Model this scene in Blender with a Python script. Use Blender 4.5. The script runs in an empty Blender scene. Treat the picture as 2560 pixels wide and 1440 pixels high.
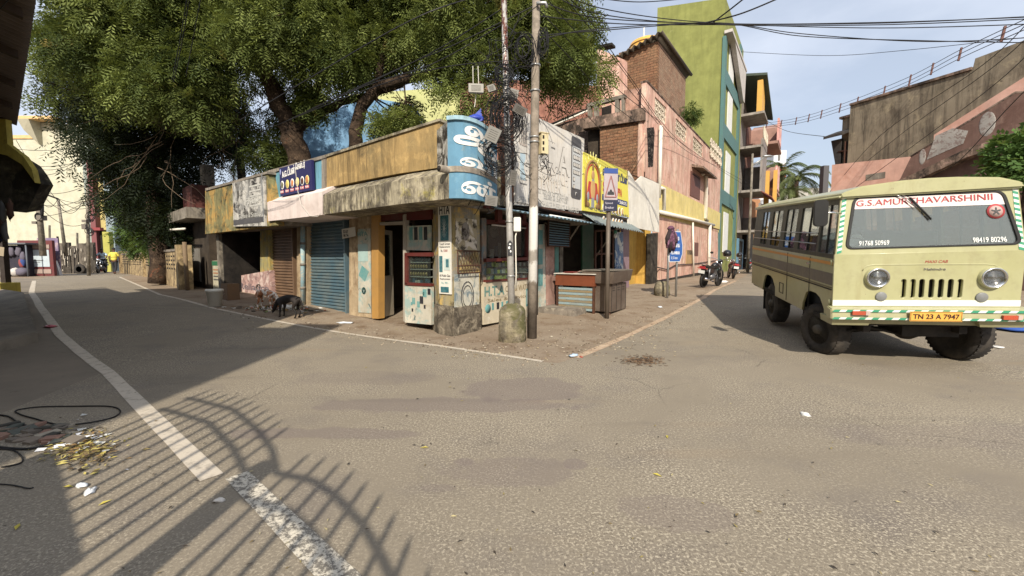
import bpy, bmesh, math, random
import numpy as np
from mathutils import Matrix, Vector
PI = math.pi
rnd = random.Random(7)
scene = bpy.context.scene
COL = scene.collection
# ------------------------------------------------------------ camera model and measuring helpers
FOC = 1040.0; CAMH = 1.4; PIT = math.atan(74 / 1040)
CP, SP = math.cos(PIT), math.sin(PIT)
def hh(x, y):
    t = min(1, max(0, (math.hypot(x, y) - 7) / 9))
    return .36 * t * t * (3 - 2 * t)
def ray(px, py):
    a = (px - 1280) / FOC; b = (720 - py) / FOC
    return (a, CP + b * SP, -SP + b * CP)
def G(px, py, dz=0):                     # a point of the ground
    d = ray(px, py); t = .4
    while t < 300:
        if CAMH + t * d[2] <= hh(t * d[0], t * d[1]) + dz: break
        t *= 1.002
    return Vector((t * d[0], t * d[1], hh(t * d[0], t * d[1])))
def at(px, py, Y):                       # a point at forward distance Y
    d = ray(px, py); t = Y / d[1]
    return Vector((t * d[0], Y, CAMH + t * d[2]))
class Frame:                             # vertical facade frame: x along, y inward, z up
    def __init__(s, ox, oy, deg):
        s.o = (ox, oy); s.a = math.radians(deg); s.c = math.cos(s.a); s.s = math.sin(s.a)
    def px(s, px, py, d=0.0):
        r = ray(px, py); nx, ny = -s.s, s.c
        ox, oy = s.o[0] + nx * d, s.o[1] + ny * d
        t = (ox * nx + oy * ny) / (r[0] * nx + r[1] * ny)
        X, Y = t * r[0], t * r[1]
        return ((X - ox) * s.c + (Y - oy) * s.s, CAMH + t * r[2])
    def u(s, px, d=0.0): return s.px(px, 646, d)[0]
    def w(s, u, y=0.0, z=0.0): return Vector((s.o[0] + u * s.c - y * s.s, s.o[1] + u * s.s + y * s.c, z))
# ------------------------------------------------------------ object helpers
def link(o, parent=None):
    COL.objects.link(o)
    if parent is not None: o.parent = parent
    return o
def thing(name, label, cat, loc=(0, 0, 0), rot=(0, 0, 0), group=None):
    o = bpy.data.objects.new(name, None); link(o)
    o.empty_display_size = .2
    o.location = loc
    o.rotation_euler = rot if isinstance(rot, tuple) else (0, 0, rot)
    o['label'] = label; o['category'] = cat
    if group: o['group'] = group
    return o
def fthing(name, label, cat, fr, group=None):
    return thing(name, label, cat, (fr.o[0], fr.o[1], 0), fr.a, group)
def tag(o, label, cat, group=None):
    o['label'] = label; o['category'] = cat
    if group: o['group'] = group
    return o
def kind(o, k): o['kind'] = k; return o
def dup(root, loc=None, rot=None, label=None, group=None):
    r = root.copy(); COL.objects.link(r)
    if loc is not None: r.location = loc
    if rot is not None: r.rotation_euler = rot if isinstance(rot, tuple) else (0, 0, rot)
    if label: r['label'] = label
    if group: r['group'] = group
    for ch in list(root.children):
        c = ch.copy(); COL.objects.link(c); c.parent = r
        for g in list(ch.children):
            d = g.copy(); COL.objects.link(d); d.parent = c
    return r
class MB:
    def __init__(s, M=None):
        s.v = []; s.f = []; s.mi = []; s.sm = []; s.M = M
    def add(s, vs, fs, m=0, sm=False):
        b = len(s.v)
        if s.M is not None: vs = [tuple(s.M @ Vector(p)) for p in vs]
        s.v += [tuple(p) for p in vs]
        for f in fs:
            s.f.append([b + i for i in f]); s.mi.append(m); s.sm.append(sm)
        return s
    def box(s, x0, x1, y0, y1, z0, z1, m=0):
        return s.hexa([(x0,y0,z0),(x1,y0,z0),(x1,y1,z0),(x0,y1,z0),(x0,y0,z1),(x1,y0,z1),(x1,y1,z1),(x0,y1,z1)], m)
    def hexa(s, p, m=0):
        return s.add(p, [(0,3,2,1),(4,5,6,7),(0,1,5,4),(1,2,6,5),(2,3,7,6),(3,0,4,7)], m)
    def cbox(s, c, d, m=0, R=None):      # centre, size, optional rotation matrix
        a, b, e = d[0]/2, d[1]/2, d[2]/2; c = Vector(c)
        P = [(-a,-b,-e),(a,-b,-e),(a,b,-e),(-a,b,-e),(-a,-b,e),(a,-b,e),(a,b,e),(-a,b,e)]
        P = [tuple(c + ((R @ Vector(q)) if R is not None else Vector(q))) for q in P]
        return s.hexa(P, m)
    def prism(s, pts, y0, y1, m=0, sm=False):   # polygon in x,z extruded along y (front face at y0)
        n = len(pts)
        vs = [(p[0], y0, p[1]) for p in pts] + [(p[0], y1, p[1]) for p in pts]
        fs = [tuple(range(n)), tuple(range(2*n-1, n-1, -1))] + [(i, n+i, n+(i+1) % n, (i+1) % n) for i in range(n)]
        return s.add(vs, fs, m, sm)
    def zprism(s, pts, z0, z1, m=0):     # polygon in x,y extruded along z
        n = len(pts)
        vs = [(p[0], p[1], z0) for p in pts] + [(p[0], p[1], z1) for p in pts]
        fs = [tuple(range(n-1, -1, -1)), tuple(range(n, 2*n))] + [(i, (i+1) % n, n+(i+1) % n, n+i) for i in range(n)]
        return s.add(vs, fs, m)
    def xprism(s, pts, x0, x1, m=0, sm=False):     # polygon in y,z extruded along x
        n = len(pts)
        vs = [(x0, p[0], p[1]) for p in pts] + [(x1, p[0], p[1]) for p in pts]
        fs = [tuple(range(n-1, -1, -1)), tuple(range(n, 2*n))] + [(i, (i+1) % n, n+(i+1) % n, n+i) for i in range(n)]
        return s.add(vs, fs, m, sm)
    def tube(s, pts, r, n=6, m=0, caps=True, closed=False):
        P = [Vector(p) for p in pts]; K = len(P)
        R = r if isinstance(r, (list, tuple)) else [r] * K
        vs = []; up = None
        for i, p in enumerate(P):
            if closed: t = P[(i+1) % K] - P[i-1]
            else: t = P[min(i+1, K-1)] - P[max(i-1, 0)]
            if t.length < 1e-9: t = Vector((0, 0, 1))
            t.normalize()
            if up is None:
                up = Vector((0, 0, 1)) if abs(t.z) < .9 else Vector((1, 0, 0))
            a = t.cross(up)
            if a.length < 1e-6: a = t.cross(Vector((1, .3, 0)))
            a.normalize(); b = t.cross(a); up = -b if False else up
            if abs(t.dot(up)) > .97: up = b
            for k in range(n):
                th = 2 * PI * k / n
                vs.append(tuple(p + (a * math.cos(th) + b * math.sin(th)) * R[i]))
        fs = []
        for i in range(K if closed else K - 1):
            j = (i + 1) % K
            for k in range(n):
                l = (k + 1) % n
                fs.append((i*n+k, i*n+l, j*n+l, j*n+k))
        if caps and not closed:
            fs.append(tuple(range(n-1, -1, -1))); fs.append(tuple(range((K-1)*n, K*n)))
        s.add(vs, fs, m, n > 5)
        return s
    def cyl(s, p0, p1, r, r1=None, n=12, m=0):
        return s.tube([p0, p1], [r, r if r1 is None else r1], n, m)
    def lathe(s, prof, c=(0, 0, 0), ax='z', n=20, m=0, sm=True):   # prof: (radius, height)
        vs = []
        for (r, h) in prof:
            for k in range(n):
                th = 2*PI*k/n; a, b = r*math.cos(th), r*math.sin(th)
                q = (a, b, h) if ax == 'z' else ((h, a, b) if ax == 'x' else (a, h, b))
                vs.append((c[0]+q[0], c[1]+q[1], c[2]+q[2]))
        fs = []
        for i in range(len(prof)-1):
            for k in range(n):
                l = (k+1) % n
                fs.append((i*n+k, i*n+l, (i+1)*n+l, (i+1)*n+k))
        if prof[0][0] > 1e-4: fs.append(tuple(range(n-1, -1, -1)))
        if prof[-1][0] > 1e-4: fs.append(tuple(range((len(prof)-1)*n, len(prof)*n)))
        return s.add(vs, fs, m, sm)
    def ell(s, c, r, m=0, n=12, k=8, R=None, jit=0, seed=1):
        rr = random.Random(seed); vs = []
        for i in range(k+1):
            ph = PI * i / k
            for j in range(n):
                th = 2*PI*j/n; g = 1 + jit * (rr.random()-.5)
                q = Vector((r[0]*math.sin(ph)*math.cos(th)*g, r[1]*math.sin(ph)*math.sin(th)*g, r[2]*math.cos(ph)*g))
                if R is not None: q = R @ q
                vs.append((c[0]+q.x, c[1]+q.y, c[2]+q.z))
        fs = [(i*n+j, (i+1)*n+j, (i+1)*n+(j+1) % n, i*n+(j+1) % n) for i in range(k) for j in range(n)]
        return s.add(vs, fs, m, True)
    def text(s, body, x, z, w, h, y=0.0, m=0, ext=.002, wt=0.0, shear=0.0, rot=0.0, B=None):
        # lettering squeezed into the box x..x+w, z..z+h on the plane y, facing -y
        cu = bpy.data.curves.new('t', 'FONT'); cu.body = body; cu.extrude = ext; cu.offset = wt; cu.shear = shear
        cu.resolution_u = 3
        ob = bpy.data.objects.new('t', cu); COL.objects.link(ob)
        dg = bpy.context.evaluated_depsgraph_get()
        me = bpy.data.meshes.new_from_object(ob.evaluated_get(dg))
        if len(me.vertices):
            X = [v.co.x for v in me.vertices]; Z = [v.co.y for v in me.vertices]
            x0, x1, z0, z1 = min(X), max(X), min(Z), max(Z)
            kx = w / max(1e-6, x1-x0); kz = h / max(1e-6, z1-z0)
            cr, sr = math.cos(rot), math.sin(rot); vs = []
            for v in me.vertices:
                a, b = (v.co.x-x0)*kx, (v.co.y-z0)*kz
                vs.append((x + a*cr - b*sr, y - v.co.z, z + a*sr + b*cr))
            s.add(vs, [tuple(reversed(p.vertices)) if False else tuple(p.vertices) for p in me.polygons], m)
        bpy.data.objects.remove(ob); bpy.data.curves.remove(cu); bpy.data.meshes.remove(me)
        return s
    def build(s, name, mats, parent=None, world=False):
        me = bpy.data.meshes.new(name)
        vs = s.v
        if world and parent is not None:
            inv = parent_matrix(parent).inverted(); vs = [tuple(inv @ Vector(p)) for p in vs]
        me.from_pydata(vs, [], s.f)
        for m in (mats if isinstance(mats, (list, tuple)) else [mats]): me.materials.append(m)
        me.polygons.foreach_set('material_index', s.mi); me.polygons.foreach_set('use_smooth', s.sm)
        me.update()
        o = bpy.data.objects.new(name, me); link(o, parent)
        return o
def parent_matrix(o):
    m = Matrix.LocRotScale(o.location, o.rotation_euler, None)
    return parent_matrix(o.parent) @ m if o.parent else m
def bevel(o, w=.01, seg=2, ang=40):
    bm = bmesh.new(); bm.from_mesh(o.data)
    bmesh.ops.remove_doubles(bm, verts=bm.verts, dist=1e-5)
    es = [e for e in bm.edges if len(e.link_faces) == 2 and e.calc_face_angle(0) > math.radians(ang)]
    bmesh.ops.bevel(bm, geom=es, offset=w, segments=seg, affect='EDGES', clamp_overlap=True)
    bm.to_mesh(o.data); bm.free(); return o
def skin(name, nodes, edges, mat, parent=None, root=0, sub=2, world=False):
    # nodes: list of (x,y,z,radius) or (x,y,z,rx,ry): one continuous skinned surface
    me = bpy.data.meshes.new('s'); me.from_pydata([n[:3] for n in nodes], edges, [])
    ob = bpy.data.objects.new('s', me); COL.objects.link(ob)
    md = ob.modifiers.new('k', 'SKIN')
    for i, n in enumerate(nodes):
        me.skin_vertices[0].data[i].radius = (n[3], n[4] if len(n) > 4 else n[3])
        me.skin_vertices[0].data[i].use_root = (i == root)
    md.use_smooth_shade = True
    sd = ob.modifiers.new('d', 'SUBSURF'); sd.levels = sub; sd.render_levels = sub
    dg = bpy.context.evaluated_depsgraph_get()
    out = bpy.data.meshes.new_from_object(ob.evaluated_get(dg)); out.name = name
    bpy.data.objects.remove(ob); bpy.data.meshes.remove(me)
    out.materials.clear(); out.materials.append(mat)
    for p in out.polygons: p.use_smooth = True; p.material_index = 0
    o = bpy.data.objects.new(name, out); link(o, parent); return o
def sagpts(a, b, sag, n=14):
    a, b = Vector(a), Vector(b)
    return [a.lerp(b, i/n) - Vector((0, 0, sag * 4 * (i/n) * (1-i/n))) for i in range(n+1)]
# ------------------------------------------------------------ materials
def lin(c):
    if isinstance(c, str):
        c = [int(c[i:i+2], 16)/255 for i in (0, 2, 4)]
        c = [x/12.92 if x <= .04045 else ((x+.055)/1.055)**2.4 for x in c]
        l_ = .3*c[0]+.55*c[1]+.15*c[2]; c = [l_+(x-l_)*.84 for x in c]
    return (c[0], c[1], c[2], 1)
class NT:
    def __init__(s, name):
        s.mat = bpy.data.materials.new(name); s.mat.use_nodes = True
        s.t = s.mat.node_tree; s.t.nodes.clear()
        s.out = s.n('ShaderNodeOutputMaterial')
    def n(s, ty, ins=None, **kw):
        nd = s.t.nodes.new(ty)
        for k, v in kw.items(): setattr(nd, k, v)
        if ins:
            for k, v in ins.items():
                sock = nd.inputs[k]
                if hasattr(v, 'links') or isinstance(v, bpy.types.NodeSocket): s.t.links.new(v, sock)
                else: sock.default_value = v
        return nd
    def coord(s, sc=(1, 1, 1), kind='Object', rot=(0, 0, 0), loc=(0, 0, 0)):
        tc = s.n('ShaderNodeTexCoord')
        return s.n('ShaderNodeMapping', {'Vector': tc.outputs[kind], 'Scale': sc, 'Rotation': rot, 'Location': loc}).outputs[0]
    def noise(s, vec, scale, detail=4, rough=.6, dist=0):
        return s.n('ShaderNodeTexNoise', {'Vector': vec, 'Scale': scale, 'Detail': detail, 'Roughness': rough, 'Distortion': dist}).outputs[0]
    def ramp(s, fac, a, b, ca=(0, 0, 0, 1), cb=(1, 1, 1, 1)):
        r = s.n('ShaderNodeValToRGB', {'Fac': fac}); e = r.color_ramp.elements
        e[0].position = a; e[1].position = b; e[0].color = ca; e[1].color = cb
        return r.outputs[0]
    def mix(s, fac, a, b, mode='MIX'):
        m = s.n('ShaderNodeMix', data_type='RGBA', blend_type=mode)
        for k, v in ((0, fac), (6, a), (7, b)):
            if isinstance(v, bpy.types.NodeSocket): s.t.links.new(v, m.inputs[k])
            elif k == 0: m.inputs[0].default_value = v
            else: m.inputs[k].default_value = v
        return m.outputs[2]
    def math(s, op, a, b=0.0, clamp=False):
        m = s.n('ShaderNodeMath', operation=op, use_clamp=clamp)
        for i, v in enumerate((a, b)):
            if isinstance(v, bpy.types.NodeSocket): s.t.links.new(v, m.inputs[i])
            else: m.inputs[i].default_value = v
        return m.outputs[0]
    def bsdf(s, col, rough=.8, bump=None, bs=.3, bd=.01, metal=0, spec=.3, **kw):
        ins = {'Base Color': col, 'Roughness': rough, 'Metallic': metal, 'Specular IOR Level': spec}
        ins.update(kw)
        b = s.n('ShaderNodeBsdfPrincipled', ins)
        if bump is not None:
            bn = s.n('ShaderNodeBump', {'Height': bump, 'Strength': bs, 'Distance': bd})
            s.t.links.new(bn.outputs[0], b.inputs['Normal'])
        s.t.links.new(b.outputs[0], s.out.inputs[0]); return b
_mc = {}
def wall(name, base, stains=(), streak=None, rough=.9, bs=.35, sc=1.0, var=.12, bump=18, bd=.01):
    # painted plaster: tone variation, patches of (colour, scale, lo, hi), vertical streaks (colour, amount, scale)
    if name in _mc: return _mc[name]
    t = NT(name); v = t.coord(); base = lin(base)
    n0 = t.noise(v, 1.3*sc, 5, .65)
    dk = tuple(x*(1-var*2) for x in base[:3]) + (1,); lt = tuple(min(1, x*(1+var)) for x in base[:3]) + (1,)
    c = t.mix(t.ramp(n0, .3, .7), dk, lt)
    for i, (sc_col, s_, lo, hi) in enumerate(stains):
        vv = t.coord(loc=(i*7.3+3, i*3.1, i*5.7))
        c = t.mix(t.ramp(t.noise(vv, s_, 6, .68, .6), lo, hi), c, lin(sc_col))
    if streak:
        for i, (sc_col, amt, s_) in enumerate(streak):
            vv = t.coord(sc=(s_, s_, s_*.11), loc=(i*4.4, 2, i))
            vb = t.coord(sc=(.8, .8, .5), loc=(i*2.4, 2, i))
            m = t.math('MULTIPLY', t.ramp(t.noise(vv, 1, 6, .75, .9), .44, .66), t.ramp(t.noise(vb, 1, 3, .5), .24, .52))
            c = t.mix(t.math('MULTIPLY', m, amt), c, lin(sc_col))
    fine = t.noise(v, bump, 8, .7)
    t.bsdf(c, rough, fine, bs, bd, spec=.2)
    _mc[name] = t.mat; return t.mat
def plain(name, col, rough=.5, metal=0, spec=.4, dirt=.25, dcol='5a5044', dsc=3.0, coat=0, bs=0, emit=None, bumpsc=30):
    if name in _mc: return _mc[name]
    t = NT(name); v = t.coord(); col = lin(col)
    c = col
    if dirt > 0:
        c = t.mix(t.math('MULTIPLY', t.ramp(t.noise(v, dsc, 6, .7), .42, .75), dirt), col, lin(dcol))
        fr = t.noise(v, dsc*6, 5, .7)
        rg = t.math('ADD', t.math('MULTIPLY', fr, .35), rough - .15, True)
    else: rg = rough
    kw = {}
    if coat: kw['Coat Weight'] = coat
    t.bsdf(c, rg, t.noise(v, bumpsc, 6, .7) if bs else None, bs, .01, metal, spec, **kw)
    _mc[name] = t.mat; return t.mat
def brick(name, c1, c2, mortar, sc=1.0, stain=None, h=.085, w=.24, swap=False):
    if name in _mc: return _mc[name]
    t = NT(name)
    tc = t.n('ShaderNodeTexCoord'); sp = t.n('ShaderNodeSeparateXYZ', {'Vector': tc.outputs['Object']})
    cb = t.n('ShaderNodeCombineXYZ', {'X': sp.outputs[1] if swap else sp.outputs[0], 'Y': sp.outputs[2]})
    wob = t.n('ShaderNodeTexNoise', {'Vector': tc.outputs['Object'], 'Scale': 3.0, 'Detail': 3.0})
    vv = t.mix(.06, cb.outputs[0], wob.outputs[1], 'ADD')
    b = t.n('ShaderNodeTexBrick', {'Vector': vv, 'Color1': lin(c1), 'Color2': lin(c2), 'Mortar': lin(mortar), 'Scale': 1.0,
            'Mortar Size': .012, 'Mortar Smooth': .4, 'Bias': 0.0, 'Brick Width': w, 'Row Height': h})
    v = t.coord(); c = t.mix(t.ramp(t.noise(v, 2, 6, .7), .35, .8), b.outputs[0], lin(stain or mortar))
    c = t.mix(t.ramp(t.noise(v, 14, 3, .6), .35, .75), c, t.mix(1, c, (.55, .5, .45, 1), 'MULTIPLY'))
    hgt = t.math('ADD', t.math('MULTIPLY', b.outputs[1], -1.0), t.math('MULTIPLY', t.noise(v, 30, 5, .7), .7))
    t.bsdf(c, .92, hgt, .8, .02, spec=.15)
    _mc[name] = t.mat; return t.mat
def glass(name, tint=(.75, .8, .77), film=(.3, .32, .3), filmamt=.05, refl=.02, lwk=.25, rough=.03):
    if name in _mc: return _mc[name]
    t = NT(name)
    tr = t.n('ShaderNodeBsdfTransparent', {'Color': (*tint, 1)})
    df = t.n('ShaderNodeBsdfDiffuse', {'Color': (*film, 1)})
    gl = t.n('ShaderNodeBsdfGlossy', {'Color': (.9, .95, 1, 1), 'Roughness': rough})
    lw = t.n('ShaderNodeLayerWeight', {'Blend': .35})
    a = t.n('ShaderNodeMixShader', {0: filmamt, 1: tr.outputs[0], 2: df.outputs[0]})
    fac = t.math('ADD', t.math('MULTIPLY', lw.outputs[0], lwk), refl, True)
    b = t.n('ShaderNodeMixShader', {0: fac, 1: a.outputs[0], 2: gl.outputs[0]})
    t.t.links.new(b.outputs[0], t.out.inputs[0]); _mc[name] = t.mat; return t.mat
def leafmat(name, c1, c2, c3, trans=.35, warm=None):
    t = NT(name)
    at_ = t.n('ShaderNodeAttribute', attribute_name='tone'); v = t.coord()
    c = t.mix(at_.outputs['Fac'], lin(c1), lin(c2))
    c = t.mix(t.ramp(t.noise(v, .9, 3, .6), .45, .7), c, lin(c3))
    if warm: c = t.mix(t.ramp(t.noise(t.coord(loc=(5, 5, 5)), 1.6, 3, .6), .63, .74), c, lin(warm))
    d = t.n('ShaderNodeBsdfPrincipled', {'Base Color': c, 'Roughness': .6, 'Specular IOR Level': .14})
    tl = t.n('ShaderNodeBsdfTranslucent', {'Color': t.mix(.35, c, (.30, .34, .05, 1))})
    m = t.n('ShaderNodeMixShader', {0: trans, 1: d.outputs[0], 2: tl.outputs[0]})
    t.t.links.new(m.outputs[0], t.out.inputs[0]); return t.mat
BLACK = plain('black rubber', '17171a', .75, dirt=.3, dcol='3c3833')
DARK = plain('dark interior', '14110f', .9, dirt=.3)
STEEL = plain('galvanised steel', 'a8a9a8', .45, metal=.75, dirt=.4, dcol='6b5f50', dsc=5)
CHROME = plain('chrome', 'd8d8d8', .15, metal=1, dirt=.1)
RUSTY = plain('rusty brown steel', '4a2f24', .75, metal=.3, dirt=.6, dcol='7a4a2a', dsc=8, bs=.2)
CABLE = plain('cable sheath black', '15151a', .6, dirt=.2)
WOODBR = plain('reddish stained wood', '6a2f1e', .5, dirt=.4, dcol='3a1c12', dsc=6, bs=.15)
PVC = plain('white pvc pipe', 'd9d3c4', .5, dirt=.35, dcol='8d8371', dsc=2)
CONC = wall('weathered concrete', '8a8174', [('4a443a', 2.2, .45, .7), ('a79c88', 5, .5, .75)], [('35312a', .7, 7)])
WHITEP = plain('white paint', 'e6e3de', .55, dirt=.2, dcol='a09a8c')
# ------------------------------------------------------------ world, sun, camera, ground
ELEV = math.radians(37); AZ = math.radians(1.0)     # the sun stands behind the camera
w = bpy.data.worlds.new('World'); scene.world = w; w.use_nodes = True
nt = w.node_tree; nt.nodes.clear()
wo = nt.nodes.new('ShaderNodeOutputWorld'); bg = nt.nodes.new('ShaderNodeBackground')
sky = nt.nodes.new('ShaderNodeTexSky'); sky.sky_type = 'NISHITA'; sky.sun_disc = False
sky.sun_elevation = ELEV; sky.sun_rotation = math.radians(180) + AZ
sky.air_density = 1.1; sky.dust_density = 3.0; sky.ozone_density = 1.5; sky.altitude = 10
tc = nt.nodes.new('ShaderNodeTexCoord'); mp = nt.nodes.new('ShaderNodeMapping')
mp.inputs['Scale'].default_value = (1, 1, 2.6); mp.inputs['Location'].default_value = (.3, .1, .45)
nz = nt.nodes.new('ShaderNodeTexNoise'); nz.inputs['Scale'].default_value = 1.9; nz.inputs['Detail'].default_value = 7; nz.inputs['Roughness'].default_value = .52
rp = nt.nodes.new('ShaderNodeValToRGB'); rp.color_ramp.elements[0].position = .38; rp.color_ramp.elements[1].position = .72
mx = nt.nodes.new('ShaderNodeMix'); mx.data_type = 'RGBA'
L = nt.links.new
L(tc.outputs['Generated'], mp.inputs[0]); L(mp.outputs[0], nz.inputs[0]); L(nz.outputs[0], rp.inputs[0])
ml = nt.nodes.new('ShaderNodeMath'); ml.operation = 'MULTIPLY_ADD'; ml.inputs[1].default_value = .6; ml.inputs[2].default_value = .48
L(rp.outputs[0], ml.inputs[0]); L(ml.outputs[0], mx.inputs[0])
L(sky.outputs[0], mx.inputs[6]); mx.inputs[7].default_value = (6.2, 6.7, 7.7, 1)
L(mx.outputs[2], bg.inputs[0]); bg.inputs[1].default_value = .115
L(bg.outputs[0], wo.inputs[0])
sd = bpy.data.lights.new('sun', 'SUN'); sd.energy = 5.0; sd.angle = math.radians(.55); sd.color = (1, .915, .77)
so = bpy.data.objects.new('sun', sd); COL.objects.link(so)
# light travels toward +y (slightly +x) and down
dv = Vector((math.sin(AZ)*math.cos(ELEV), math.cos(ELEV)*math.cos(AZ), -math.sin(ELEV)))
so.rotation_euler = dv.to_track_quat('-Z', 'Y').to_euler()
cd = bpy.data.cameras.new('camera'); cam = bpy.data.objects.new('camera', cd); COL.objects.link(cam)
cam.location = (0, 0, CAMH); cam.rotation_euler = (PI/2 - PIT, 0, 0)
cd.sensor_width = 36; cd.lens = 36*FOC/2560; cd.clip_end = 2000; cd.clip_start = .05
scene.camera = cam
scene.view_settings.view_transform = 'Standard'; scene.view_settings.look = 'None'
scene.view_settings.exposure = .3; scene.view_settings.gamma = 1
scene.cycles.max_bounces = 6; scene.cycles.transparent_max_bounces = 16
scene.cycles.use_denoising = True

def sheet(name, pts, dz, mat, step=.5, extent=26):
    bm = bmesh.new(); vs = [bm.verts.new((p[0], p[1], 0)) for p in pts]; bm.faces.new(vs)
    xs = [p[0] for p in pts]; ys = [p[1] for p in pts]
    k = -extent
    while k <= extent:
        if min(xs) < k < max(xs):
            bmesh.ops.bisect_plane(bm, geom=bm.verts[:]+bm.edges[:]+bm.faces[:], plane_co=(k, 0, 0), plane_no=(1, 0, 0), dist=1e-5)
        if min(ys) < k < max(ys):
            bmesh.ops.bisect_plane(bm, geom=bm.verts[:]+bm.edges[:]+bm.faces[:], plane_co=(0, k, 0), plane_no=(0, 1, 0), dist=1e-5)
        k += step
    bmesh.ops.triangulate(bm, faces=bm.faces[:])
    for v in bm.verts: v.co.z = hh(v.co.x, v.co.y) + dz
    for f in bm.faces:
        if f.normal.z < 0: f.normal_flip()
        f.smooth = True
    me = bpy.data.meshes.new(name); bm.to_mesh(me); bm.free(); me.materials.append(mat)
    o = bpy.data.objects.new(name, me); COL.objects.link(o); return o
def ribbon(name, pts, wd, dz, mat, parent=None, jit=0.0):     # a painted line that follows the ground
    P = [Vector((p[0], p[1])) for p in pts]; R = []
    for a, b in zip(P[:-1], P[1:]):
        n = max(1, int((b-a).length/.4))
        for i in range(n): R.append(a.lerp(b, i/n))
    R.append(P[-1]); mb = MB(); vs = []
    for i, p in enumerate(R):
        t = R[min(i+1, len(R)-1)] - R[max(i-1, 0)]; t.normalize(); nrm = Vector((-t.y, t.x))
        k = wd/2*(1 + jit*(rnd.random()-.5))
        for q in (p+nrm*k, p-nrm*k): vs.append((q.x, q.y, hh(q.x, q.y)+dz))
    mb.add(vs, [(2*i, 2*i+1, 2*i+3, 2*i+2) for i in range(len(R)-1)])
    o = mb.build(name, mat, parent)
    return o
def blob(t, x, y, rx, ry, soft=.5, nz=.6, nsc=2.2):            # irregular stain mask at a place
    v = t.coord(kind='Object', loc=(-x/rx, -y/ry, 0), sc=(1/rx, 1/ry, 0))
    ln = t.n('ShaderNodeVectorMath', {0: v}, operation='LENGTH').outputs['Value']
    d = t.math('ADD', ln, t.math('MULTIPLY', t.math('SUBTRACT', t.noise(t.coord(), nsc, 5, .65), .5), nz*2))
    return t.ramp(d, 1-soft, 1.0, (1, 1, 1, 1), (0, 0, 0, 1))
# asphalt: dusty, coarse aggregate, patches and spots
t = NT('dusty asphalt'); v = t.coord()
base = t.mix(t.ramp(t.noise(v, .45, 6, .6), .3, .7), lin((.198, .167, .126)), lin((.235, .20, .152)))
base = t.mix(t.ramp(t.noise(t.coord(loc=(9, 2, 0)), 1.5, 5, .6), .5, .75), base, lin((.17, .145, .12)))
agg = t.n('ShaderNodeTexVoronoi', {'Vector': v, 'Scale': 85.0}).outputs['Distance']
nearm = t.ramp(t.noise(t.coord(loc=(3, 1, 0)), .5, 5, .65, .8), .36, .58)
crk = t.n('ShaderNodeTexVoronoi', {'Vector': t.mix(.12, t.coord(), t.n('ShaderNodeTexNoise', {'Vector': t.coord(), 'Scale': 3.0, 'Detail': 6.0}).outputs[1], 'ADD'), 'Scale': .55}, feature='DISTANCE_TO_EDGE').outputs['Distance']
crm = t.math('MULTIPLY', t.ramp(crk, .002, .006, (1, 1, 1, 1), (0, 0, 0, 1)), t.ramp(t.noise(t.coord(loc=(6, 2, 0)), .5, 3), .52, .6))
base = t.mix(t.math('MULTIPLY', crm, .6), base, lin((.07, .06, .05)))
sp = t.math('MULTIPLY', t.ramp(t.noise(v, 52, 3, .8), .52, .6), nearm)
base = t.mix(t.math('MULTIPLY', sp, .6), base, lin((.075, .062, .05)))
base = t.mix(t.math('MULTIPLY', t.ramp(t.noise(t.coord(loc=(1, 7, 0)), 62, 2, .7), .53, .61), t.math('MULTIPLY', nearm, .8)), base, lin((.44, .385, .295)))
for (sx, sy, rx, ry, a) in [(-.6, 3.9, 1.3, .22, .6), (.1, 4.4, .7, .45, .6), (-1.5, 3.25, .8, .12, .6), (0, 2.65, .45, .22, .6),
                            (.43, 2.75, .09, .085, .8), (-.33, 2.78, .08, .06, .7), (.9, 2.2, .3, .2, .5), (-.45, 2.45, .12, .05, .5), (-1.8, 4.8, .9, .3, .25), (3.6, 3.2, 1.2, .25, .25)]:
    base = t.mix(t.math('MULTIPLY', blob(t, sx, sy, rx, ry, .16, .75 if rx > .2 else .15, 2.6 if rx > .2 else 8), a*(.8 if sy > 3 else .6)), base, lin((.15, .12, .112)))
spots = t.n('ShaderNodeTexVoronoi', {'Vector': t.coord(sc=(1, 2.2, 1)), 'Scale': 4.2}).outputs['Distance']
spm = t.math('MULTIPLY', t.ramp(spots, .035, .06, (1, 1, 1, 1), (0, 0, 0, 1)), t.ramp(t.noise(t.coord(loc=(4, 4, 0)), .9, 2), .45, .6))
base = t.mix(t.math('MULTIPLY', spm, .8), base, lin((.05, .04, .035)))
wv = t.coord(sc=(.16, 2.4, 1), rot=(0, 0, math.radians(12)))
tyre = t.ramp(t.noise(wv, 1.2, 3, .5), .58, .7)
base = t.mix(t.math('MULTIPLY', tyre, .16), base, lin((.08, .07, .065)))
base = t.mix(t.math('MULTIPLY', t.math('MULTIPLY', tyre, t.ramp(t.noise(t.coord(), .35, 2), .5, .6)), .25), base, lin((.36, .27, .17)))
hgt = t.math('ADD', t.math('MULTIPLY', agg, .3), t.math('MULTIPLY', t.noise(v, 60, 5, .8), .9))
t.bsdf(base, .88, hgt, .5, .005, spec=.25); ASPH = t.mat
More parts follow.
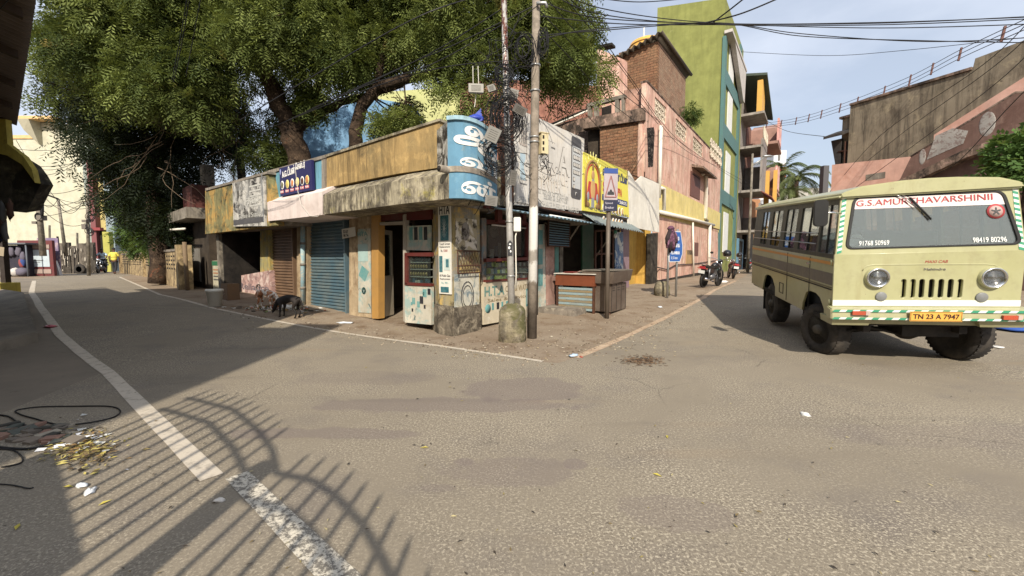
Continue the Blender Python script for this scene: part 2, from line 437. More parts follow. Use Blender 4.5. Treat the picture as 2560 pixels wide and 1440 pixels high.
# trodden dirt and dusty concrete
t = NT('trodden dirt'); v = t.coord()
c = t.mix(t.ramp(t.noise(v, .8, 6, .65), .35, .65), lin((.235, .18, .13)), lin((.30, .245, .185)))
c = t.mix(t.ramp(t.noise(t.coord(loc=(2, 5, 0)), 2.3, 6, .7), .5, .72), c, lin((.17, .115, .075)))
c = t.mix(t.math('MULTIPLY', t.ramp(t.noise(v, 34, 4, .8), .55, .68), .7), c, lin((.10, .07, .045)))
c = t.mix(t.math('MULTIPLY', t.ramp(t.noise(t.coord(loc=(8, 1, 0)), 22, 3, .7), .66, .7), .8), c, lin((.45, .4, .3)))
t.bsdf(c, .95, t.noise(v, 14, 9, .75), .8, .03, spec=.1); DIRT = t.mat
t = NT('worn smooth verge'); v = t.coord()
c = t.mix(t.ramp(t.noise(v, .7, 6, .65), .35, .7), lin((.17, .145, .115)), lin((.24, .20, .155)))
c = t.mix(t.math('MULTIPLY', t.ramp(t.noise(v, 5, 6, .75), .58, .75), .7), c, lin((.08, .068, .055)))
c = t.mix(t.math('MULTIPLY', blob(t, -2.9, 1.9, .7, .5), .6), c, lin((.07, .06, .05)))
t.bsdf(c, .9, t.noise(v, 30, 8, .7), .5, .01, spec=.2); VERGE = t.mat

S = 400
gm = kind(sheet('ground', [(-S, -S), (S, -S), (S, S), (-S, S)], -.004, DIRT), 'structure')
LW = [(-30, 27.5), (-22.2, 19.3), (-14.6, 12.6), (-10.64, 9.32), (-7.65, 6.97), (-4.98, 5.04), (-1.92, 2.57)]
LR = [(-24, 26.5), (-22.0, 23.3), (-10.1, 11.9), (-7.2, 9.9), (-3.4, 7.79), (-1.16, 6.59), (.38, 5.56)]
RR = [(.9, 5.79), (2.5, 8.0), (5.5, 11.9), (10.4, 19.3), (24, 40.5), (60, 95)]
def mk_road():
    pts = [(-31, 31)] + [(x-.05, y-.05) for x, y in LW[:-1]] + [(-4.6, 3.6), (-4.3, 2.0), (-4.4, -3), (-4.6, -20), (30, -20), (13, -2), (10.3, 4.5), (10.8, 9), (14.5, 14), (18, 20), (32, 40), (75, 95)]
    pts += [(60, 95), (24, 40.5), (10.4, 19.3), (5.5, 11.9), (2.5, 8.0), (.9, 5.79), (.62, 5.5), (.38, 5.56), (-1.16, 6.59), (-3.4, 7.79), (-7.2, 9.9), (-10.1, 11.9), (-22.0, 23.3), (-24, 26.5)]
    return kind(sheet('road', pts, 0.0, ASPH), 'structure')
mk_road()
verge = [(-26, 22), (-22.0, 20.1), (-14.0, 13), (-10.2, 9.8), (-7.2, 7.3), (-4.5, 5.3), (-4.1, 3.6), (-3.8, 2.0), (-3.9, -3), (-4.1, -20), (-26, -20)]
kind(sheet('path', verge, -.002, VERGE), 'structure')
t = NT('worn road paint'); v = t.coord()
m = t.ramp(t.noise(v, 9, 8, .8), .36, .5)
c = t.mix(m, lin((.28, .245, .2)), lin((.50, .44, .36)))
t.bsdf(c, .8, t.noise(v, 60, 5, .8), .4, .005); PAINT = t.mat
t = NT('flaking road paint'); v = t.coord()
m = t.ramp(t.noise(v, 22, 9, .85), .47, .53)
c = t.mix(m, lin((.15, .135, .115)), lin((.56, .51, .42)))
t.bsdf(c, .8, t.noise(v, 60, 5, .8), .5, .006); PAINT2 = t.mat
def line(label, pts, wd, mat, jit=.1):
    o = ribbon('road_marking', pts, wd, .004, mat, jit=jit); return kind(o, 'structure')
line('', LW[1:], .125, PAINT)
line('', [(-1.78, 2.60), (-.72, 1.70), (.3, .85)], .13, PAINT2, .12)
line('', LR[1:-1] + [(.42, 5.58)], .085, PAINT, .2)
t = NT('dusty kerb line'); v = t.coord()
t.bsdf(t.mix(t.ramp(t.noise(v, 6, 7, .75), .4, .6), lin((.30, .21, .14)), lin((.46, .35, .25))), .9, t.noise(v, 30, 5, .8), .5, .006)
line('', RR[:4], .13, t.mat, .3)
# ------------------------------------------------------------ corner shop building
FL = Frame(-2.97, 9.01, -36.4)       # left street front: u to the right, y inward
FR = Frame(-.59, 8.35, 54.2)         # right street front
YEL = wall('stained yellow plaster', 'a98a50', [('5f523a', 1.5, .56, .72), ('84744e', 1.2, .48, .75), ('c29f5c', 3.5, .5, .7)], [('4b3d28', .75, 8), ('6e5a36', .6, 16)], bs=.45)
LIP = wall('black mould concrete', 'b5a98c', [('b8ab55', 2.6, .55, .66), ('6a6152', 3.2, .42, .6)], [('2d2822', .95, 11), ('3a342b', .9, 24)], bs=.5)
PINKW = wall('pale pink plaster', 'dccbc4', [('b9a59b', 2, .55, .8)], [('9a8a80', .3, 6)])
BLUEW = wall('pale blue plaster', '5f9db4', [('4f7f80', 1.5, .5, .7), ('8a8866', 4, .6, .75)], [('4a4a3c', .4, 6)])
YGRN = wall('peeling yellow green plaster', '8c8352', [('b38d40', 2.4, .48, .56), ('4d5138', 1.7, .5, .7), ('2f2c22', 3.1, .55, .7)], [('2b281f', .8, 7)])
PIER = wall('dirty cream plaster', 'b39c79', [('8d7352', 2.4, .45, .65), ('c4ad88', 4, .5, .7), ('4c3b2c', 3.3, .6, .72)], [('4c3a29', .5, 6)])
OLDY = wall('old yellow pier plaster', 'b7a24f', [('8c8c70', 2.5, .42, .6), ('d09c34', 3.2, .55, .65)], [('4c4430', .5, 8)])
GREYC = wall('grey cement plaster', '8f8579', [('6a6156', 2, .4, .7), ('b1a692', 4.5, .55, .7)], [('4c443b', .5, 6)])
SKYB = wall('sky blue sign paint', '5a8dab', [('78a2b5', 2.5, .5, .75), ('8d8c7b', 3.5, .66, .74)], [('55777c', .35, 7)])
SHBR = plain('brown shutter paint', '7d6045', .55, metal=.2, dirt=.6, dcol='4a3524', dsc=3, bs=.1)
SHBL = plain('blue shutter paint', '4d6c7a', .5, metal=.2, dirt=.75, dcol='7f8379', dsc=2.5, bs=.1)
RED = plain('dark red paint', '5e1c16', .5, dirt=.4)
POSTER = wall('faded poster print', 'bbb6a6', [('8fa9a4', 4, .5, .58), ('a3977f', 2, .5, .68), ('4f6a6c', 7, .62, .68)], [('8b7f6b', .3, 6)], bs=.1)
TEAL = plain('faded teal print', '4f8f8f', .7, dirt=.4, dcol='a0a898', dsc=6)
INK = plain('dark ink', '24242a', .7, dirt=.25, dcol='777777')
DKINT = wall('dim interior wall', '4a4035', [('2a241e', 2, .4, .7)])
bd = fthing('shop_building', 'low yellow stained corner shop building with flat roof between the two streets', 'building', FL)
def L(px, py, d=0): return FL.px(px, py, d)
def strip(mb, fr, pts_top, pts_bot, d0, d1, m=0):     # pieces given by pixel columns: top and bottom outlines
    for i in range(len(pts_top)-1):
        a, b, c, e = fr.px(*pts_bot[i], d0), fr.px(*pts_bot[i+1], d0), fr.px(*pts_top[i+1], d0), fr.px(*pts_top[i], d0)
        mb.hexa([(a[0], d0, a[1]), (b[0], d0, b[1]), (b[0], d1, b[1]), (a[0], d1, a[1]),
                 (e[0], d0, e[1]), (c[0], d0, c[1]), (c[0], d1, c[1]), (e[0], d1, e[1])], m)
def quadbox(fr, p, d0, d1, mb=None, m=0):             # p: four pixel corners bl, br, tr, tl
    mb = mb or MB(); q = [fr.px(x, y, d0) for x, y in p]
    mb.hexa([(q[0][0], d0, q[0][1]), (q[1][0], d0, q[1][1]), (q[1][0], d1, q[1][1]), (q[0][0], d1, q[0][1]),
             (q[3][0], d0, q[3][1]), (q[2][0], d0, q[2][1]), (q[2][0], d1, q[2][1]), (q[3][0], d1, q[3][1])], m)
    return mb
PD, LD = -.6, -.85     # parapet plane and sunshade lip plane
# right section: yellow parapet over mouldy sunshade
pt = [(812, 391), (900, 363), (1000, 331), (1098, 300)]; pb = [(812, 470), (900, 452), (1000, 433), (1104, 418)]
mb = MB(); strip(mb, FL, pt, pb, PD, PD+.16); par = mb.build('parapet', YEL, bd)
mb = MB(); strip(mb, FL, [(x, y-4) for x, y in pt], [(x, y+2) for x, y in pt], PD-.03, PD+.19); mb.build('coping', LIP, bd)
lt = [(808, 487), (900, 470), (1000, 451), (1100, 437), (1122, 434)]; lb = [(808, 536), (900, 524), (1000, 510), (1100, 499), (1122, 496)]
def lipmesh(lt, lb, mat):
    mb = MB()
    for i in range(len(lt)-1):
        a, b = FL.px(*lb[i], LD), FL.px(*lb[i+1], LD); c, e = FL.px(*lt[i+1], LD), FL.px(*lt[i], LD)
        mb.add([(a[0], LD, a[1]), (b[0], LD, b[1]), (b[0], .1, b[1]), (a[0], .1, a[1]), (e[0], LD, e[1]), (c[0], LD, c[1]),
                (c[0], PD+.02, c[1]+.16), (e[0], PD+.02, e[1]+.16), (c[0], .1, c[1]+.16), (e[0], .1, e[1]+.16)],
               [(0, 1, 5, 4), (0, 3, 2, 1), (4, 5, 6, 7), (7, 6, 8, 9), (0, 4, 7, 9, 3), (1, 2, 8, 6, 5)])
    return mb.build('sunshade', mat, bd)
lipmesh(lt, lb, LIP)
# middle section: blue band, pale pink lip
pt = [(668, 431), (740, 411), (812, 391)]; pb = [(674, 508), (740, 489), (812, 468)]
mb = MB(); strip(mb, FL, pt, pb, PD-.02, PD+.14); mb.build('parapet', BLUEW, bd)
mb = MB(); strip(mb, FL, [(x, y-4) for x, y in pt], [(x, y+4) for x, y in pt], PD-.05, PD+.17)
strip(mb, FL, [(804, 393), (813, 390)], [(804, 472), (813, 470)], PD-.035, PD); strip(mb, FL, [(666, 431), (680, 428)], [(668, 512), (684, 508)], PD-.035, PD)
mb.build('coping', GREYC, bd)
lipmesh([(668, 506), (740, 492), (806, 479)], [(670, 553), (740, 545), (806, 537)], PINKW)
# left section: peeling yellow
pt = [(513, 476), (590, 455), (668, 433)]; pb = [(513, 585), (590, 576), (690, 563)]
mb = MB(); strip(mb, FL, pt, pb, LD+.05, LD+.25); mb.build('parapet', YGRN, bd)
mb = MB(); strip(mb, FL, [(x, y-5) for x, y in pt], [(x, y+1) for x, y in pt], LD+.02, LD+.28)
a = L(513, 585, LD+.05); b = L(690, 563, LD+.05); mb.box(a[0], b[0], LD+.25, .1, b[1]+.02, b[1]+.14)
mb.build('coping', GREYC, bd)
# curved blue corner
cx_pts = []
A = FL.w(*[FL.u(1104, LD), LD]); 
B0 = FL.w(FL.u(1122, LD), LD)
def arc(p0, p1, p2, n=8):
    return [(p0*(1-t)**2 + p1*2*t*(1-t) + p2*t*t) for t in [i/n for i in range(n+1)]]
c0 = Vector((B0.x, B0.y)); c2 = Vector((at(1243, 500, 7.62).x, 7.62)); c1 = Vector((c0.x+.52, c0.y-.24))
crv = arc(c0, c1, c2)
inv = parent_matrix(bd).inverted()
def curvewall(zb, zt, off, th, name, mat, crv=crv, parent=bd, extra=None):
    mb = MB(); n = len(crv); vs = []
    cen = Vector((-.5, 9.2))
    for p in crv:
        dirn = (p-cen).normalized(); o = p + dirn*off; i_ = p - dirn*th
        for q, z in ((o, zb), (o, zt), (i_, zt), (i_, zb)): vs.append(tuple(inv @ Vector((q.x, q.y, z))))
    fs = []
    for i in range(n-1):
        for k in range(4): fs.append((4*i+k, 4*(i+1)+k, 4*(i+1)+(k+1) % 4, 4*i+(k+1) % 4))
    fs += [(0, 1, 2, 3), tuple(4*(n-1)+k for k in (3, 2, 1, 0))]
    mb.add(vs, fs); return mb.build(name, mat, parent)
zt = L(1110, 304, LD)[1]; zl = L(1110, 423, LD)[1]; zb = L(1110, 497, LD)[1]
cp = curvewall(zb, zt, 0, .14, 'curved_parapet', SKYB)
curvewall(zt, zt+.06, .04, .2, 'coping', wall('pale blue coping', '9cc3d4', [('6c7f80', 3, .5, .7)], None))
curvewall(zl-.055, zl+.03, .02, .05, 'ledge', GREYC)
a1 = FL.w(FL.u(1096, PD), PD); b1 = crv[0]
mb = MB(); q = [inv @ Vector((a1.x, a1.y, 0)), inv @ Vector((b1.x, b1.y, 0))]
mb.hexa([(q[0].x, q[0].y, zl-.05), (q[1].x, q[1].y, zl-.05), (q[1].x+.05, q[1].y+.14, zl-.05), (q[0].x, q[0].y+.14, zl-.05), (q[0].x, q[0].y, zt), (q[1].x, q[1].y, zt), (q[1].x+.05, q[1].y+.14, zt), (q[0].x, q[0].y+.14, zt)])
mb.build('parapet_return', wall('cracked white plaster', 'c9c4b8', [('3a342c', 3.0, .45, .55), ('77705f', 6, .5, .7)], [('2a2622', .9, 9)]), bd)
# white painted letters on the curve (bent with it)
def curved_text(body, s0, s1, z0, z1, name='lettering', wt=.03, mat=None, off=.012):
    mb = MB(); mb.text(body, 0, z0, 1, z1-z0, wt=wt, ext=.0)
    bm = bmesh.new(); vv = [bm.verts.new(p) for p in mb.v]
    for f in mb.f:
        try: bm.faces.new([vv[i] for i in f])
        except ValueError: pass
    for k in range(1, 16): bmesh.ops.bisect_plane(bm, geom=bm.verts[:]+bm.edges[:]+bm.faces[:], plane_co=(k/16, 0, 0), plane_no=(1, 0, 0))
    bm.verts.index_update(); mb.v = [tuple(v.co) for v in bm.verts]; mb.f = [[v.index for v in f.verts] for f in bm.faces]
    mb.mi = [0]*len(mb.f); mb.sm = [False]*len(mb.f); bm.free()
    n = len(crv)-1; vs = []; cen = Vector((-.5, 9.2))
    for (x, y, z) in mb.v:
        t = (s0 + (s1-s0)*x); f_ = t*n; i = min(n-1, max(0, int(f_))); p = crv[i].lerp(crv[i+1], f_-i); p = p + (p-cen).normalized()*off
        vs.append(tuple(inv @ Vector((p.x, p.y, z))))
    mb.v = vs; return mb
WLET = plain('white sign paint', 'e4e2dc', .6, dirt=.3, dcol='8fa6b0', dsc=5)
m1 = curved_text('ஆ', .10, .99, zl+.27, zt-.06); m2 = curved_text('வி', .2, .98, zl+.035, zl+.24); m3 = curved_text('ன்', .22, .95, zb+.07, zl-.1)
for m_ in (m2, m3): m1.add(m_.v, m_.f)
m1.build('lettering', WLET, bd)
# drain spout
mb = MB(); p = inv @ Vector((crv[0].x, crv[0].y, zl-.02)); mb.tube([p+Vector((0.02, .2, 0)), p+Vector((-.02, -.16, 0))], .055, 14); mb.tube([p+Vector((-.021, -.17, 0)), p+Vector((-.02, -.14, 0))], .04, 14, 1)
mb.build('drain_spout', [GREYC, DARK], bd)
# roof slab and rear walls
uE = FL.u(1100, 0)+.2
mb = MB(); rz = zb+.16
ul = L(513, 476, LD+.05)[0]
mb.box(ul+.1, uE+.3, .1, 5.2, rz-.15, rz); mb.box(ul, ul+.2, LD+.27, 5.2, 0, rz+.5); mb.box(ul, uE-.5, 5.0, 5.2, 0, rz+.6)
mb.build('roof', CONC, bd)
mb = MB(); uw = FL.u(873, .0)
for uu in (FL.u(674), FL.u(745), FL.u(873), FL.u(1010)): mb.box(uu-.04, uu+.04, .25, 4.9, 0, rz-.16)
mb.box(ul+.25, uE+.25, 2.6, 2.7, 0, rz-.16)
mb.build('inner_wall', DKINT, bd); MB().box(FL.u(521), FL.u(674), 1.6, 1.7, 0, rz-.16).build('shade_back_panel', DARK, bd); MB().box(ul+.22, ul+.28, -.5, 4.9, -.1, rz-.16).build('shade_side_panel', DARK, bd)  # last two: near-black panels added to paint the shade inside the left shop
# shopfront piers
def pier(px0, px1, ytop, ybot, mat, d0=0.0, th=.3, name='pier'):
    mb = MB(); quadbox(FL, [(px0, ybot[0]), (px1, ybot[1]), (px1, ytop[1]), (px0, ytop[0])], d0, d0+th, mb); return mb.build(name, mat, bd)
POSR = wall('torn film poster', '8d7766', [('6e1f18', 1.6, .48, .56), ('b9a58c', 3, .5, .6), ('3b2a22', 4, .55, .65)])
pier(521, 596, (583, 574), (772, 762), POSR, .02)
a = L(524, 765, .01); b = L(577, 650, .01); mb = MB(); mb.text('SHOP LOANS', 0, 0, .9, .12, y=-.0, m=0); vs = mb.v; mb.v = [(a[0]+.12-z+.0, .012+y, a[1]+.9+x) for x, y, z in vs]
mb.lathe([(.001, 0), (.42, 0), (.42, -.004)], (b[0]-.15, .012, b[1]+.75), 'y', 24, 1); mb.build('print', [INK, plain('poster maroon', '6e2019', .7, dirt=.4)], bd)
mb = MB(); quadbox(FL, [(582, 752), (597, 750), (593, 650), (579, 652)], -.1, .05, mb); mb.build('post', OLDY, bd)
mb = MB(); quadbox(FL, [(651, 690), (674, 688), (672, 575), (650, 577)], -.02, .28, mb); mb.build('pier', OLDY, bd)
STALLW = wall('scribbled pink plaster', 'b58f86', [('8a6c68', 4, .48, .6), ('c9b1a6', 5, .5, .6), ('6e5f66', 7, .6, .68)], None)
mb = MB(); quadbox(FL, [(597, 748), (678, 741), (674, 676), (594, 690)], -.05, .2, mb); mb.build('counter_wall', STALLW, bd)
mb = MB(); a = L(600, 722, -.05); b = L(672, 714, -.05); mb.text('Reliance', a[0], a[1], b[0]-a[0], .2, y=-.056, m=0, wt=.01); mb.build('lettering', plain('faded ink', '5d5460', .8, dirt=.5, dcol='a58a80', dsc=9), bd)
pier(742, 768, (541, 539), (768, 772), PIER, -.02)
pier(873, 905, (522, 519), (787, 792), PIER, -.02)
pier(905, 928, (519, 517), (792, 795), PIER, -.02)
def shutter(px0, px1, yb, yt, mat, label):
    a = L(px0, yb[0], .1); b = L(px1, yb[1], .1); zt_ = L(px1, yt, .1)[1]; zb_ = (a[1]+b[1])/2 - .02
    mb = MB(); z = zb_; pts = []
    while z < zt_:
        pts += [(0.1, z), (0.07, z+.015), (.07, z+.05), (.1, z+.065)]; z += .08
    vs = [(a[0], p[0], p[1]) for p in pts] + [(b[0], p[0], p[1]) for p in pts]; n = len(pts)
    mb.add(vs, [(i, n+i, n+i+1, i+1) for i in range(n-1)])
    mb.box(a[0], b[0], .06, .12, zb_-.06, zb_)
    o = mb.build('roller_shutter', mat, bd); o['label'] = label
    MB().box(a[0]-.05, a[0]+.01, .0, .14, zb_-.05, zt_).build('guide_rail', mat, o); MB().box(b[0]-.01, b[0]+.05, .0, .14, zb_-.05, zt_).build('guide_rail', mat, o)
shutter(676, 743, (738, 744), 552, SHBR, 'rusty brown roller shutter, closed')
shutter(773, 873, (768, 784), 541, SHBL, 'blue roller shutter, closed')
# door and window of the phone shop, left side
mb = MB(); quadbox(FL, [(930, 796), (946, 797), (946, 530), (928, 533)], -.06, .1, mb); mb.build('door_post', plain('orange yellow paint', 'b0802c', .5, dirt=.35), bd)
fr_ = MB()
for p in ([(1008, 803), (1014, 804), (1013, 535), (1007, 537)], [(946, 563), (1010, 561), (1010, 553), (946, 556)]): quadbox(FL, p, -.03, .07, fr_)
fr_.build('door_frame', plain('grey door frame', 'a49a8c', .6, dirt=.4), bd)
dl = MB(); a = L(950, 795, 0); hgt_ = L(950, 572, 0)[1]
Rm = Matrix.Rotation(math.radians(100), 4, 'Z')
M_ = Matrix.Translation((a[0], 0.0, 0)) @ Matrix.Rotation(math.radians(116), 4, 'Z')
dl.M = M_; dl.box(0, .62, -.02, .02, a[1], a[1]+.9); dl.box(0, .09, -.02, .02, a[1]+.9, hgt_); dl.box(.53, .62, -.02, .02, a[1]+.9, hgt_); dl.box(.09, .53, -.02, .02, hgt_-.1, hgt_)
dl.box(.09, .53, -.008, .008, a[1]+.9, hgt_-.1, 1)
o = dl.build('door', [plain('cream door paint', 'cbbfa6', .5, dirt=.35), glass('door glass')], bd)
# transom boards, upper panel, show case
mb = MB(); quadbox(FL, [(946, 553), (1078, 548), (1078, 505), (946, 515)], .0, .06, mb); mb.build('fascia_board', RED, bd)
mb = MB(); quadbox(FL, [(1014, 625), (1076, 627), (1076, 563), (1014, 565)], .02, .06, mb)
o = mb.build('upper_panel', POSTER, bd)
mb = MB()
for i in range(4):
    a = L(1024+i*12, 600, .015); mb.box(a[0], a[0]+.09, .01, .02, a[1], a[1]+.25, i % 2)
mb.build('phone_pictures', [TEAL, INK], o)
sc = MB()
for p in ([(1011, 713), (1077, 716), (1077, 709), (1011, 706)], [(1011, 640), (1077, 641), (1077, 631), (1011, 632)], [(1011, 712), (1017, 712), (1017, 634), (1011, 634)]): quadbox(FL, p, -.12, -.04, sc)
so_ = sc.build('show_case', RED, bd)
it = MB(); MATS_IT = [plain('watch gold', 'b59b5e', .35, metal=.6, dirt=.1), plain('package white', 'cfcfc8', .5), plain('package blue', '3f6b8a', .5), INK, plain('package lime', 'b6c62c', .5)]
for r_, y_ in enumerate((706, 690, 672, 655)):
    a = L(1018, y_, .05); b = L(1076, y_+1, .05)
    it.box(a[0], b[0], -.02, .3, a[1]-.012, a[1], 1)
    k = a[0]+.03
    while k < b[0]-.05:
        if r_ in (1, 2): it.ell((k, .0, a[1]+.055), (.022, .03, .04), 0, 8, 5)
        else: it.box(k-.03, k+.02, .0, .08, a[1], a[1]+.05+.05*rnd.random(), rnd.choice([1, 2, 3]))
        k += .075
it.build('display_goods', MATS_IT, so_)
mb = MB(); quadbox(FL, [(1017, 708), (1076, 710), (1076, 640), (1017, 640)], -.075, -.07, mb); mb.build('pane', glass('shop glass'), so_)
lowb = quadbox(FL, [(1012, 806), (1078, 812), (1078, 716), (1012, 714)], -.1, -.03).build('painted_board', POSTER, bd)
mb = MB()
for i in range(9):
    a = L(1020+rnd.random()*50, 735+rnd.random()*50, -.1); s_ = .04+.06*rnd.random(); mb.box(a[0], a[0]+s_, -.106, -.1, a[1], a[1]+s_*1.5, i % 2)
mb.build('painted_pictures', [TEAL, INK], lowb)
# shop interior visible through the door
mb = MB(); a = L(1000, 700, 1.7); mb.box(a[0]-.9, a[0]+.7, 2.3, 2.38, .1, 2.3); 
mb.build('inner_partition', wall('pale inner wall', '9b8f7e', [('6f6355', 2, .5, .7)]), bd)
mb = MB(); mb.box(a[0]-.15, a[0]+.35, 2.24, 2.29, 1.2, 1.9, 0)
for i in range(4):
    for j in range(5): mb.ell((a[0]-.08+i*.12, 2.23, 1.28+j*.13), (.025, .02, .03), 1+(i+j) % 2, 6, 4)
mb.build('display_board', [RED, MATS_IT[1], MATS_IT[0]], bd)
mb = MB()
for i in range(4): mb.box(a[0]-.75, a[0]-.05, .9, 1.5, .15+i*.14, .27+i*.14, i % 2)
mb.build('stacked_cartons', [plain('carton', '9c8a6a', .8), MATS_IT[1]], bd)
# corner column in local world space
def wbox(mb, pts, z0, z1, m=0):
    q = [inv @ Vector((x, y, 0)) for x, y in pts]; mb.zprism([(p.x, p.y) for p in q], z0, z1, m)
colp = [(-1.53, 8.05), (-1.33, 7.62), (-1.06, 7.42), (-.62, 8.02), (-.75, 8.5), (-1.3, 8.6)]
mb = MB(); wbox(mb, colp, .55, zb+.05); mb.build('corner_column', wall('corner column plaster', '9c8b58', [('8f8a7d', 1.8, .4, .55), ('c3a14c', 3.5, .52, .62), ('4e463a', 2.6, .58, .68)], [('3c352a', .5, 8)]), bd)
cc = Vector((-1.06, 8.0)); big = [(cc.x+(x-cc.x)*1.07, cc.y+(y-cc.y)*1.07) for x, y in colp]
mb = MB(); wbox(mb, big, -.1, .55); bevel(mb.build('column_base', wall('rough stone base', '7a6f5f', [('4a4238', 3, .42, .6), ('9b8f7a', 5, .5, .62)], [('3c352c', .4, 6)], bs=1.0, bump=7, bd=.05), bd), .03)
def facepanel(p0, p1, z0, z1, off, th, mat, name, parent):     # panel on the vertical face p0->p1 (outside on its right)
    a = Vector(p0); b = Vector(p1); n = Vector(((b-a).y, -(b-a).x)).normalized()
    mb = MB(); wbox(mb, [tuple(a+n*off), tuple(b+n*off), tuple(b+n*(off+th)), tuple(a+n*(off+th))], z0, z1); return mb.build(name, mat, parent)
def faceM(p0, p1, off):    # matrix: x along face from p0 to p1, -y outward, z up, in shop local space
    a = Vector((*p0, 0)); b = Vector((*p1, 0)); x = (b-a).normalized(); y = Vector((-x.y, x.x, 0))
    a = a - y*off
    return inv @ Matrix(((x.x, y.x, 0, a.x), (x.y, y.y, 0, a.y), (0, 0, 1, 0), (0, 0, 0, 1)))
f1 = ((-1.32, 7.61), (-1.07, 7.425)); wlen = (Vector(f1[1])-Vector(f1[0])).length
def zof(py, Y): return CAMH + (646-py)/1040*Y
hp = thing('hta_panel', 'narrow white board reading HTA with cracked screen picture on corner column', 'sign', (0, 0, 0)); hp.name = 'advertising_board'
zz = lambda py: zof(py, 7.5)
mb = MB(faceM(*f1, .0)); mb.M = parent_matrix(bd) @ mb.M; mb.box(0, wlen, -.025, -.004, zz(735), zz(502)); hb = mb.build('board', plain('white board', 'd6d2c8', .5, dirt=.3, dcol='9b917e', dsc=4), hp)
mb = MB(parent_matrix(bd) @ faceM(*f1, .026)); mb.text('HTA', .03, zz(537), wlen-.05, zz(515)-zz(537), wt=.02, m=0)
mb.box(.06, wlen-.05, -.006, 0, zz(602), zz(540), 1)
for i in range(16):
    th = i*.41; mb.tube([(wlen*.5, -.008, zz(571)), (wlen*.5+.07*math.cos(th), -.008, zz(571)+.17*math.sin(th))], .0018, 4, 2)
mb.text('Touch Screen', .02, zz(613), wlen-.04, .045, m=0); mb.text('Replacement', .03, zz(621), wlen-.05, .045, m=0); mb.text('Rs.', .06, zz(630), .05, .045, m=0); mb.text('1000', .13, zz(630), .1, .045, m=3)
mb.box(.02, .1, -.006, 0, zz(680), zz(640), 1); mb.box(.13, wlen-.02, -.006, 0, zz(675), zz(645), 4); mb.box(.19, wlen-.05, -.009, 0, zz(668), zz(648), 1)
mb.text('All Mobile Glass', .02, zz(692), wlen-.04, .045, m=0); mb.text('Replacement', .03, zz(701), wlen-.05, .045, m=0); mb.text('Rs. 99/-', .07, zz(710), wlen-.14, .04, m=5)
mb.box(.05, wlen-.06, -.006, 0, zz(731), zz(717), 1)
mb.build('print', [INK, plain('teal glass print', '1f5b66', .5, dirt=.4, dcol='7fb0b0', dsc=14), MATS_IT[1], plain('print red', '8a2f24', .6), plain('print pale', 'b9c9c4', .6), TEAL], hp)
# side of column: poster head, lattice box, painted face
f2 = ((-1.05, 7.43), (-.63, 8.01)); w2 = (Vector(f2[1])-Vector(f2[0])).length
z2 = lambda py: zof(py, 7.75)
mb = MB(faceM(*f2, .0)); mb.box(.06, w2-.08, -.01, .0, z2(625), z2(548), 0)
mb.ell((w2*.45, -.012, z2(580)), (.11, .012, .17), 1, 12, 8)
mb.box(.02, w2-.02, -.012, .0, z2(800), z2(684), 2)
for i in range(5):
    th = i*1.25; mb.tube([(w2*.5+.13*math.cos(th+k*.4), -.016, z2(740)+.2*math.sin(th+k*.4)) for k in range(4)], .008, 4, 3)
mb.tube([(w2*.5+.17*math.cos(k*.35), -.016, z2(740)+.27*math.sin(k*.35)) for k in range(19)], .01, 4, 3)
mb.build('bill_poster', [wall('peeling bill', 'a89a78', [('c9bfae', 4, .48, .55), ('3f382f', 5, .5, .6)]), wall('poster head', '8f867c', [('3a332e', 7, .45, .6)]),
         wall('white distemper', 'b9b5a5', [('6f7f86', 3, .5, .6), ('8c8460', 2, .5, .65), ('4a463c', 5, .6, .7)]), INK], bd)
mb = MB(faceM(*f2, .0)); x0, x1, za, zb_ = .04, w2-.04, z2(682), z2(628)
for i in range(7):
    t_ = i/6; mb.tube([(x0+(x1-x0)*t_*.7, -.07, zb_), (x0+(x1-x0)*(t_*.7+.3), -.07, za)], .006, 4)
    mb.tube([(x0+(x1-x0)*(1-t_*.7), -.075, zb_), (x0+(x1-x0)*(.7-t_*.7), -.075, za)], .005, 4)
for q in ([(x0, za), (x1, za)], [(x0, zb_), (x1, zb_)], [(x0, za), (x0, zb_)], [(x1, za), (x1, zb_)], [(x0, (za*2+zb_)/3), (x1, (za*2+zb_)/3)]): mb.tube([(q[0][0], -.07, q[0][1]), (q[1][0], -.07, q[1][1])], .012, 4)
mb.build('window_grille', RUSTY, bd)
# ------------------------------------------------------------ right street front
bR = fthing('shop_annex', 'row of open shopfronts under a corrugated awning right of the corner column', 'building', FR)
bR.name = 'shop_row'
def R(px, py, d=0): return FR.px(px, py, d)
zr = R(1300, 520)[1]
mb = MB(); uEnd = FR.u(1647); mb.box(.2, uEnd, .3, 4.5, 2.75, 2.9); mb.box(uEnd-.35, uEnd-.15, .5, 4.5, .2, 2.75); mb.box(1.5, uEnd, 3.2, 3.3, 0, 2.75)
for pu in (1350, 1385, 1485, 1570): mb.box(FR.u(pu)+.02, FR.u(pu)+.1, .35, 3.2, 0, 2.75)
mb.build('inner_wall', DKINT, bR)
mb = MB(); q = [R(1243, 497, -.55), R(1292, 505, -.55)]
mb.box(FR.u(1240, -.45), FR.u(1352, -.45), -.45, .3, 2.42, 2.62); mb.box(FR.u(1240, -.45), FR.u(1352, -.45), -.35, -.2, 2.62, 3.3); mb.build('sunshade', LIP, bR)
mb = MB(); quadbox(FR, [(1206, 812), (1216, 810), (1216, 545), (1204, 545)], -.04, .25, mb); mb.build('pier', wall('blue grey peeling paint', '6c7f86', [('8f7a68', 3, .45, .55), ('b5b1a5', 5, .55, .65)], [('4a3a2c', .6, 7)]), bR)
mb = MB(); quadbox(FR, [(1325, 792), (1365, 778), (1362, 560), (1325, 563)], .0, .3, mb); mb.build('pier', POSTER, bR)
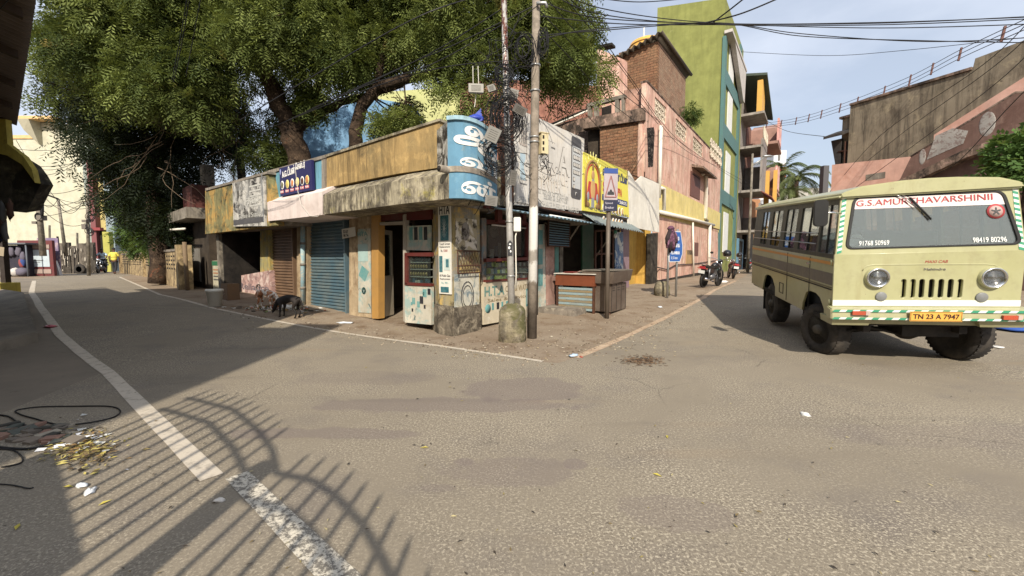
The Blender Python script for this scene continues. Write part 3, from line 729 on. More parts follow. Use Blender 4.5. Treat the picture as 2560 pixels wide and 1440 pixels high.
mb = MB(); quadbox(FR, [(1365, 778), (1390, 772), (1388, 560), (1364, 560)], .02, .3, mb); mb.build('pier', wall('dusky pink plaster', 'ab8577', [('c9b9ab', 3, .57, .65), ('7c5b50', 2, .5, .7)], [('5a4238', .4, 6)]), bR)
# red frame, show window
mb = MB()
for p, d in (([(1216, 560), (1325, 564), (1325, 556), (1216, 549)], -.02), ([(1216, 655), (1325, 650), (1325, 643), (1216, 646)], -.12), ([(1216, 706), (1325, 698), (1325, 694), (1216, 700)], -.12),
             ([(1316, 700), (1325, 699), (1325, 560), (1317, 560)], -.02), ([(1216, 520), (1325, 530), (1325, 524), (1216, 513)], -.3), ([(1245, 552), (1256, 553), (1256, 520), (1245, 520)], -.3), ([(1308, 552), (1316, 552), (1316, 526), (1308, 526)], -.3), ([(1245, 556), (1316, 558), (1316, 550), (1245, 549)], -.3)):
    quadbox(FR, p, d, d+.08, mb)
sw = mb.build('window_frame', RED, bR)
quadbox(FR, [(1217, 642), (1316, 640), (1316, 566), (1217, 562)], .03, .035).build('pane', glass('shop glass'), sw)
quadbox(FR, [(1216, 700), (1325, 694), (1325, 655), (1216, 656)], -.085, -.08).build('case_pane', glass('shop glass'), sw)
it = MB()
for y_ in (702, 684, 667):
    a = R(1217, y_, .0); b = R(1322, y_-8, .0); u_ = a[0]+.02
    it.box(a[0], b[0], -.06, .3, a[1]-.02, a[1]-.005, 3)
    while u_ < b[0]-.06:
        w_ = .05+.05*rnd.random(); far = u_ > (a[0]+b[0])*.46
        it.box(u_, u_+w_*.8, -.03, .04, a[1]-.005, a[1]+.06+.06*rnd.random(), rnd.choice([1, 2, 3, 1] if far else [4, 4, 1, 2])); u_ += w_
a = R(1225, 590, .9)
for i in range(9): it.box(a[0]+i*.16, a[0]+.1+i*.16, .86, .9, 1.35+.1*(i % 2), 1.62+.08*(i % 3), [1, 2, 1, 3][i % 4])
it.build('display_goods', MATS_IT, sw)
mb = MB()
for i, (pxx) in enumerate((1236, 1262, 1300)):
    a = R(pxx, 578, .8); mb.lathe([(.001, .0), (.15, 0), (.16, .02), (.15, .04)], (a[0], .78, a[1]), 'y', 24, 0)
    mb.tube([(a[0], .77, a[1]), (a[0]+.07, .77, a[1]+.08)], .006, 4, 1); mb.tube([(a[0], .77, a[1]), (a[0]-.1, .77, a[1]+.03)], .006, 4, 1)
mb.build('wall_clock', [plain('clock face', '8f8a78', .5), INK], bR)
mb = MB(); a = R(1220, 560, .1); b = R(1305, 568, .1); mb.cyl((a[0], .0, a[1]-.02), (b[0], .0, a[1]-.02), .016, n=8); mb.build('tube_light', WHITEP, bR)
wb = quadbox(FR, [(1209, 812), (1333, 790), (1333, 697), (1209, 706)], -.1, .12).build('painted_wall', wall('painted cream board', 'c9bca0', [('b3a488', 3, .5, .7), ('d8d2c4', 5, .55, .7)], [('7a6850', .3, 6)]), bR)
mb = MB(); a = R(1211, 742, -.1); b = R(1262, 738, -.1); c = R(1330, 735, -.1)
mb.text('H.T.A', a[0], a[1], (b[0]-a[0])*.97, .2, y=-.104, m=0, wt=.02); mb.text('CELL & WATCH', b[0]+.02, a[1]+.05, c[0]-b[0]-.05, .13, y=-.104, m=1)
mb.text('Sales & Service', a[0]+.1, a[1]-.12, c[0]-a[0]-.3, .07, y=-.104, m=1)
a = R(1214, 785, -.1)
mb.lathe([(.001, 0), (.09, 0), (.09, .004)], (a[0]+.07, -.107, a[1]+.1), 'y', 16, 2)
for i in range(5): mb.box(a[0]+.2+i*.16, a[0]+.26+i*.16+.02*(i % 2), -.106, -.1, a[1]+.06, a[1]+.2, [2, 3, 2][i % 3])
c = R(1316, 735, -.1); mb.box(c[0]-.02, c[0]+.16, -.107, -.1, a[1]+.02, a[1]+.42, 2); mb.box(c[0]+.0, c[0]+.14, -.109, -.1, a[1]+.07, a[1]+.38, 4)
mb.build('lettering', [plain('letter green', '5f8d84', .7, dirt=.4), plain('letter brown', '8d7b58', .7, dirt=.4), TEAL, INK, plain('print pale', 'b9c9c4', .6)], wb)
mb = MB()
for y0, y1 in ((575, 612), (622, 662), (672, 715)):
    quadbox(FR, [(1342, y1), (1357, y1-1), (1357, y0), (1342, y0)], -.006, .0, mb, 0)
mb.build('phone_poster', [TEAL], bR)
# shop two: louvred flap, dark doorway, green door
fl = MB(); a = R(1368, 616, -.12); b = R(1422, 613, -.12); z1_ = R(1368, 545, -.12)[1]
fl.box(a[0], b[0], -.13, -.11, a[1], z1_, 1)
for i in range(10):
    z_ = a[1]+.04+i*(z1_-a[1]-.08)/10; fl.cbox(((a[0]+b[0])/2, -.14, z_), (b[0]-a[0]-.06, .03, .012), 0, Matrix.Rotation(.6, 3, 'X'))
for x_ in (a[0], b[0]-.03): fl.box(x_, x_+.03, -.16, -.11, a[1], z1_, 2)
for z_ in (a[1], z1_-.03): fl.box(a[0], b[0], -.158, -.112, z_, z_+.03, 2)
fl.build('louvre_flap', [plain('louvre blue', '5c8496', .5, dirt=.4), DARK, RUSTY], bR)
quadbox(FR, [(1456, 735), (1484, 726), (1484, 560), (1456, 560)], .25, .3).build('green_door', plain('dark green paint', '17462c', .5, dirt=.4), bR)
quadbox(FR, [(1388, 690), (1397, 690), (1397, 615), (1388, 615)], .0, .06).build('door_frame', plain('teal paint', '3f7c74', .6, dirt=.4), bR)
mb = MB()
for pxx in (1488, 1503, 1518, 1532): quadbox(FR, [(pxx, 700), (pxx+3, 700), (pxx+3, 575), (pxx, 575)], .0, .03, mb)
for yy in (638, 700, 580): quadbox(FR, [(1488, yy), (1535, yy-2), (1535, yy-6), (1488, yy-5)], -.03, .0, mb)
mb.build('steel_grille', RUSTY, bR)
quadbox(FR, [(1538, 740), (1558, 736), (1558, 580), (1538, 580)], -.02, .0).build('mural_panel', wall('blue mural', '6b86a8', [('c4c8c4', 2.2, .5, .55), ('3b5a82', 3, .55, .6)]), bR)
quadbox(FR, [(1558, 740), (1573, 737), (1573, 572), (1558, 572)], -.01, .08).build('door_frame', plain('mauve frame', '8a6f78', .6, dirt=.4), bR)
YW = wall('bright yellow plaster', 'cfa22f', [('b98e30', 1.5, .5, .7), ('d6b560', 4, .6, .8)], [('7c5d20', .4, 6)])
mb = MB(); a = FR.u(1577); b = FR.u(1625); mb.box(a, b+.5, .55, .65, .1, 2.75); mb.box(b-.02, b+.35, .1, .65, .1, 2.75); mb.build('recess_wall', YW, bR)
mb = MB(); quadbox(FR, [(1624, 735), (1642, 730), (1645, 582), (1626, 584)], -.05, .12, mb); mb.build('pier', wall('blackened pillar', '4b443a', [('2a2620', 3, .45, .6), ('7c7263', 5, .6, .7)], [('1d1a17', .6, 8)], bs=.8), bR)
# floor step under the counters
mb = MB(); a = R(1340, 790, -.1); mb.box(FR.u(1345), FR.u(1630), -1.0, .4, 0, .22); bevel(mb.build('plinth', GREYC, bR), .03)
# corrugated awnings
AWN = plain('blue grey corrugated sheet', '6f8fa0', .5, metal=.4, dirt=.4, dcol='7a7468')
def corrugated(fr_, c00, c10, c11, c01, nw, amp, name, mat, parent, th=.006, curve=0.0, nl=1):   # u along first edge; corners (u,y,z)
    A_, B_, C_, D_ = map(Vector, (c00, c10, c11, c01)); mb = MB(); vs = []; N = nw*6
    for j in range(nl+1):
        t = j/nl
        for i in range(N+1):
            s_ = i/N; p = A_.lerp(B_, s_).lerp(D_.lerp(C_, s_), t)
            vs.append((p.x, p.y, p.z + amp*math.sin(s_*nw*2*PI) + curve*4*t*(1-t)))
    M = N+1; nv = len(vs); vs += [(x, y, z-th) for x, y, z in vs]
    fs = []
    for j in range(nl):
        for i in range(N):
            a = j*M+i; fs.append((a, a+1, a+M+1, a+M)); fs.append((nv+a, nv+a+M, nv+a+M+1, nv+a+1))
    for i in range(N): fs.append((i, nv+i, nv+i+1, i+1)); k = nl*M+i; fs.append((k, k+1, nv+k+1, nv+k))
    for j in range(nl): fs.append((j*M, (j+1)*M, nv+(j+1)*M, nv+j*M)); k = j*M+N; fs.append((k, nv+k, nv+k+M, k+M))
    mb.add(vs, fs, 0, True); return mb.build(name, mat, parent)
a = R(1275, 516, -.75); b = R(1490, 538, -.75)
corrugated(FR, (a[0], -.95, a[1]-.1), (b[0], -.95, a[1]-.1), (b[0], .3, a[1]+.12), (a[0], .3, a[1]+.12), 22, .018, 'awning', AWN, bR)
a = R(1487, 555, -1.0); b = R(1602, 572, -1.0)
corrugated(FR, (a[0], -1.05, a[1]-.03), (b[0]+.1, -1.05, a[1]-.08), (b[0]+.1, .0, a[1]+.3), (a[0], .0, a[1]+.3), 18, .02, 'awning', plain('grey dusty corrugated sheet', '7b8685', .6, metal=.2, dirt=.6, dcol='5c564b'), bR, curve=.14, nl=6)
mb = MB(); a = R(1345, 540, -.4); b = R(1440, 549, -.4); mb.cyl((a[0], -.7, a[1]), (b[0], -.7, a[1]), .018, n=8); mb.build('tube_light', WHITEP, bR)
# ------------------------------------------------------------ signboards above the shops
def board(name, label, fr, quad, d, th, mat, cat='sign'):
    q = [fr.px(x, y, d) for x, y in quad]; o = fr.w(q[0][0], d, 0)
    b = thing(name, label, cat, (o.x, o.y, 0), fr.a)
    mb = MB(); u0 = q[0][0]; pts = [(a[0]-u0, a[1]) for a in q]; mb.prism(pts, 0, th)
    mb.build('panel', mat, b); return b, pts
BW = wall('faded hoarding print', 'cfcac2', [('d9cdb8', 1.2, .55, .75), ('bcc4c8', 1.6, .6, .8), ('a79d90', 5, .62, .75)], [('8f8271', .35, 6)], bs=.06)
GRL = plain('faded grey outline', '726e6b', .7, dirt=.3, dcol='c9c4bc', dsc=6)
BRL = plain('faded brown outline', 'a79a90', .7, dirt=.3, dcol='cfc4bc', dsc=6)
DGR = plain('dark grey print', '4a484a', .6, dirt=.3, dcol='77726a')
b1, P = board('hoarding', 'large faded white hoarding with a phone picture and H.T.A CELL & WATCH CENTER', FR, [(1291, 512), (1455, 527), (1461, 347), (1291, 270)], -.72, .06, BW)
W_ = P[1][0]; zb0, zt0 = P[0][1], P[3][1]
mb = MB(); mb.box(-.0, W_, .0, .4, zb0+.02, zb0+.06); mb.box(.0, .05, .06, .45, zb0, zt0-.1); mb.box(W_-.06, W_-.01, .06, .45, zb0, P[2][1]-.1); mb.build('frame', RUSTY, b1)
def rim(mb, s, x, z, w_, h_, y, k, m0, m1, wt=0):      # outlined lettering: outline colour behind, pale in front
    mb.text(s, x-k, z-k, w_+2*k, h_+2*k, y=y, m=m0, wt=wt+.02); mb.text(s, x, z, w_, h_, y=y-.004, m=m1, wt=wt)
def bu(px, py): q = FR.px(px, py, -.72); return q[0]-FR.px(1291, 512, -.72)[0], q[1]
mb = MB(); y_ = -.006
x, z = bu(1358, 420); x2, _ = bu(1423, 400); rim(mb, 'H.T.A', x-.62, z-.02, x2-x+.62, .62, y_, .012, 0, 3, .01)
x, z = bu(1360, 436); x2, _ = bu(1421, 436); rim(mb, 'CELL & WATCH', x-.75, z-.12, x2-x+.72, .3, y_, .006, 1, 3, .01)
x, z = bu(1363, 462); x2, _ = bu(1405, 470); rim(mb, 'CENTER', x-.35, z-.12, x2-x+.3, .3, y_, .006, 1, 3, .01)
x, z = bu(1365, 480); x2, _ = bu(1423, 480); mb.text('All kinds of Mobiles', x-.4, z-.06, x2-x+.35, .12, y=y_, m=2); x, z = bu(1365, 493); mb.text('Sales & Service', x-.1, z-.04, x2-x, .12, y=y_, m=2)
x, z = bu(1298, 519); x2, _ = bu(1452, 519); mb.text('CELL PHONE RECHARGE  *  SERVICE  *  WATCHES', .1, zb0+.06, W_-.3, .13, y=y_, m=2)
mb.box(.12, .3, y_, 0, zb0+.5, zb0+1.0, 4); 
for i in range(5): mb.box(.1+.02*i, .36, y_, 0, zb0+.42+i*.09, zb0+.44+i*.09, 5)
mb.text('HTA', .08, zt0-.6, .3, .4, y=y_, m=0); mb.text('CELL', .08, zb0+1.15, .3, .3, y=y_, m=1)
# phone picture
x, z = bu(1427, 494); x2, zt_ = bu(1456, 352)
def rr(x0, x1, z0, z1, r, n=4):
    P_ = []
    for cx, cz, a0 in ((x1-r, z1-r, 0), (x0+r, z1-r, 90), (x0+r, z0+r, 180), (x1-r, z0+r, 270)):
        for k in range(n+1): a = math.radians(a0+90*k/n); P_.append((cx+r*math.cos(a), cz+r*math.sin(a)))
    return P_[::-1]
mb.prism(rr(x, x2-.06, z, zt_, .08), -.008, 0, 6); mb.prism(rr(x+.04, x2-.10, z+.24, zt_-.22, .01), -.012, 0, 7)
for i in range(4):
    for j in range(6):
        a = x+.08+i*(x2-x-.22)/4; c = zt_-.36-j*.17
        if j < 4 or i == 0: mb.prism(rr(a, a+.085, c-.0, c+.11, .02, 2), -.018, -.012, 6); mb.prism(rr(a+.01, a+.075, c+.012, c+.098, .02, 2), -.022, -.012, 3)
mb.lathe([(.05, 0), (.05, .004)], ((x+x2-.06)/2, -.013, z+.11), 'y', 14, 2); mb.lathe([(.036, 0), (.036, .004)], ((x+x2-.06)/2, -.016, z+.11), 'y', 14, 6)
mb.build('print', [GRL, BRL, plain('pale grey text', 'aaa8a4', .7, dirt=.3, dcol='c9c4bc'), BW, plain('faded blue print', 'a9c0cc', .6), GRL, DGR, plain('screen grey print', 'b4b6b6', .6, dirt=.3, dcol='d0d0cc', dsc=2)], b1)
YB = plain('yellow banner print', 'd8cc10', .5, dirt=.15, dcol='b5a51a', dsc=2)
b2, P = board('banner', 'bright yellow banner with a garlanded figure in an arch above the awning', FR, [(1456, 526), (1573, 543), (1568, 427), (1459, 380)], -.74, .04, YB)
W_ = P[1][0]; zb0 = P[0][1]
def yu(px, py): q = FR.px(px, py, -.74); return q[0]-FR.px(1456, 526, -.74)[0], q[1]
BR2 = plain('print brown', '8f6a35', .6, dirt=.3); RD2 = plain('print bright red', 'b8321f', .6); 
mb = MB(); x0, z0 = yu(1460, 523); x1, z1 = yu(1502, 401)
cx = (x0+x1)/2; 
arch = [(x0+.06, z0+.08)] + [(cx+(x1-x0)*.46*math.cos(PI-PI*i/12), z1-.62+.5*math.sin(PI*i/12)) for i in range(13)] + [(x1-.06, z0+.08)]
mb.tube([(p[0], -.006, p[1]) for p in arch], .035, 6, 0); mb.tube([(cx+(p[0]-cx)*.84, -.006, z0+.12+(p[1]-z0-.12)*.93) for p in arch], .015, 6, 1)
for i in range(11): th = PI*(i+.5)/11; mb.tube([(cx+(x1-x0)*.52*math.cos(th), -.004, z1-.6+.58*math.sin(th)), (cx+(x1-x0)*.62*math.cos(th), -.004, z1-.6+.72*math.sin(th))], .012, 4, 5)
mb.ell((cx, -.012, z1-.46), (.09, .01, .12), 4, 12, 8); mb.ell((cx, -.012, z1-.26), (.06, .01, .1), 0, 10, 6); mb.ell((cx, -.01, z1-.82), (.15, .01, .28), 2, 12, 8)
mb.prism([(x0+.12, z0+.3), (x1-.12, z0+.3), (cx+.24, z0+.72), (cx-.24, z0+.72)], -.012, -.002, 1); mb.prism([(cx-.08, z0+.08), (cx+.08, z0+.08), (cx+.06, z0+.8), (cx-.06, z0+.8)], -.016, -.002, 3)
for s_ in (-1, 1): mb.ell((cx+s_*.3, -.012, z0+.14), (.13, .01, .07), 0, 8, 5); mb.ell((cx+s_*.27, -.012, z0+.34), (.07, .01, .12), 3, 8, 5)
mb.build('figure_print', [BR2, RD2, plain('print ochre', 'c79a52', .6), plain('print grey', '8d8f93', .6), plain('print skin', 'b98a58', .6), plain('print light yellow', 'f0e88a', .6)], b2)
mb = MB(); x0, z0 = yu(1508, 438); x1, _ = yu(1573, 440)
mb.text('ஸ்ரீ ஐயப்பா டிபன்', x0-.05, z0-.1, x1-x0-.12, .36, y=-.006, m=0, wt=.03, rot=-.0)
mb.text('SRI', x0-.02, z0-.42, .32, .26, y=-.006, m=1, wt=.03); mb.text('AYYAPPA', x0+.5, z0-.42, .85, .22, y=-.006, m=1, wt=.02)
mb.box(x0-.05, x1-.12, -.006, 0, z0-.66, z0-.5, 0); mb.text('TIFFIN * MEALS * SNACKS', x0, z0-.63, x1-x0-.2, .1, y=-.01, m=3)
for i in range(7):
    for j in range(2):
        c = (x0+.06+i*.22, -.01, z0-.85-j*.34); mb.ell(c, (.095, .008, .12), 3, 10, 6); mb.ell((c[0], -.016, c[2]), (.07, .008, .09), 2 + 2*((i+j) % 2), 8, 5, jit=.4, seed=i)
mb.text('No. 12, Main Road, Chennai  -  600 012', .35, zb0+.05, W_-.5, .09, y=-.006, m=0)
mb.build('lettering', [plain('print navy', '27366b', .6), RD2, plain('print ochre', 'c79a52', .6), WHITEP, BR2], b2)
TW = wall('torn white flex', 'd9d4c8', [('c8c1b2', 1.5, .5, .75)], [('a59a86', .25, 5)], bs=.05)
q = [(1570, 566), (1648, 581), (1648, 460), (1632, 452), (1622, 448), (1604, 440), (1596, 447), (1588, 455), (1580, 440), (1572, 427)]
b3, P = board('blank_hoarding', 'blank white torn hoarding with jagged top edge right of the yellow banner', FR, q, -.71, .03, TW)
mb = MB(); W_ = P[1][0]
mb.tube([(.05, .06, P[-1][1]-.05), (W_-.05, .06, P[2][1]-.02)], .02, 5); mb.tube([(W_*.5, .06, P[2][1]+.2), (W_*.5, .06, P[0][1])], .02, 5)
mb.build('frame', RUSTY, b3)
# dark blue tiffin board on the left parapet
NAV = plain('navy board', '1f1c52', .45, dirt=.15, dcol='3d3a6a')
b4, P = board('tiffin_board', 'dark blue snack shop board with six dish pictures on pale blue parapet', FL, [(701, 491), (781, 474), (778, 399), (698, 421)], -.72, .06, NAV)
W_ = P[1][0]
def nu(px, py): q = FL.px(px, py, -.72); return q[0]-FL.px(701, 491, -.72)[0], q[1]
mb = MB(); x, z = nu(706, 443); x2, z2_ = nu(768, 427)
mb.text('A.G.', x, z-.02, .24, .14, y=-.006, m=0, wt=.03, rot=.06); mb.text('டிபன்', x+.27, z+.0, .33, .2, y=-.006, m=0, wt=.02, rot=.06); mb.text('ெசன்டர்', x+.64, z+.04, .42, .2, y=-.006, m=0, wt=.02, rot=.06)
mb.ell((x-.07, -.01, z+.12), (.04, .006, .07), 1, 8, 5)
for i in range(6):
    px_ = 707+i*12.4; c = nu(px_, 463-i*2.7); mb.ell((c[0], -.01, c[1]), (.085, .006, .1), 0 if i % 2 == 0 else 2, 12, 8)
    mb.ell((c[0], -.017, c[1]), (.055, .006, .07), [3, 4, 5, 2, 6, 5][i], 8, 5, jit=.5, seed=i)
    c = nu(px_-3, 479-i*2.7); mb.box(c[0]-.04, c[0]+.11, -.006, 0, c[1]-.045, c[1]+.02, 7); mb.text(['Idli', 'Dosai', 'Pongal', 'Upma', 'Poori', 'Vada'][i], c[0]-.03, c[1]-.03, .13, .04, y=-.01, m=0)
mb.build('print', [WHITEP, plain('print line', '8a93c4', .6), plain('print cream', 'e0cf7a', .6), plain('print dark food', '6b6a4c', .6), plain('print yellow food', 'c8b040', .6), plain('print orange food', 'c9762e', .6), plain('print brown food', '5a2f25', .6), plain('print pink', 'cf6a70', .6)], b4)
# weathered black and white poster board on the left section
WB = wall('weathered monochrome poster', 'c4c0b8', [('55524e', 2.2, .5, .57), ('8b8a88', 4, .5, .62), ('302f2e', 3.1, .6, .64)], [('3d3b38', .6, 9)], bs=.1)
b5, P = board('weathered_board', 'weathered black and white poster board beside peeling yellow plaster', FL, [(584, 566), (662, 565), (660, 440), (581, 458)], -.86, .05, WB)
W_ = P[1][0]; zb0 = P[0][1]; zt0 = P[3][1]
mb = MB(); mb.text('FRESH', W_*.45, zb0+(zt0-zb0)*.45, W_*.5, .16, y=-.006, m=0, wt=.02)
for i in range(5): mb.box(W_*.58, W_*.92, -.005, 0, zt0-.22-i*.12, zt0-.18-i*.12, 0)
mb.text('Coffee & Snacks', W_*.2, zb0+.18, W_*.7, .12, y=-.006, m=0); mb.box(W_-.05, W_-.02, -.01, 0, zb0+.03, zt0+.05, 1); mb.box(.02, W_-.02, -.006, 0, zb0+.03, zb0+.16, 2)
mb.build('print', [plain('worn white lettering', 'b9b7b0', .7, dirt=.5, dcol='5a5955', dsc=9), STEEL, DGR], b5)
# HTA paper board on the pier and the little notice
b6, P = board('pier_poster', 'tall pale poster with teal gadget pictures on pier right of blue shutter', FL, [(896, 781), (927, 783), (926, 571), (895, 573)], -.035, .012, POSTER)
W_ = P[1][0]; zb0, zt0 = P[0][1], P[3][1]; mb = MB()
hh_ = zt0-zb0
mb.text('HTA', .05, zt0-.16, W_-.1, .1, y=-.004, m=0)
mb.prism([(.05, zb0+hh_*.45), (W_*.6, zb0+hh_*.38), (W_-.03, zb0+hh_*.5), (W_*.4, zb0+hh_*.57)], -.004, 0, 0); mb.prism([(.05, zb0+hh_*.62), (W_-.05, zb0+hh_*.62), (W_-.05, zb0+hh_*.82), (.05, zb0+hh_*.82)], -.004, 0, 1)
mb.lathe([(.001, 0), (.08, 0)], (W_*.5, -.006, zb0+hh_*.27), 'y', 14, 0); mb.lathe([(.001, 0), (.045, 0)], (W_*.5, -.008, zb0+hh_*.27), 'y', 14, 1)
mb.build('print', [TEAL, plain('pale teal print', '9dbab6', .6, dirt=.3)], b6)
b7, P = board('notice', 'small white notice sheet with numbers at top right of blue shutter', FL, [(856, 597), (889, 590), (887, 567), (854, 573)], -.12, .006, plain('notice sheet', 'c9c4b8', .7, dirt=.2))
mb = MB(); mb.text('TO LET', .04, P[0][1]+.12, .2, .07, y=-.004); mb.text('98 96', .05, P[0][1]+.04, .2, .06, y=-.004); mb.build('lettering', INK, b7)
b8, P = board('green_board', 'green topped pale menu board at far left shopfront', FL, [(534, 738), (580, 730), (577, 650), (531, 652)], -.16, .03, plain('pale board', 'b3ab90', .7, dirt=.4))
W_ = P[1][0]; mb = MB(); mb.box(0, W_, -.005, 0, P[3][1]-.16, P[3][1]-.01, 0)
for i in range(4): mb.box(.08, W_-.1-.1*(i % 2), -.004, 0, P[3][1]-.32-i*.11, P[3][1]-.28-i*.11, 1 if i < 2 else 2)
mb.build('print', [plain('print green', '1f6b45', .6), plain('print orange', 'a8683f', .6), DGR], b8)
# wire hanging from the tiffin board
mb = MB(); p = [L(x, y, -.9) for x, y in ((738, 420), (745, 480), (752, 510), (775, 540), (795, 541), (803, 533))]; pts = [FL.w(a[0], -.9, a[1]) for a in p]
tag(mb.tube(pts, .006, 5).build('hanging_wire', plain('white wire', 'c9c4b8', .6)), 'thin white wire dangling from the dark blue board down over pale pink sunshade', 'wire')
# drain pipes between the shutters
p = [FL.w(L(757, y, -.1)[0], -.1, L(757, y, -.1)[1]) for y in (555, 600, 765)]
o = thing('drain_pipe', 'peeling pale blue drain pipe between the brown and blue shutters', 'pipe', tuple(FL.w(L(757, 765, -.1)[0], -.1, .15)))
mb = MB(); mb.cyl(p[0], p[2], .055, n=12); mb.build('pipe', wall('peeling blue pipe paint', '8fb0b8', [('b9b29f', 4, .5, .6)], None), o, world=True)
mb = MB(); 
for k in (.25, .5, .78): c = p[0].lerp(p[2], k); mb.cyl(c-Vector((0, 0, .03)), c+Vector((0, 0, .03)), .068, n=12)
c = p[2]; mb.cyl(c, c+Vector((-.02, -.16, -.1)), .06, n=12); mb.build('collar', GREYC, o, world=True)
# ------------------------------------------------------------ poles
def metal_pole(name, label, base, top, r0, r1, mat):
    o = thing(name, label, 'pole', tuple(base)); mb = MB(); b = Vector(base); t_ = Vector(top)
    mb.tube([b+(t_-b)*k for k in (0, .33, .66, 1)], [r0, r0+(r1-r0)*.33, r0+(r1-r0)*.66, r1], 14); mb.build('shaft', mat, o, world=True); return o
pb_ = G(1272, 852); PB = Vector((at(1281, 760, pb_.y+.02).x, pb_.y+.05, .0)); PT = at(1256, -150, PB.y+.1)
tp = NT('aluminium painted pole'); v = tp.coord(); c = tp.mix(tp.ramp(tp.noise(v, 6, 6, .7), .35, .7), lin('9a9690'), lin('bdbab6'))
zs = tp.n('ShaderNodeSeparateXYZ', {'Vector': v}).outputs[2]
c = tp.mix(tp.math('MULTIPLY', tp.ramp(tp.noise(tp.coord(sc=(8, 8, 2.2)), 1, 5, .8), .5, .54), tp.ramp(tp.math('MULTIPLY', zs, .1), .4, .43)), c, lin('5a2f22'))
tp.bsdf(c, .5, tp.noise(v, 20, 6, .7), .25, .01, metal=.3); ALP = tp.mat
pole1 = metal_pole('metal_pole', 'silver metal pole carrying cable coils, set in a round concrete footing', PB, PT, .062, .045, ALP)
mb = MB(); fz = .62; mb.lathe([(.0, -.1), (.235, -.1), (.235, .2), (.225, .5), (.2, .56), (.09, .64), (.0, .64)], (0, 0, 0), 'z', 20)
ft = mb.build('footing', wall('mossy concrete footing', '9a8e72', [('5d5a36', 2.6, .45, .6), ('6c6355', 6, .5, .62), ('b5aa92', 4, .55, .7)], [('4b4630', .5, 6)], bs=1.0, bump=9, bd=.04), pole1)
bm = bmesh.new(); bm.from_mesh(ft.data)
for vtx in bm.verts: vtx.co += Vector((rnd.uniform(-.012, .012), rnd.uniform(-.012, .012), rnd.uniform(-.01, .01)))
bm.to_mesh(ft.data); bm.free()
def onpole(py): k = (zof(py, PB.y)-PB.z)/(PT.z-PB.z); return PB.lerp(PT, k)
mb = MB(); c = onpole(620); mb.prism([(-.03, -.12), (.03, -.12), (.035, .08), (0, .13), (-.035, .08)], -.068, -.06); mb.M = None
ob = MB(Matrix.Translation(c-PB)); ob.prism([(-.04, -.13), (.04, -.13), (.045, .08), (0, .13), (-.045, .08)], -.072, -.058, 0); ob.ell((-.015, -.074, .0), (.02, .004, .025), 1, 8, 5); ob.ell((.01, -.074, -.06), (.015, .004, .02), 1, 8, 5); ob.ell((.0, -.074, .06), (.02, .004, .015), 1, 8, 5); ob.build('sticker', [INK, WHITEP], pole1)
for py in (555, 690):
    c = onpole(py)-PB; MB().cyl(c-Vector((0, 0, .012)), c+Vector((0, 0, .012)), .07, n=14).build('clamp', STEEL, pole1)
# white meter box with conduit
c = onpole(562)-PB; mb = MB(); mb.box(c.x+.07, c.x+.19, c.y-.06, c.y+.04, c.z-.12, c.z+.12); bevel(mb.build('meter_box', plain('meter box white', 'cfccc4', .5, dirt=.2), pole1), .01)
c2 = onpole(700)-PB; MB().tube([(c.x+.12, c.y, c.z-.12), (c.x+.1, c.y-.01, c.z-.2), (c2.x+.09, c2.y, c2.z+.1), (c2.x+.08, c2.y, c2.z-.15)], .012, 6).build('conduit', PVC, pole1)
# tall concrete pole
QB = G(1330, 845); QT = at(1343, -180, QB.y+.05)
tp = NT('banded concrete pole'); tc_ = tp.n('ShaderNodeTexCoord'); v = tc_.outputs['Object']; zs = tp.n('ShaderNodeSeparateXYZ', {'Vector': v}).outputs[2]
n1 = tp.noise(v, 7, 6, .75); c = tp.mix(tp.ramp(n1, .35, .65), lin('6f6558'), lin('97897a'))
zn = tp.math('ADD', tp.math('MULTIPLY', zs, .25), tp.math('MULTIPLY', tp.math('SUBTRACT', tp.noise(tp.coord(sc=(6, 6, 2)), 1.5, 6, .8), .5), .10))
band = tp.math('MULTIPLY', tp.ramp(zn, .245, .25), tp.ramp(zn, .565, .57, (1, 1, 1, 1), (0, 0, 0, 1)))
gap = tp.math('MULTIPLY', tp.ramp(zn, .33, .335), tp.ramp(zn, .385, .39, (1, 1, 1, 1), (0, 0, 0, 1)))
band = tp.math('SUBTRACT', band, tp.math('MULTIPLY', gap, .75), True)
c = tp.mix(band, c, lin('cfccc6')); low = tp.ramp(zn, .1, .16, (1, 1, 1, 1), (0, 0, 0, 1)); c = tp.mix(tp.math('MULTIPLY', low, .6), c, lin('3f352c'))
tp.bsdf(c, .85, tp.noise(v, 25, 6, .7), .5, .01); 
pole2 = metal_pole('electric_pole', 'tall concrete electric pole with white painted band in front of the hoarding', QB, QT, .085, .062, tp.mat)
def onq(py): k = (zof(py, QB.y)-QB.z)/(QT.z-QB.z); return QB.lerp(QT, k)-QB
for py in (180, 350, 362, 240):
    c = onq(py); MB().cyl(c-Vector((0, 0, .012)), c+Vector((0, 0, .012)), .088, n=14).build('clamp', STEEL, pole2)
c = onq(365); mb = MB(Matrix.Translation(c) @ Matrix.Rotation(.5, 4, 'Z')); mb.box(.08, .22, -.1, .03, -.17, .17, 0)
for k in (-1, 0, 1): mb.box(.1, .13, -.112, -.1, k*.1-.02, k*.1+.03, 1)
mb.box(.06, .24, -.11, .04, .17, .185, 0); mb.build('junction_box', [plain('cream junction box', 'c9b98c', .5, dirt=.3), DARK], pole2)
mb = MB(); rr_ = random.Random(3)
for i in range(9):
    p = [c+Vector((.15+rr_.uniform(-.03, .03), -.02, -.17))]
    for k in range(6): p.append(p[-1]+Vector((rr_.uniform(-.07, .07), rr_.uniform(-.03, .03), rr_.uniform(-.11, -.0))))
    mb.tube(p, .006, 4)
mb.build('tangled_leads', CABLE, pole2)
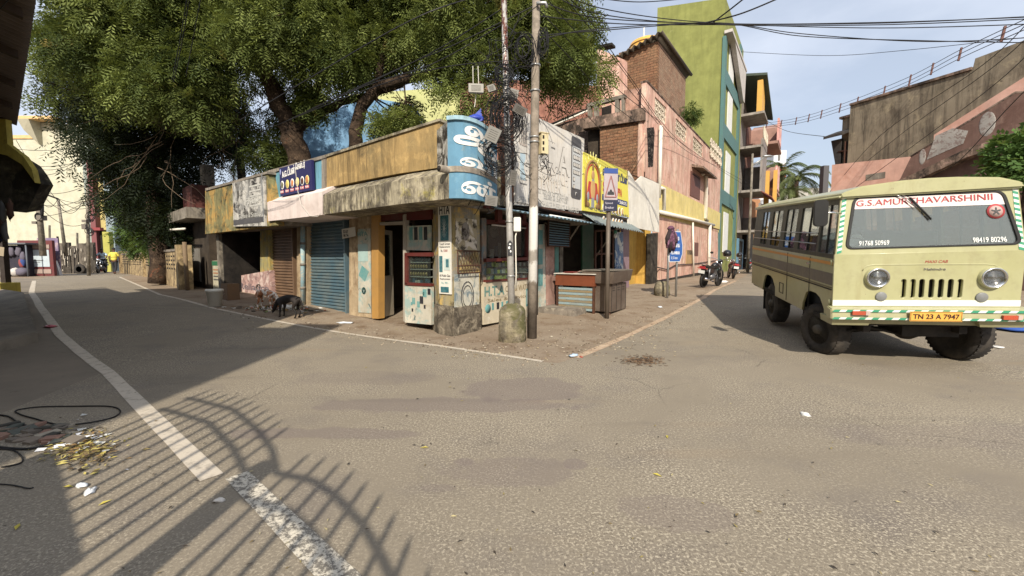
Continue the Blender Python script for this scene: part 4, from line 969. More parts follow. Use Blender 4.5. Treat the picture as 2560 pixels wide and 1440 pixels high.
# cross arms and insulators high on the pole
c = onq(45); MB().tube([c+Vector((.0, -.12, 0)), c+Vector((.15, -.1, .02)), c+Vector((.17, -.1, -.05))], .03, 8).build('bracket', STEEL, pole2)
# ------------------------------------------------------------ cable coils and boxes on pole one
def coil(label, px, py, Y, rx, rz, n, r=.006, seed=1, tilt=0.0, depth=.08):
    rr = random.Random(seed); c = at(px, py, Y); mb = MB()
    for i in range(n):
        g_ = rr.uniform(.5, 1.12); a, b = rx*g_*rr.uniform(.85, 1.1), rz*g_*rr.uniform(.9, 1.15); ph = rr.uniform(0, 6.28); ox, oz, oy = rr.uniform(-.3, .3)*rx, rr.uniform(-.4, .2)*rz, rr.uniform(-depth, depth)
        tl = tilt + rr.uniform(-.25, .25); yw = rr.uniform(-.35, .35)
        pts = []
        for k in range(22):
            th = ph+2*PI*k/22; x_, z_ = a*math.cos(th), b*math.sin(th)*(1+.06*math.sin(3*th+ph))
            X, Z = x_*math.cos(tl)-z_*math.sin(tl), x_*math.sin(tl)+z_*math.cos(tl)
            pts.append((c.x+ox+X, c.y+oy+X*yw, c.z+oz+Z))
        mb.tube(pts, r, 4, closed=True)
    o = mb.build('cable_coil', CABLE); tag(o, label, 'cable coil', 'coils of black cable hung on the metal pole')
coil('small round coil of black cable, topmost on the silver metal pole', 1262, 185, 6.9, .165, .165, 14, seed=2)
coil('largest thick coil of black cable halfway up the silver metal pole', 1266, 290, 6.85, .25, .33, 34, .005, seed=3)
coil('lowest loose coil of black cable beside the blue painted corner', 1243, 385, 6.8, .27, .25, 24, .005, seed=5)
coil('thin open coil of cable hanging left of the concrete electric pole', 1312, 120, 7.1, .17, .24, 10, .006, seed=6)
coil('narrow coil of cable hanging right of the concrete electric pole', 1357, 105, 7.1, .085, .2, 8, .006, seed=8)
def cbx(label, px, py, Y, w_, h_, d_, rot, col='5a5854', g=True):
    c = at(px, py, Y); o = thing('cable_box', label, 'box', tuple(c), (rot[0], rot[1], rot[2]), 'cable junction boxes hung among the wires')
    mt = plain('box plastic '+col, col, .5, dirt=.3, dcol='8a8274'); w_ *= .88; h_ *= .88; mb = MB(); mb.box(-w_/2, w_/2, -d_/2, d_/2, -h_/2, h_/2); bevel(mb.build('case', mt, o), .008)
    mb = MB(); mb.box(-w_/2-.01, w_/2+.01, -d_/2-.012, -d_/2+.01, -h_/2-.008, h_/2+.008); 
    for i in range(5): mb.box(-w_*.35, w_*.35, -d_/2-.018, -d_/2-.012, -h_*.35+i*h_*.16, -h_*.35+i*h_*.16+.008)
    mb.build('lid', mt, o)
cbx('light grey cable box hanging left of the topmost coils by two straps', 1190, 223, 6.7, .24, .13, .08, (0, 0, .1), '8d8a82')
cbx('grey box tilted behind the top of largest coil', 1282, 236, 6.95, .16, .14, .08, (0, .2, .2), '77746e')
cbx('dark grey box leaning out right of the largest coil', 1299, 276, 6.75, .22, .13, .08, (.2, .45, .2), '4f4c48')
cbx('square grey box above the lowest coil, tilted like a diamond', 1233, 338, 6.6, .22, .23, .07, (0, .45, -.1), '6b6964')
cbx('flat dark box at lower right of coils beside the metal pole', 1281, 445, 6.8, .1, .25, .07, (.1, .1, .3), '55524e')
cbx('ribbed grey box under the curved corner sunshade', 1228, 502, 6.7, .2, .16, .1, (.1, .12, .1), '6f6d69')
cbx('small grey box left of largest coil', 1229, 222, 6.9, .12, .1, .06, (0, -.3, 0), '6b6964')
mb = MB()
for a, b in (((1182, 165), (1183, 216)), ((1195, 165), (1197, 216)), ((1190, 235), (1186, 268))): mb.tube(sagpts(at(*a, 6.75), at(*b, 6.72), .02, 4), .006, 4)
tag(mb.build('hanging_strap', plain('white wire', 'c9c4b8', .6)), 'pale straps and lead of the light grey cable box', 'strap')
# loose tangle around both poles
rr_ = random.Random(11); mb = MB()
for i in range(70):
    a = at(rr_.uniform(1215, 1300), rr_.uniform(60, 470), 6.9+rr_.uniform(-.15, .2)); b = a+Vector((rr_.uniform(-.5, .45), rr_.uniform(-.2, .2), rr_.uniform(-.8, .3)))
    mid = (a+b)/2+Vector((rr_.uniform(-.25, .25), rr_.uniform(-.1, .1), rr_.uniform(-.3, .05)))
    mb.tube(arc(a, mid, b, 8), rr_.choice([.004, .005, .006]), 4)
for i in range(12):
    a = onq(rr_.uniform(20, 500))+QB; b = a+Vector((rr_.uniform(-.5, .5), rr_.uniform(-.2, .1), rr_.uniform(-.7, .2))); mid = (a+b)/2+Vector((rr_.uniform(-.2, .2), 0, rr_.uniform(-.4, .0)))
    mb.tube(arc(a, mid, b, 8), .004, 4)
tag(mb.build('wire_tangle', CABLE), 'loose tangle of thin black leads around both poles', 'wires')['kind'] = 'stuff'
# ------------------------------------------------------------ counters under the awning
def rootat(name, label, cat, p, fr=FR, group=None):
    return thing(name, label, cat, (p.x, p.y, p.z), fr.a, group)
pc = G(1388, 774); o = rootat('snack_counter', 'low brown counter with slanting top and newspapers under the awning', 'counter', pc, FL)
W1 = 1.06; BRN = plain('brown laminate', '7a3c1c', .45, dirt=.4, dcol='3f2012', dsc=3)
mb = MB(); mb.box(0, W1, 0, .6, .62, .9); mb.build('drawer_box', BRN, o)
mb = MB(); 
for x_ in (0.01, W1-.06):
    for y_ in (.02, .54): mb.box(x_, x_+.05, y_, y_+.05, -.1, .62)
mb.build('legs', RUSTY, o)
SLATM = plain('pale blue slats', '8fa9b0', .6, dirt=.5, dcol='8a7350', dsc=4)
mb = MB()
for i in range(9): mb.cbox((W1/2, .05+.0, .05+i*.062), (W1-.14, .02, .05), i % 2, Matrix.Rotation(.25, 3, 'X'))
for i in range(9): mb.cbox((W1-.035, .3, .05+i*.062), (.02, .5, .05), 2)
mb.build('slat_panel', [SLATM, plain('brownish slats', '94805c', .6, dirt=.5, dcol='6a7f86', dsc=3), plain('wood slats', '7d6544', .7, dirt=.5)], o)
mb = MB(); mb.box(-.03, W1+.03, -.04, .64, .9, .92); mb.build('top', plain('white laminate top', 'cfc9bd', .5, dirt=.4), o)
mb = MB(); rr_ = random.Random(4)
for i in range(9): mb.cbox((rr_.uniform(.25, .85), rr_.uniform(.15, .5), .927+i*.006), (.32, .24, .005), i % 3, Matrix.Rotation(rr_.uniform(-.6, .6), 3, 'Z'))
tag(mb.build('newspapers', [plain('newsprint', 'bdb5a3', .8), plain('newsprint red', '9d2f27', .8), plain('newsprint dull', 'a39a86', .8)]), 'pile of folded newspapers on the brown counter', 'newspapers').matrix_world = Matrix.Translation(pc) @ Matrix.Rotation(FL.a, 4, 'Z')
pc = G(1527, 787); o = rootat('steel_counter', 'grey brown steel food cart with ribbed side panels behind a pole', 'cart', pc)
CRT = plain('tarnished cart steel', '6a5a4e', .5, metal=.5, dirt=.5, dcol='9a8f82', dsc=2, bs=.1)
mb = MB(); mb.box(0, .95, 0, .62, .06, .72); body = mb.build('body', CRT, o)
mb = MB()
for i in range(3):
    for k in range(2): mb.box(.08+i*.3, .22+i*.3, -.006, 0, .55+k*.06, .57+k*.06)
for i in range(4): mb.box(.01+i*.3, .03+i*.3, -.01, 0, .08, .7)
mb.build('rib', plain('dark slot steel', '3c342d', .6), body)
mb = MB(); mb.hexa([(-.08, -.06, .72), (1.1, -.06, .76), (1.1, .68, .76), (-.08, .68, .72), (-.1, -.1, 1.0), (1.15, -.1, 1.04), (1.15, .72, 1.04), (-.1, .72, 1.0)]); bevel(mb.build('tray', CRT, o), .01)
MB().box(-.09, 1.13, -.09, .7, 1.02, 1.045).build('top', plain('worn grey top', '8b8478', .4, metal=.4, dirt=.5), o)
mb = MB(); 
for x_ in (.05, .9):
    for y_ in (.05, .57): mb.cyl((x_, y_, -.12), (x_, y_, .06), .025, n=8)
mb.build('legs', RUSTY, o)
# road hump sign
sp_ = G(1517, 796); o = thing('road_sign', 'worn triangular road hump warning sign on a thin rusty post', 'road sign', tuple(sp_), (0, 0, math.radians(8)))
MB().cyl((0, 0, -.05), (0, 0, zof(520, sp_.y)-sp_.z), .048, n=10).build('post', plain('brown grey post', '6a5e52', .6, metal=.3, dirt=.4, dcol='3c3028'), o)
zt_ = zof(427, sp_.y)-sp_.z; zb_ = zof(530, sp_.y)-sp_.z; w_ = .155
mb = MB(); mb.box(-.14, .17, -.075, -.05, zb_, zt_); mb.build('plate', plain('faded pink grey plate', 'a89ba0', .5, dirt=.3), o)
mb = MB(); mb.box(-.14, .17, -.08, -.075, zt_-.11, zt_-.0, 0); mb.box(-.14, .17, -.08, -.075, zb_, zb_+.24, 1)
tri = [(-.11, zb_+.3), (.14, zb_+.3), (.015, zt_-.16)]
for a, b in ((0, 1), (1, 2), (2, 0)): mb.tube([(tri[a][0], -.078, tri[a][1]), (tri[b][0], -.078, tri[b][1])], .014, 4, 2)
mb.prism([(-.06, zb_+.35), (.09, zb_+.35), (.09, zb_+.38), (.07, zb_+.42), (.05, zb_+.41), (.03, zb_+.46), (0, zb_+.46), (-.02, zb_+.41), (-.04, zb_+.42), (-.06, zb_+.38)], -.082, -.075, 3)
mb.text('Speed', -.11, zb_+.14, .17, .05, y=-.082, m=4); mb.text('Breaker', -.11, zb_+.05, .2, .05, y=-.082, m=4)
mb.build('pictogram', [plain('sign blue', '1f4590', .5), plain('sign dark navy', '20243f', .5), plain('sign worn red', 'a06a68', .6), INK, plain('worn sign letters', 'b9b4c0', .6)], o)
# bulb hanging from the awning
p = R(1539, 552, -.6); q = FR.w(p[0], -.6, p[1]); o = thing('hanging_bulb', 'white light bulb with green cap hanging under the awning edge', 'lamp', tuple(q))
zl_ = R(1539, 590, -.6)[1]-q.z
MB().cyl((0, 0, 0), (0, 0, zl_+.16), .006, n=5).build('flex', CABLE, o); MB().lathe([(.02, .0), (.045, .02), (.05, .1), (.02, .12)], (0, 0, zl_+.06), 'z', 12).build('cap', plain('green bulb cap', '4f9a80', .4), o)
MB().lathe([(.0, -.07), (.035, -.055), (.055, -.01), (.045, .04), (.03, .07)], (0, 0, zl_), 'z', 14).build('bulb', plain('bulb glass white', 'dfe0da', .2), o)
# blue direction sign on two posts with clothes
sb = G(1668, 745); o = thing('direction_sign', 'blue pentagonal direction sign with rubbed white lettering on two steel posts', 'road sign', tuple(sb), (0, 0, math.radians(35)))
k_ = sb.y/1040; px_w = .62
for x_ in (0, .42): MB().cyl((x_, 0, -.05), (x_, 0, zof(572, sb.y)-sb.z), .032, n=10).build('post', STEEL, o)
za, zb_ = zof(655, sb.y)-sb.z, zof(578, sb.y)-sb.z; out = [(-.03, za), (.50, za), (.62, za+.22), (.62, zb_-.4), (.5, zb_), (-.03, zb_)]
mb = MB(); mb.prism(out, -.05, -.035); mb.build('plate', plain('sign edge white', 'cfd2d4', .5, dirt=.2), o)
mb = MB(); cx, cz = .28, (za+zb_)/2; mb.prism([(cx+(x-cx)*.92, cz+(z-cz)*.95) for x, z in out], -.055, -.05, 0)
mb.text('வண்ணை', .04, za+.42, .42, .15, y=-.058, m=1, wt=.03); mb.text('PERAMBUR', .03, za+.22, .44, .09, y=-.058, m=1, wt=.03); mb.text('1.5 km', .06, za+.08, .3, .08, y=-.058, m=1); mb.text('சாலை', .06, za+.62, .36, .12, y=-.058, m=1, wt=.02)
mb.build('face', [plain('sign bright blue', '1d5aa8', .5, dirt=.2, dcol='4a6d9a'), plain('sign letters', 'd8dade', .5, dirt=.3, dcol='5a86c0', dsc=9)], o)
# bundle of dark clothes on the left post
MAU = wall('mauve knitted cloth', '6b4258', [('40283a', 8, .45, .6), ('8c6178', 14, .5, .62)], None, bs=.8, bump=30)
mb = MB(); M0 = Matrix.Translation(sb) @ Matrix.Rotation(math.radians(35), 4, 'Z'); rr_ = random.Random(6); zc = zb_+.05
mb.M = M0
for i in range(13):
    th = rr_.uniform(-1, 1); x_ = th*.2; zz_ = zc-rr_.uniform(.05, .2); ln = rr_.uniform(.3, .55)*(1-abs(th)*.3)
    mb.tube([(x_*.2, -.07, zc+.02), (x_*.7, -.1, zz_), (x_*1.1-.02, -.11, zz_-ln*.5), (x_*1.25+rr_.uniform(-.04, .04), -.1, zz_-ln)], [.03, .055, .06, .03], 8, i % 2)
mb.ell((0, -.06, zc+.02), (.11, .09, .07), 0, 12, 6, jit=.2)
tag(mb.build('clothes_bundle', [MAU, plain('dark cloth', '2c2026', .9)]), 'dark mauve cloth bundle knotted over the blue direction sign', 'cloth')
# concrete block by the pillar
pb2 = G(1655, 738); o = thing('concrete_block', 'mossy round concrete block by the blackened pillar', 'block', tuple(pb2))
mb = MB(); mb.lathe([(.0, -.05), (.23, -.05), (.24, .2), (.2, .36), (.12, .42), (0, .43)], (0, 0, 0), 'z', 9); bevel(mb.build('block', wall('mossy concrete footing', '9a8e72', [('5d5a36', 2.6, .45, .6)]), o), .01)
mb = MB(); mb.ell((.05, 0, .44), (.1, .06, .05), 0, 8, 5, jit=.5); mb.build('rag', plain('dark cloth', '2c2026', .9), o)
# ------------------------------------------------------------ pink two-storey house (right street)
PK = wall('sunburnt pink plaster', 'd09c8a', [('dab7a4', 1.0, .48, .66), ('ad7a68', 2.6, .55, .68), ('d9c6a4', 2.2, .6, .66), ('7a6454', 4.2, .66, .72)], [('7d6050', .8, 3.5), ('d8c8a8', .4, 7)], bs=.5)
YK = wall('flaking pale yellow plaster', 'd6c270', [('c9b98c', 1.6, .55, .7), ('6d6a50', 4.5, .66, .7)], [('8c8458', .35, 6)], bs=.5)
MOLD = wall('black stained parapet', '8d7564', [('3a322c', 1.6, .42, .6), ('b99584', 3.2, .55, .68), ('211d1a', 5, .58, .7)], [('1f1b18', .8, 6)], bs=.6)
hp_ = fthing('pink_house', 'two storey pink plastered house with pierced parapet and pale yellow band', 'building', FR)
FP = FR
def rq(p, d): return [FP.px(x, y, d) for x, y in p]
D0 = .12
def RP(quad, d0, d1, mat, name, parent=None): return quadbox(FP, quad, d0, d1).build(name, mat, parent or hp_)
u0, u1 = FP.u(1648, D0), FP.u(1795, D0)
RP([(1648, 700), (1795, 672), (1795, 566), (1648, 540)], D0, D0+.3, PK, 'wall')
zy = [FP.px(1650, 528, D0)[1], FP.px(1650, 470, D0)[1]]
mb = MB(); mb.box(u0, u1, D0, D0+.3, FP.px(1648, 540, D0)[1]-.01, zy[0]+.0)
mb.box(u0, u1, D0-.05, D0+.28, zy[0], zy[0]+1.15); mb.build('yellow_band', YK, hp_)
ztop = FP.px(1700, 300, D0)[1]
zw1 = zy[0]+1.15
uw0 = FP.u(1607, D0)
mb = MB(); q0 = FP.px(1610, 230, D0)[1]; 
zpar = FP.px(1650, 315, D0)[1]    # floor line of the terrace parapet
mb.box(uw0, u1, D0, D0+.3, zw1, zpar); mb.build('wall', PK, hp_)
# terrace parapet with pierced panels
ptops = FP.px(1680, 272, D0)[1]
holes = [(1628, 1656), (1680, 1707), (1724, 1748)]
mb = MB(); us = [uw0]
for a, b in holes: us += [FP.u(a, D0), FP.u(b, D0)]
us.append(u1); h1 = zpar+(ptops-zpar)*.2; h2 = zpar+(ptops-zpar)*.82
for i in range(len(us)-1):
    if i % 2 == 0: mb.box(us[i], us[i+1], D0, D0+.2, zpar, ptops)
    else: mb.box(us[i], us[i+1], D0, D0+.2, zpar, h1); mb.box(us[i], us[i+1], D0, D0+.2, h2, ptops)
mb.build('parapet', PK, hp_)
mb = MB(); mb.box(uw0-.02, u1, D0-.03, D0+.24, ptops, ptops+.07); mb.build('coping', MOLD, hp_)
LAT = wall('cast cement lattice', 'c9bba6', [('7f7466', 5, .5, .7)], None)
def lattice(ua, ub, za, zb_, d, parent, nx=3, nz=3, r=.02):
    mb = MB(); w_ = (ub-ua)/nx; h_ = (zb_-za)/nz
    for i in range(nx):
        for j in range(nz):
            cx, cz = ua+(i+.5)*w_, za+(j+.5)*h_
            mb.tube([(cx+w_*.46*math.cos(k*PI/5), d+.05, cz+h_*.46*math.sin(k*PI/5)) for k in range(10)], r, 4, closed=True)
            mb.tube([(cx-w_*.25, d+.05, cz-h_*.3), (cx, d+.05, cz), (cx+w_*.25, d+.05, cz-h_*.3)], r*.8, 4)
            mb.tube([(cx, d+.05, cz-h_*.45), (cx, d+.05, cz+h_*.45)], r*.8, 4)
    return mb.build('lattice', LAT, parent)
for k in range(3): lattice(us[2*k+1], us[2*k+2], h1, h2, D0, hp_, 4, 3, .028)
# pipe, drainpipes, window, chajja
uu = FP.u(1646, -.05); mb = MB(); zt_ = FP.px(1650, 310, -.05)[1]; zb_ = FP.px(1643, 492, -.05)[1]
mb.cyl((uu, -.02, zb_), (uu, -.02, zt_), .075, n=10); mb.build('pipe', PVC, hp_)
mb = MB(); d = -.0
def pz(x, y): q = FP.px(x, y, d); return (q[0], d, q[1])
mb.tube([pz(1652, 470), pz(1660, 472), pz(1660, 526)], .085, 8); mb.tube([pz(1650, 530), pz(1740, 551), pz(1785, 563)], .09, 8)
mb.tube([pz(1757, 435), pz(1766, 436), pz(1764, 545), pz(1768, 552)], .1, 8); mb.tube([pz(1775, 562), pz(1771, 690)], .1, 8); mb.tube([pz(1732, 556), pz(1734, 690)], .05, 6); mb.build('drain_pipe', PVC, hp_)
wn = MB(); q = rq([(1725, 488), (1749, 503), (1749, 428), (1725, 420)], D0-.02)
wn.box(q[0][0], q[1][0], D0-.03, D0+.02, q[0][1], q[3][1]-.1, 0)
wn.box(q[0][0]+.3, q[1][0]-.2, D0-.04, D0-.03, q[0][1]+1.2, q[3][1]-.25, 1)
wo_ = wn.build('window', [plain('window brown', '6a3a2c', .6, dirt=.4), DARK], hp_)
MB().hexa([(q[1][0]-.9, D0-.9, q[0][1]+1.1), (q[1][0]-.86, D0-.9, q[0][1]+1.1), (q[1][0]-.86, D0, q[0][1]+1.1), (q[1][0]-.9, D0, q[0][1]+1.1)] + [(q[1][0]-.9, D0-.9, q[3][1]-.3), (q[1][0]-.86, D0-.9, q[3][1]-.3), (q[1][0]-.86, D0, q[3][1]-.3), (q[1][0]-.9, D0, q[3][1]-.3)]).build('shutter', plain('window brown', '6a3a2c', .6), wo_)
a, b = FP.u(1722, D0), FP.u(1760, D0); zc = FP.px(1725, 416, D0)[1]
mb = MB(); mb.hexa([(a, D0-.6, zc-.1), (b, D0-.6, zc-.1), (b, D0, zc+.05), (a, D0, zc+.05), (a, D0-.6, zc), (b, D0-.6, zc), (b, D0, zc+.2), (a, D0, zc+.2)]); mb.build('sun_hood', MOLD, hp_)
q = rq([(1765, 440), (1790, 440), (1790, 400), (1765, 390)], D0-.01); lattice(FP.u(1764, D0), FP.u(1793, D0), q[0][1]+1.3, q[0][1]+2.5, D0-.1, hp_, 5, 2, .04)
mb = MB(); q = rq([(1735, 640), (1745, 640), (1745, 607), (1735, 607)], D0); mb.box(q[0][0], q[1][0], D0-.01, D0+.01, q[0][1], q[2][1]); q = rq([(1708, 605), (1714, 605), (1714, 650), (1708, 650)], D0); mb.build('wall_niche', plain('window brown', '6a3a2c', .6), hp_)
q = rq([(1714, 660), (1731, 656), (1731, 626), (1714, 626)], D0); mb = MB(); mb.box(q[0][0], q[1][0], D0-.03, D0, q[0][1], q[2][1]); o = mb.build('meter_plate', plain('ochre plate', 'b08a50', .7, dirt=.4), hp_)
mb = MB(); mb.text('NO PARKING', q[0][0]+.2, q[0][1]+.5, (q[1][0]-q[0][0])*.7, .25, y=D0-.034); mb.build('lettering', INK, o)
mb = MB(); dd = FP.px(1643, 657, D0-.05); mb.tube([(FP.px(x, y, D0-.06)[0], D0-.06, FP.px(x, y, D0-.06)[1]) for x, y in ((1643, 668), (1668, 674), (1690, 662), (1732, 660), (1790, 651))], .025, 5); mb.build('wall_cable', CABLE, hp_)
# side (left-facing) walls: frame parallel to the left street through the pink corner
cw = FR.w(uw0, D0, 0); FB = Frame(cw.x, cw.y, -36.4)
BRK = brick('weathered brick', 'a0704e', '7a4f38', '4a3c30', stain='8a7054', w=.32, h=.12); BRKs = brick('weathered brick side', 'aa8064', '8a644e', '7a6a5a', stain='a08c74', swap=True, w=.32, h=.12)
def BQ(quad, d0, d1, mat, name): 
    q = quadbox(FB, quad, d0, d1); o = q.build(name, mat, None); o.location = (FB.o[0], FB.o[1], 0); o.rotation_euler = (0, 0, FB.a); 
    o.parent = hp_; o.matrix_parent_inverse = parent_matrix(hp_).inverted(); return o
BQ([(1500, 500), (1605, 560), (1605, 300), (1500, 318)], .02, .3, BRK, 'brick_wall')
BQ([(1470, 470), (1500, 480), (1500, 312), (1470, 330)], .35, .5, DKINT, 'recess')
BQ([(1470, 345), (1500, 312), (1610, 292), (1612, 265), (1475, 300)][0:4] if False else [(1455, 322), (1612, 300), (1612, 268), (1440, 300)], -.12, .3, MOLD, 'slab_edge')
BQ([(1592, 560), (1606, 565), (1606, 300), (1597, 300)], -.02, .1, PK, 'corner_pier')
# rough hole strip near the corner on the street face
mb = MB(); pts = rq([(1620, 418), (1632, 416), (1636, 330), (1634, 318), (1617, 320), (1619, 370)], D0); mb.prism(pts, D0-.012, D0); mb.build('broken_lattice', wall('blackish hole patch', '37302b', [('b9ab9a', 9, .58, .64), ('0f0d0c', 4, .5, .6)], None, bs=1, bump=25, bd=.06), hp_)  # hole drawn as a near-black mottled patch on the wall face
# balustrade frame and wall behind on the terrace
def BQ2(quads, d0, d1, mat, name):
    mb = MB()
    for q in quads: quadbox(FB, q, d0, d1, mb)
    o = mb.build(name, mat); o.location = (FB.o[0], FB.o[1], 0); o.rotation_euler = (0, 0, FB.a); o.parent = hp_; o.matrix_parent_inverse = parent_matrix(hp_).inverted(); return o
BQ2([[(1470, 305), (1478, 304), (1476, 262), (1468, 264)], [(1485, 303), (1494, 302), (1493, 256), (1484, 258)], [(1537, 293), (1547, 292), (1546, 242), (1537, 244)], [(1554, 290), (1560, 289), (1559, 240), (1553, 241)]], .0, .18, CONC, 'baluster')
BQ2([[(1466, 268), (1562, 243), (1562, 235), (1466, 259)]], -.01, .2, CONC, 'rail')
BQ2([[(1492, 305), (1562, 290), (1562, 150), (1492, 120)]], 2.0, 2.3, PK, 'stair_wall')
BQ2([[(1495, 305), (1528, 298), (1528, 262), (1495, 272)]], 1.96, 2.0, DARK, 'doorway')
BQ2([[(1488, 121), (1530, 112), (1530, 106), (1488, 114)]], 1.95, 2.35, DARK, 'stair_roof')
BQ2([[(1555, 300), (1607, 288), (1607, 218), (1560, 226)]], 0.3, .45, wall('stained pink parapet', 'b88a76', [('5b4a40', 2, .5, .65), ('d0a896', 3, .5, .7)], [('3a302a', .8, 6)]), 'parapet')
# brick stair tower with corrugated roof and yellow tank
FT = Frame(*FR.w(FP.u(1632, .9), .9, 0)[:2], -36.4); 
tw = thing('brick_tower', 'bare brick stair head with corrugated sheet roof above the pink house', 'stair tower', (FT.o[0], FT.o[1], 0), FT.a)
q = [FT.px(x, y, 0) for x, y in ((1545, 250), (1632, 262), (1632, 112), (1546, 136))]; wl = q[0][0]; ztw = q[2][1]+.1
lenR = None
def hit(px): # distance along FR direction from the tower corner for a pixel column
    r = (px-1280)/1040; ox, oy = FT.o; return (r*oy-ox)/(FR.c - r*FR.s)
L2 = hit(1698)
mb = MB(); mb.box(wl, 0, 0, .25, 5.5, ztw); mb.build('wall', BRK, tw)
mb = MB(); mb.box(-.25, 0, .25, L2, 5.5, ztw); mb.box(wl, wl+.25, .25, L2, 5.5, ztw-.02); mb.build('side_wall', BRKs, tw)
SH2 = plain('asbestos cement sheet', '5d5448', .8, dirt=.6, dcol='3a332c', dsc=3, bs=.2)
corrugated(FT, (wl-.3, -.35, ztw-.35), (.3, -.35, ztw+.25), (.3, L2+.3, ztw+.25), (wl-.3, L2+.3, ztw-.35), 9, .05, 'roof', SH2, tw, th=.03)
tk = thing('water_tank', 'bright yellow water tank on the roof behind the brick tower', 'water tank', tuple(at(1618, 135, 24.5)))
YT = plain('yellow tank plastic', 'e0a313', .4, dirt=.15); mb = MB(); mb.lathe([(1.0, -1.5), (1.0, -.1), (1.03, -.05), (1.0, 0), (1.0, .35), (.95, .55), (.5, .78), (.3, .82), (0, .83)], (0, 0, 0), 'z', 28); mb.build('tank', YT, tk)
mb = MB(); mb.lathe([(1.03, -.1), (1.05, -.05), (1.03, 0)], (0, 0, 0), 'z', 28); mb.lathe([(1.02, .33), (1.04, .36), (1.02, .4)], (0, 0, 0), 'z', 28); mb.build('rib', plain('tank rib ochre', 'a9770f', .5), tk)
MB().cyl((-.45, -.8, -.5), (-.45, -.8, 1.0), .04, n=6).build('vent_pipe', PVC, tk)
# terracotta coloured wall left of it (behind foliage), with sloping roof edge
ft2 = thing('tiled_house', 'weathered terracotta wall and lean-to edge behind the neem branches', 'building', (FB.o[0], FB.o[1], 0), FB.a)
q = [FB.px(x, y, 1.2) for x, y in ((1205, 345), (1495, 300), (1495, 215), (1205, 170))]
mb = MB(); quadbox(FB, [(1150, 420), (1497, 380), (1497, 215), (1150, 190)], 1.2, 1.5, mb); mb.build('wall', wall('terracotta wash', 'a8705c', [('8a5646', 2, .5, .65), ('c98268', 3, .55, .7), ('5c4438', 3.3, .6, .68)], [('4a342a', .7, 5)]), ft2)
mb = MB(); a = FB.px(1385, 305, .6); b = FB.px(1475, 270, .6); mb.tube([(a[0]-1.5, .6, a[1]-.3), (b[0], .6, b[1])], .05, 6, 0); mb.tube([(a[0]-1.5, .55, a[1]-.45), (b[0], .5, b[1]-.12)], .04, 6, 1); mb.build('gutter_pipe', [DARK, PVC], ft2)
mb = MB(); quadbox(FB, [(1300, 420), (1480, 420), (1480, 290), (1300, 330)], .62, 1.1, mb); mb.build('lower_wall', MOLD, ft2)
# ------------------------------------------------------------ green tower block
ug0 = FP.u(1792, .2)
GRN = wall('olive green paint', '868a42', [('7b7f3e', .5, .5, .7), ('9a9c5c', 2.5, .62, .8)], [('5f6430', .35, 2.5)], bs=.2)
TEALP = plain('teal pillar paint', '44706d', .6, dirt=.25); 
gb = thing('green_building', 'tall olive green apartment block with teal edge pillars', 'building', (FR.o[0], FR.o[1], 0), FR.a)
zg = FP.px(1815, -5, .2)[1]; ul_ = -1
cg = FR.w(ug0, .2, 0); 
# left face runs back from the corner along local y; find depth for pixel 1640
r = (1628-1280)/1040; nx, ny = -FR.s, FR.c
dep = (r*cg.y-cg.x)/(nx-r*ny)
zl_ = CAMH + (646-48)/1040*(cg.y+ny*dep)
mb = MB(); mb.hexa([(ug0, .2, 0), (ug0+9, .2, 0), (ug0+9, .2+dep, 0), (ug0, .2+dep, 0), (ug0, .2, zg), (ug0+9, .2, zg), (ug0+9, .2+dep, zl_), (ug0, .2+dep, zl_)]); mb.build('wall', GRN, gb)
u1g = FP.u(1836, .1)
mb = MB(); mb.box(ug0-.08, ug0+.5, .08, .3, 0, FP.px(1815, 100, .2)[1]); mb.box(u1g-.9, u1g, .08, .3, 0, FP.px(1835, 70, .2)[1]+.0)
for y_ in (505, 330, 180): mb.box(ug0+.5, u1g-.9, .09, .25, FP.px(1800, y_, .1)[1], FP.px(1800, y_, .1)[1]+1.0)
mb.build('pillar', TEALP, gb)
mb = MB(); 
for k, y_ in enumerate((640, 480, 310, 170)):
    za = FP.px(1800, y_, .1)[1]+.3; mb.box(FP.u(1806, .15), FP.u(1817, .15), .13, .19, za, za+3.0)
mb.build('window', plain('pale window board', 'd6d6d2', .5, dirt=.2), gb)
mb = MB(); za = FP.px(1815, 95, .1)[1]; mb.box(ug0-.1, u1g+.1, -.3, .2, za+.3, za+.5); mb.hexa([(u1g-.8, -.22, za-2.2), (u1g, -.22, za-2.2), (u1g, .07, za-2.2), (u1g-.8, .07, za-2.2), (ug0+1.5, -.25, za+.3), (u1g, -.25, za+.3), (u1g, .07, za+.3), (ug0+1.5, .07, za+.3)]); mb.build('roof_hood', plain('white hood', 'b9b2ac', .7, dirt=.3), gb)
# ------------------------------------------------------------ houses further along the right street
def house(name, label, px0, px1, d, zt, mat, y0=-.2, extra=None):
    a, b = FP.u(px0, d), FP.u(px1, d); o = fthing(name, label, 'building', FR)
    MB().box(a, b, d, d+6, 0, zt).build('wall', mat, o); return o, a, b
GREYH = wall('grey house plaster', '9b938c', [('7d756d', 2, .5, .7)], [('5f574f', .5, 4)])
def uhouse(name, label, a, b, d, zt, mat):
    o = fthing(name, label, 'building', FR); MB().box(a, b, d, d+7, 0, zt).build('wall', mat, o); return o
a, b = FP.u(1837, .3)+.2, 39.5
h1_ = uhouse('balcony_house', 'grey and yellow four storey house with tiled awnings past the green block', a, b, .3, 17.2, GREYH)
mb = MB()
for z0 in (3.9, 7.4, 11.2, 14.0): MB().box(a, b, -1.5, .3, z0-.2, z0).build('balcony_slab', GREYH, h1_)
mb = MB()
for z0, hh2 in ((3.9, 2.3), (7.4, 4.3)): mb.box(a, b, -1.5, -1.35, z0, z0+hh2); mb.box(b-.15, b, -1.35, .25, z0, z0+hh2*.6)
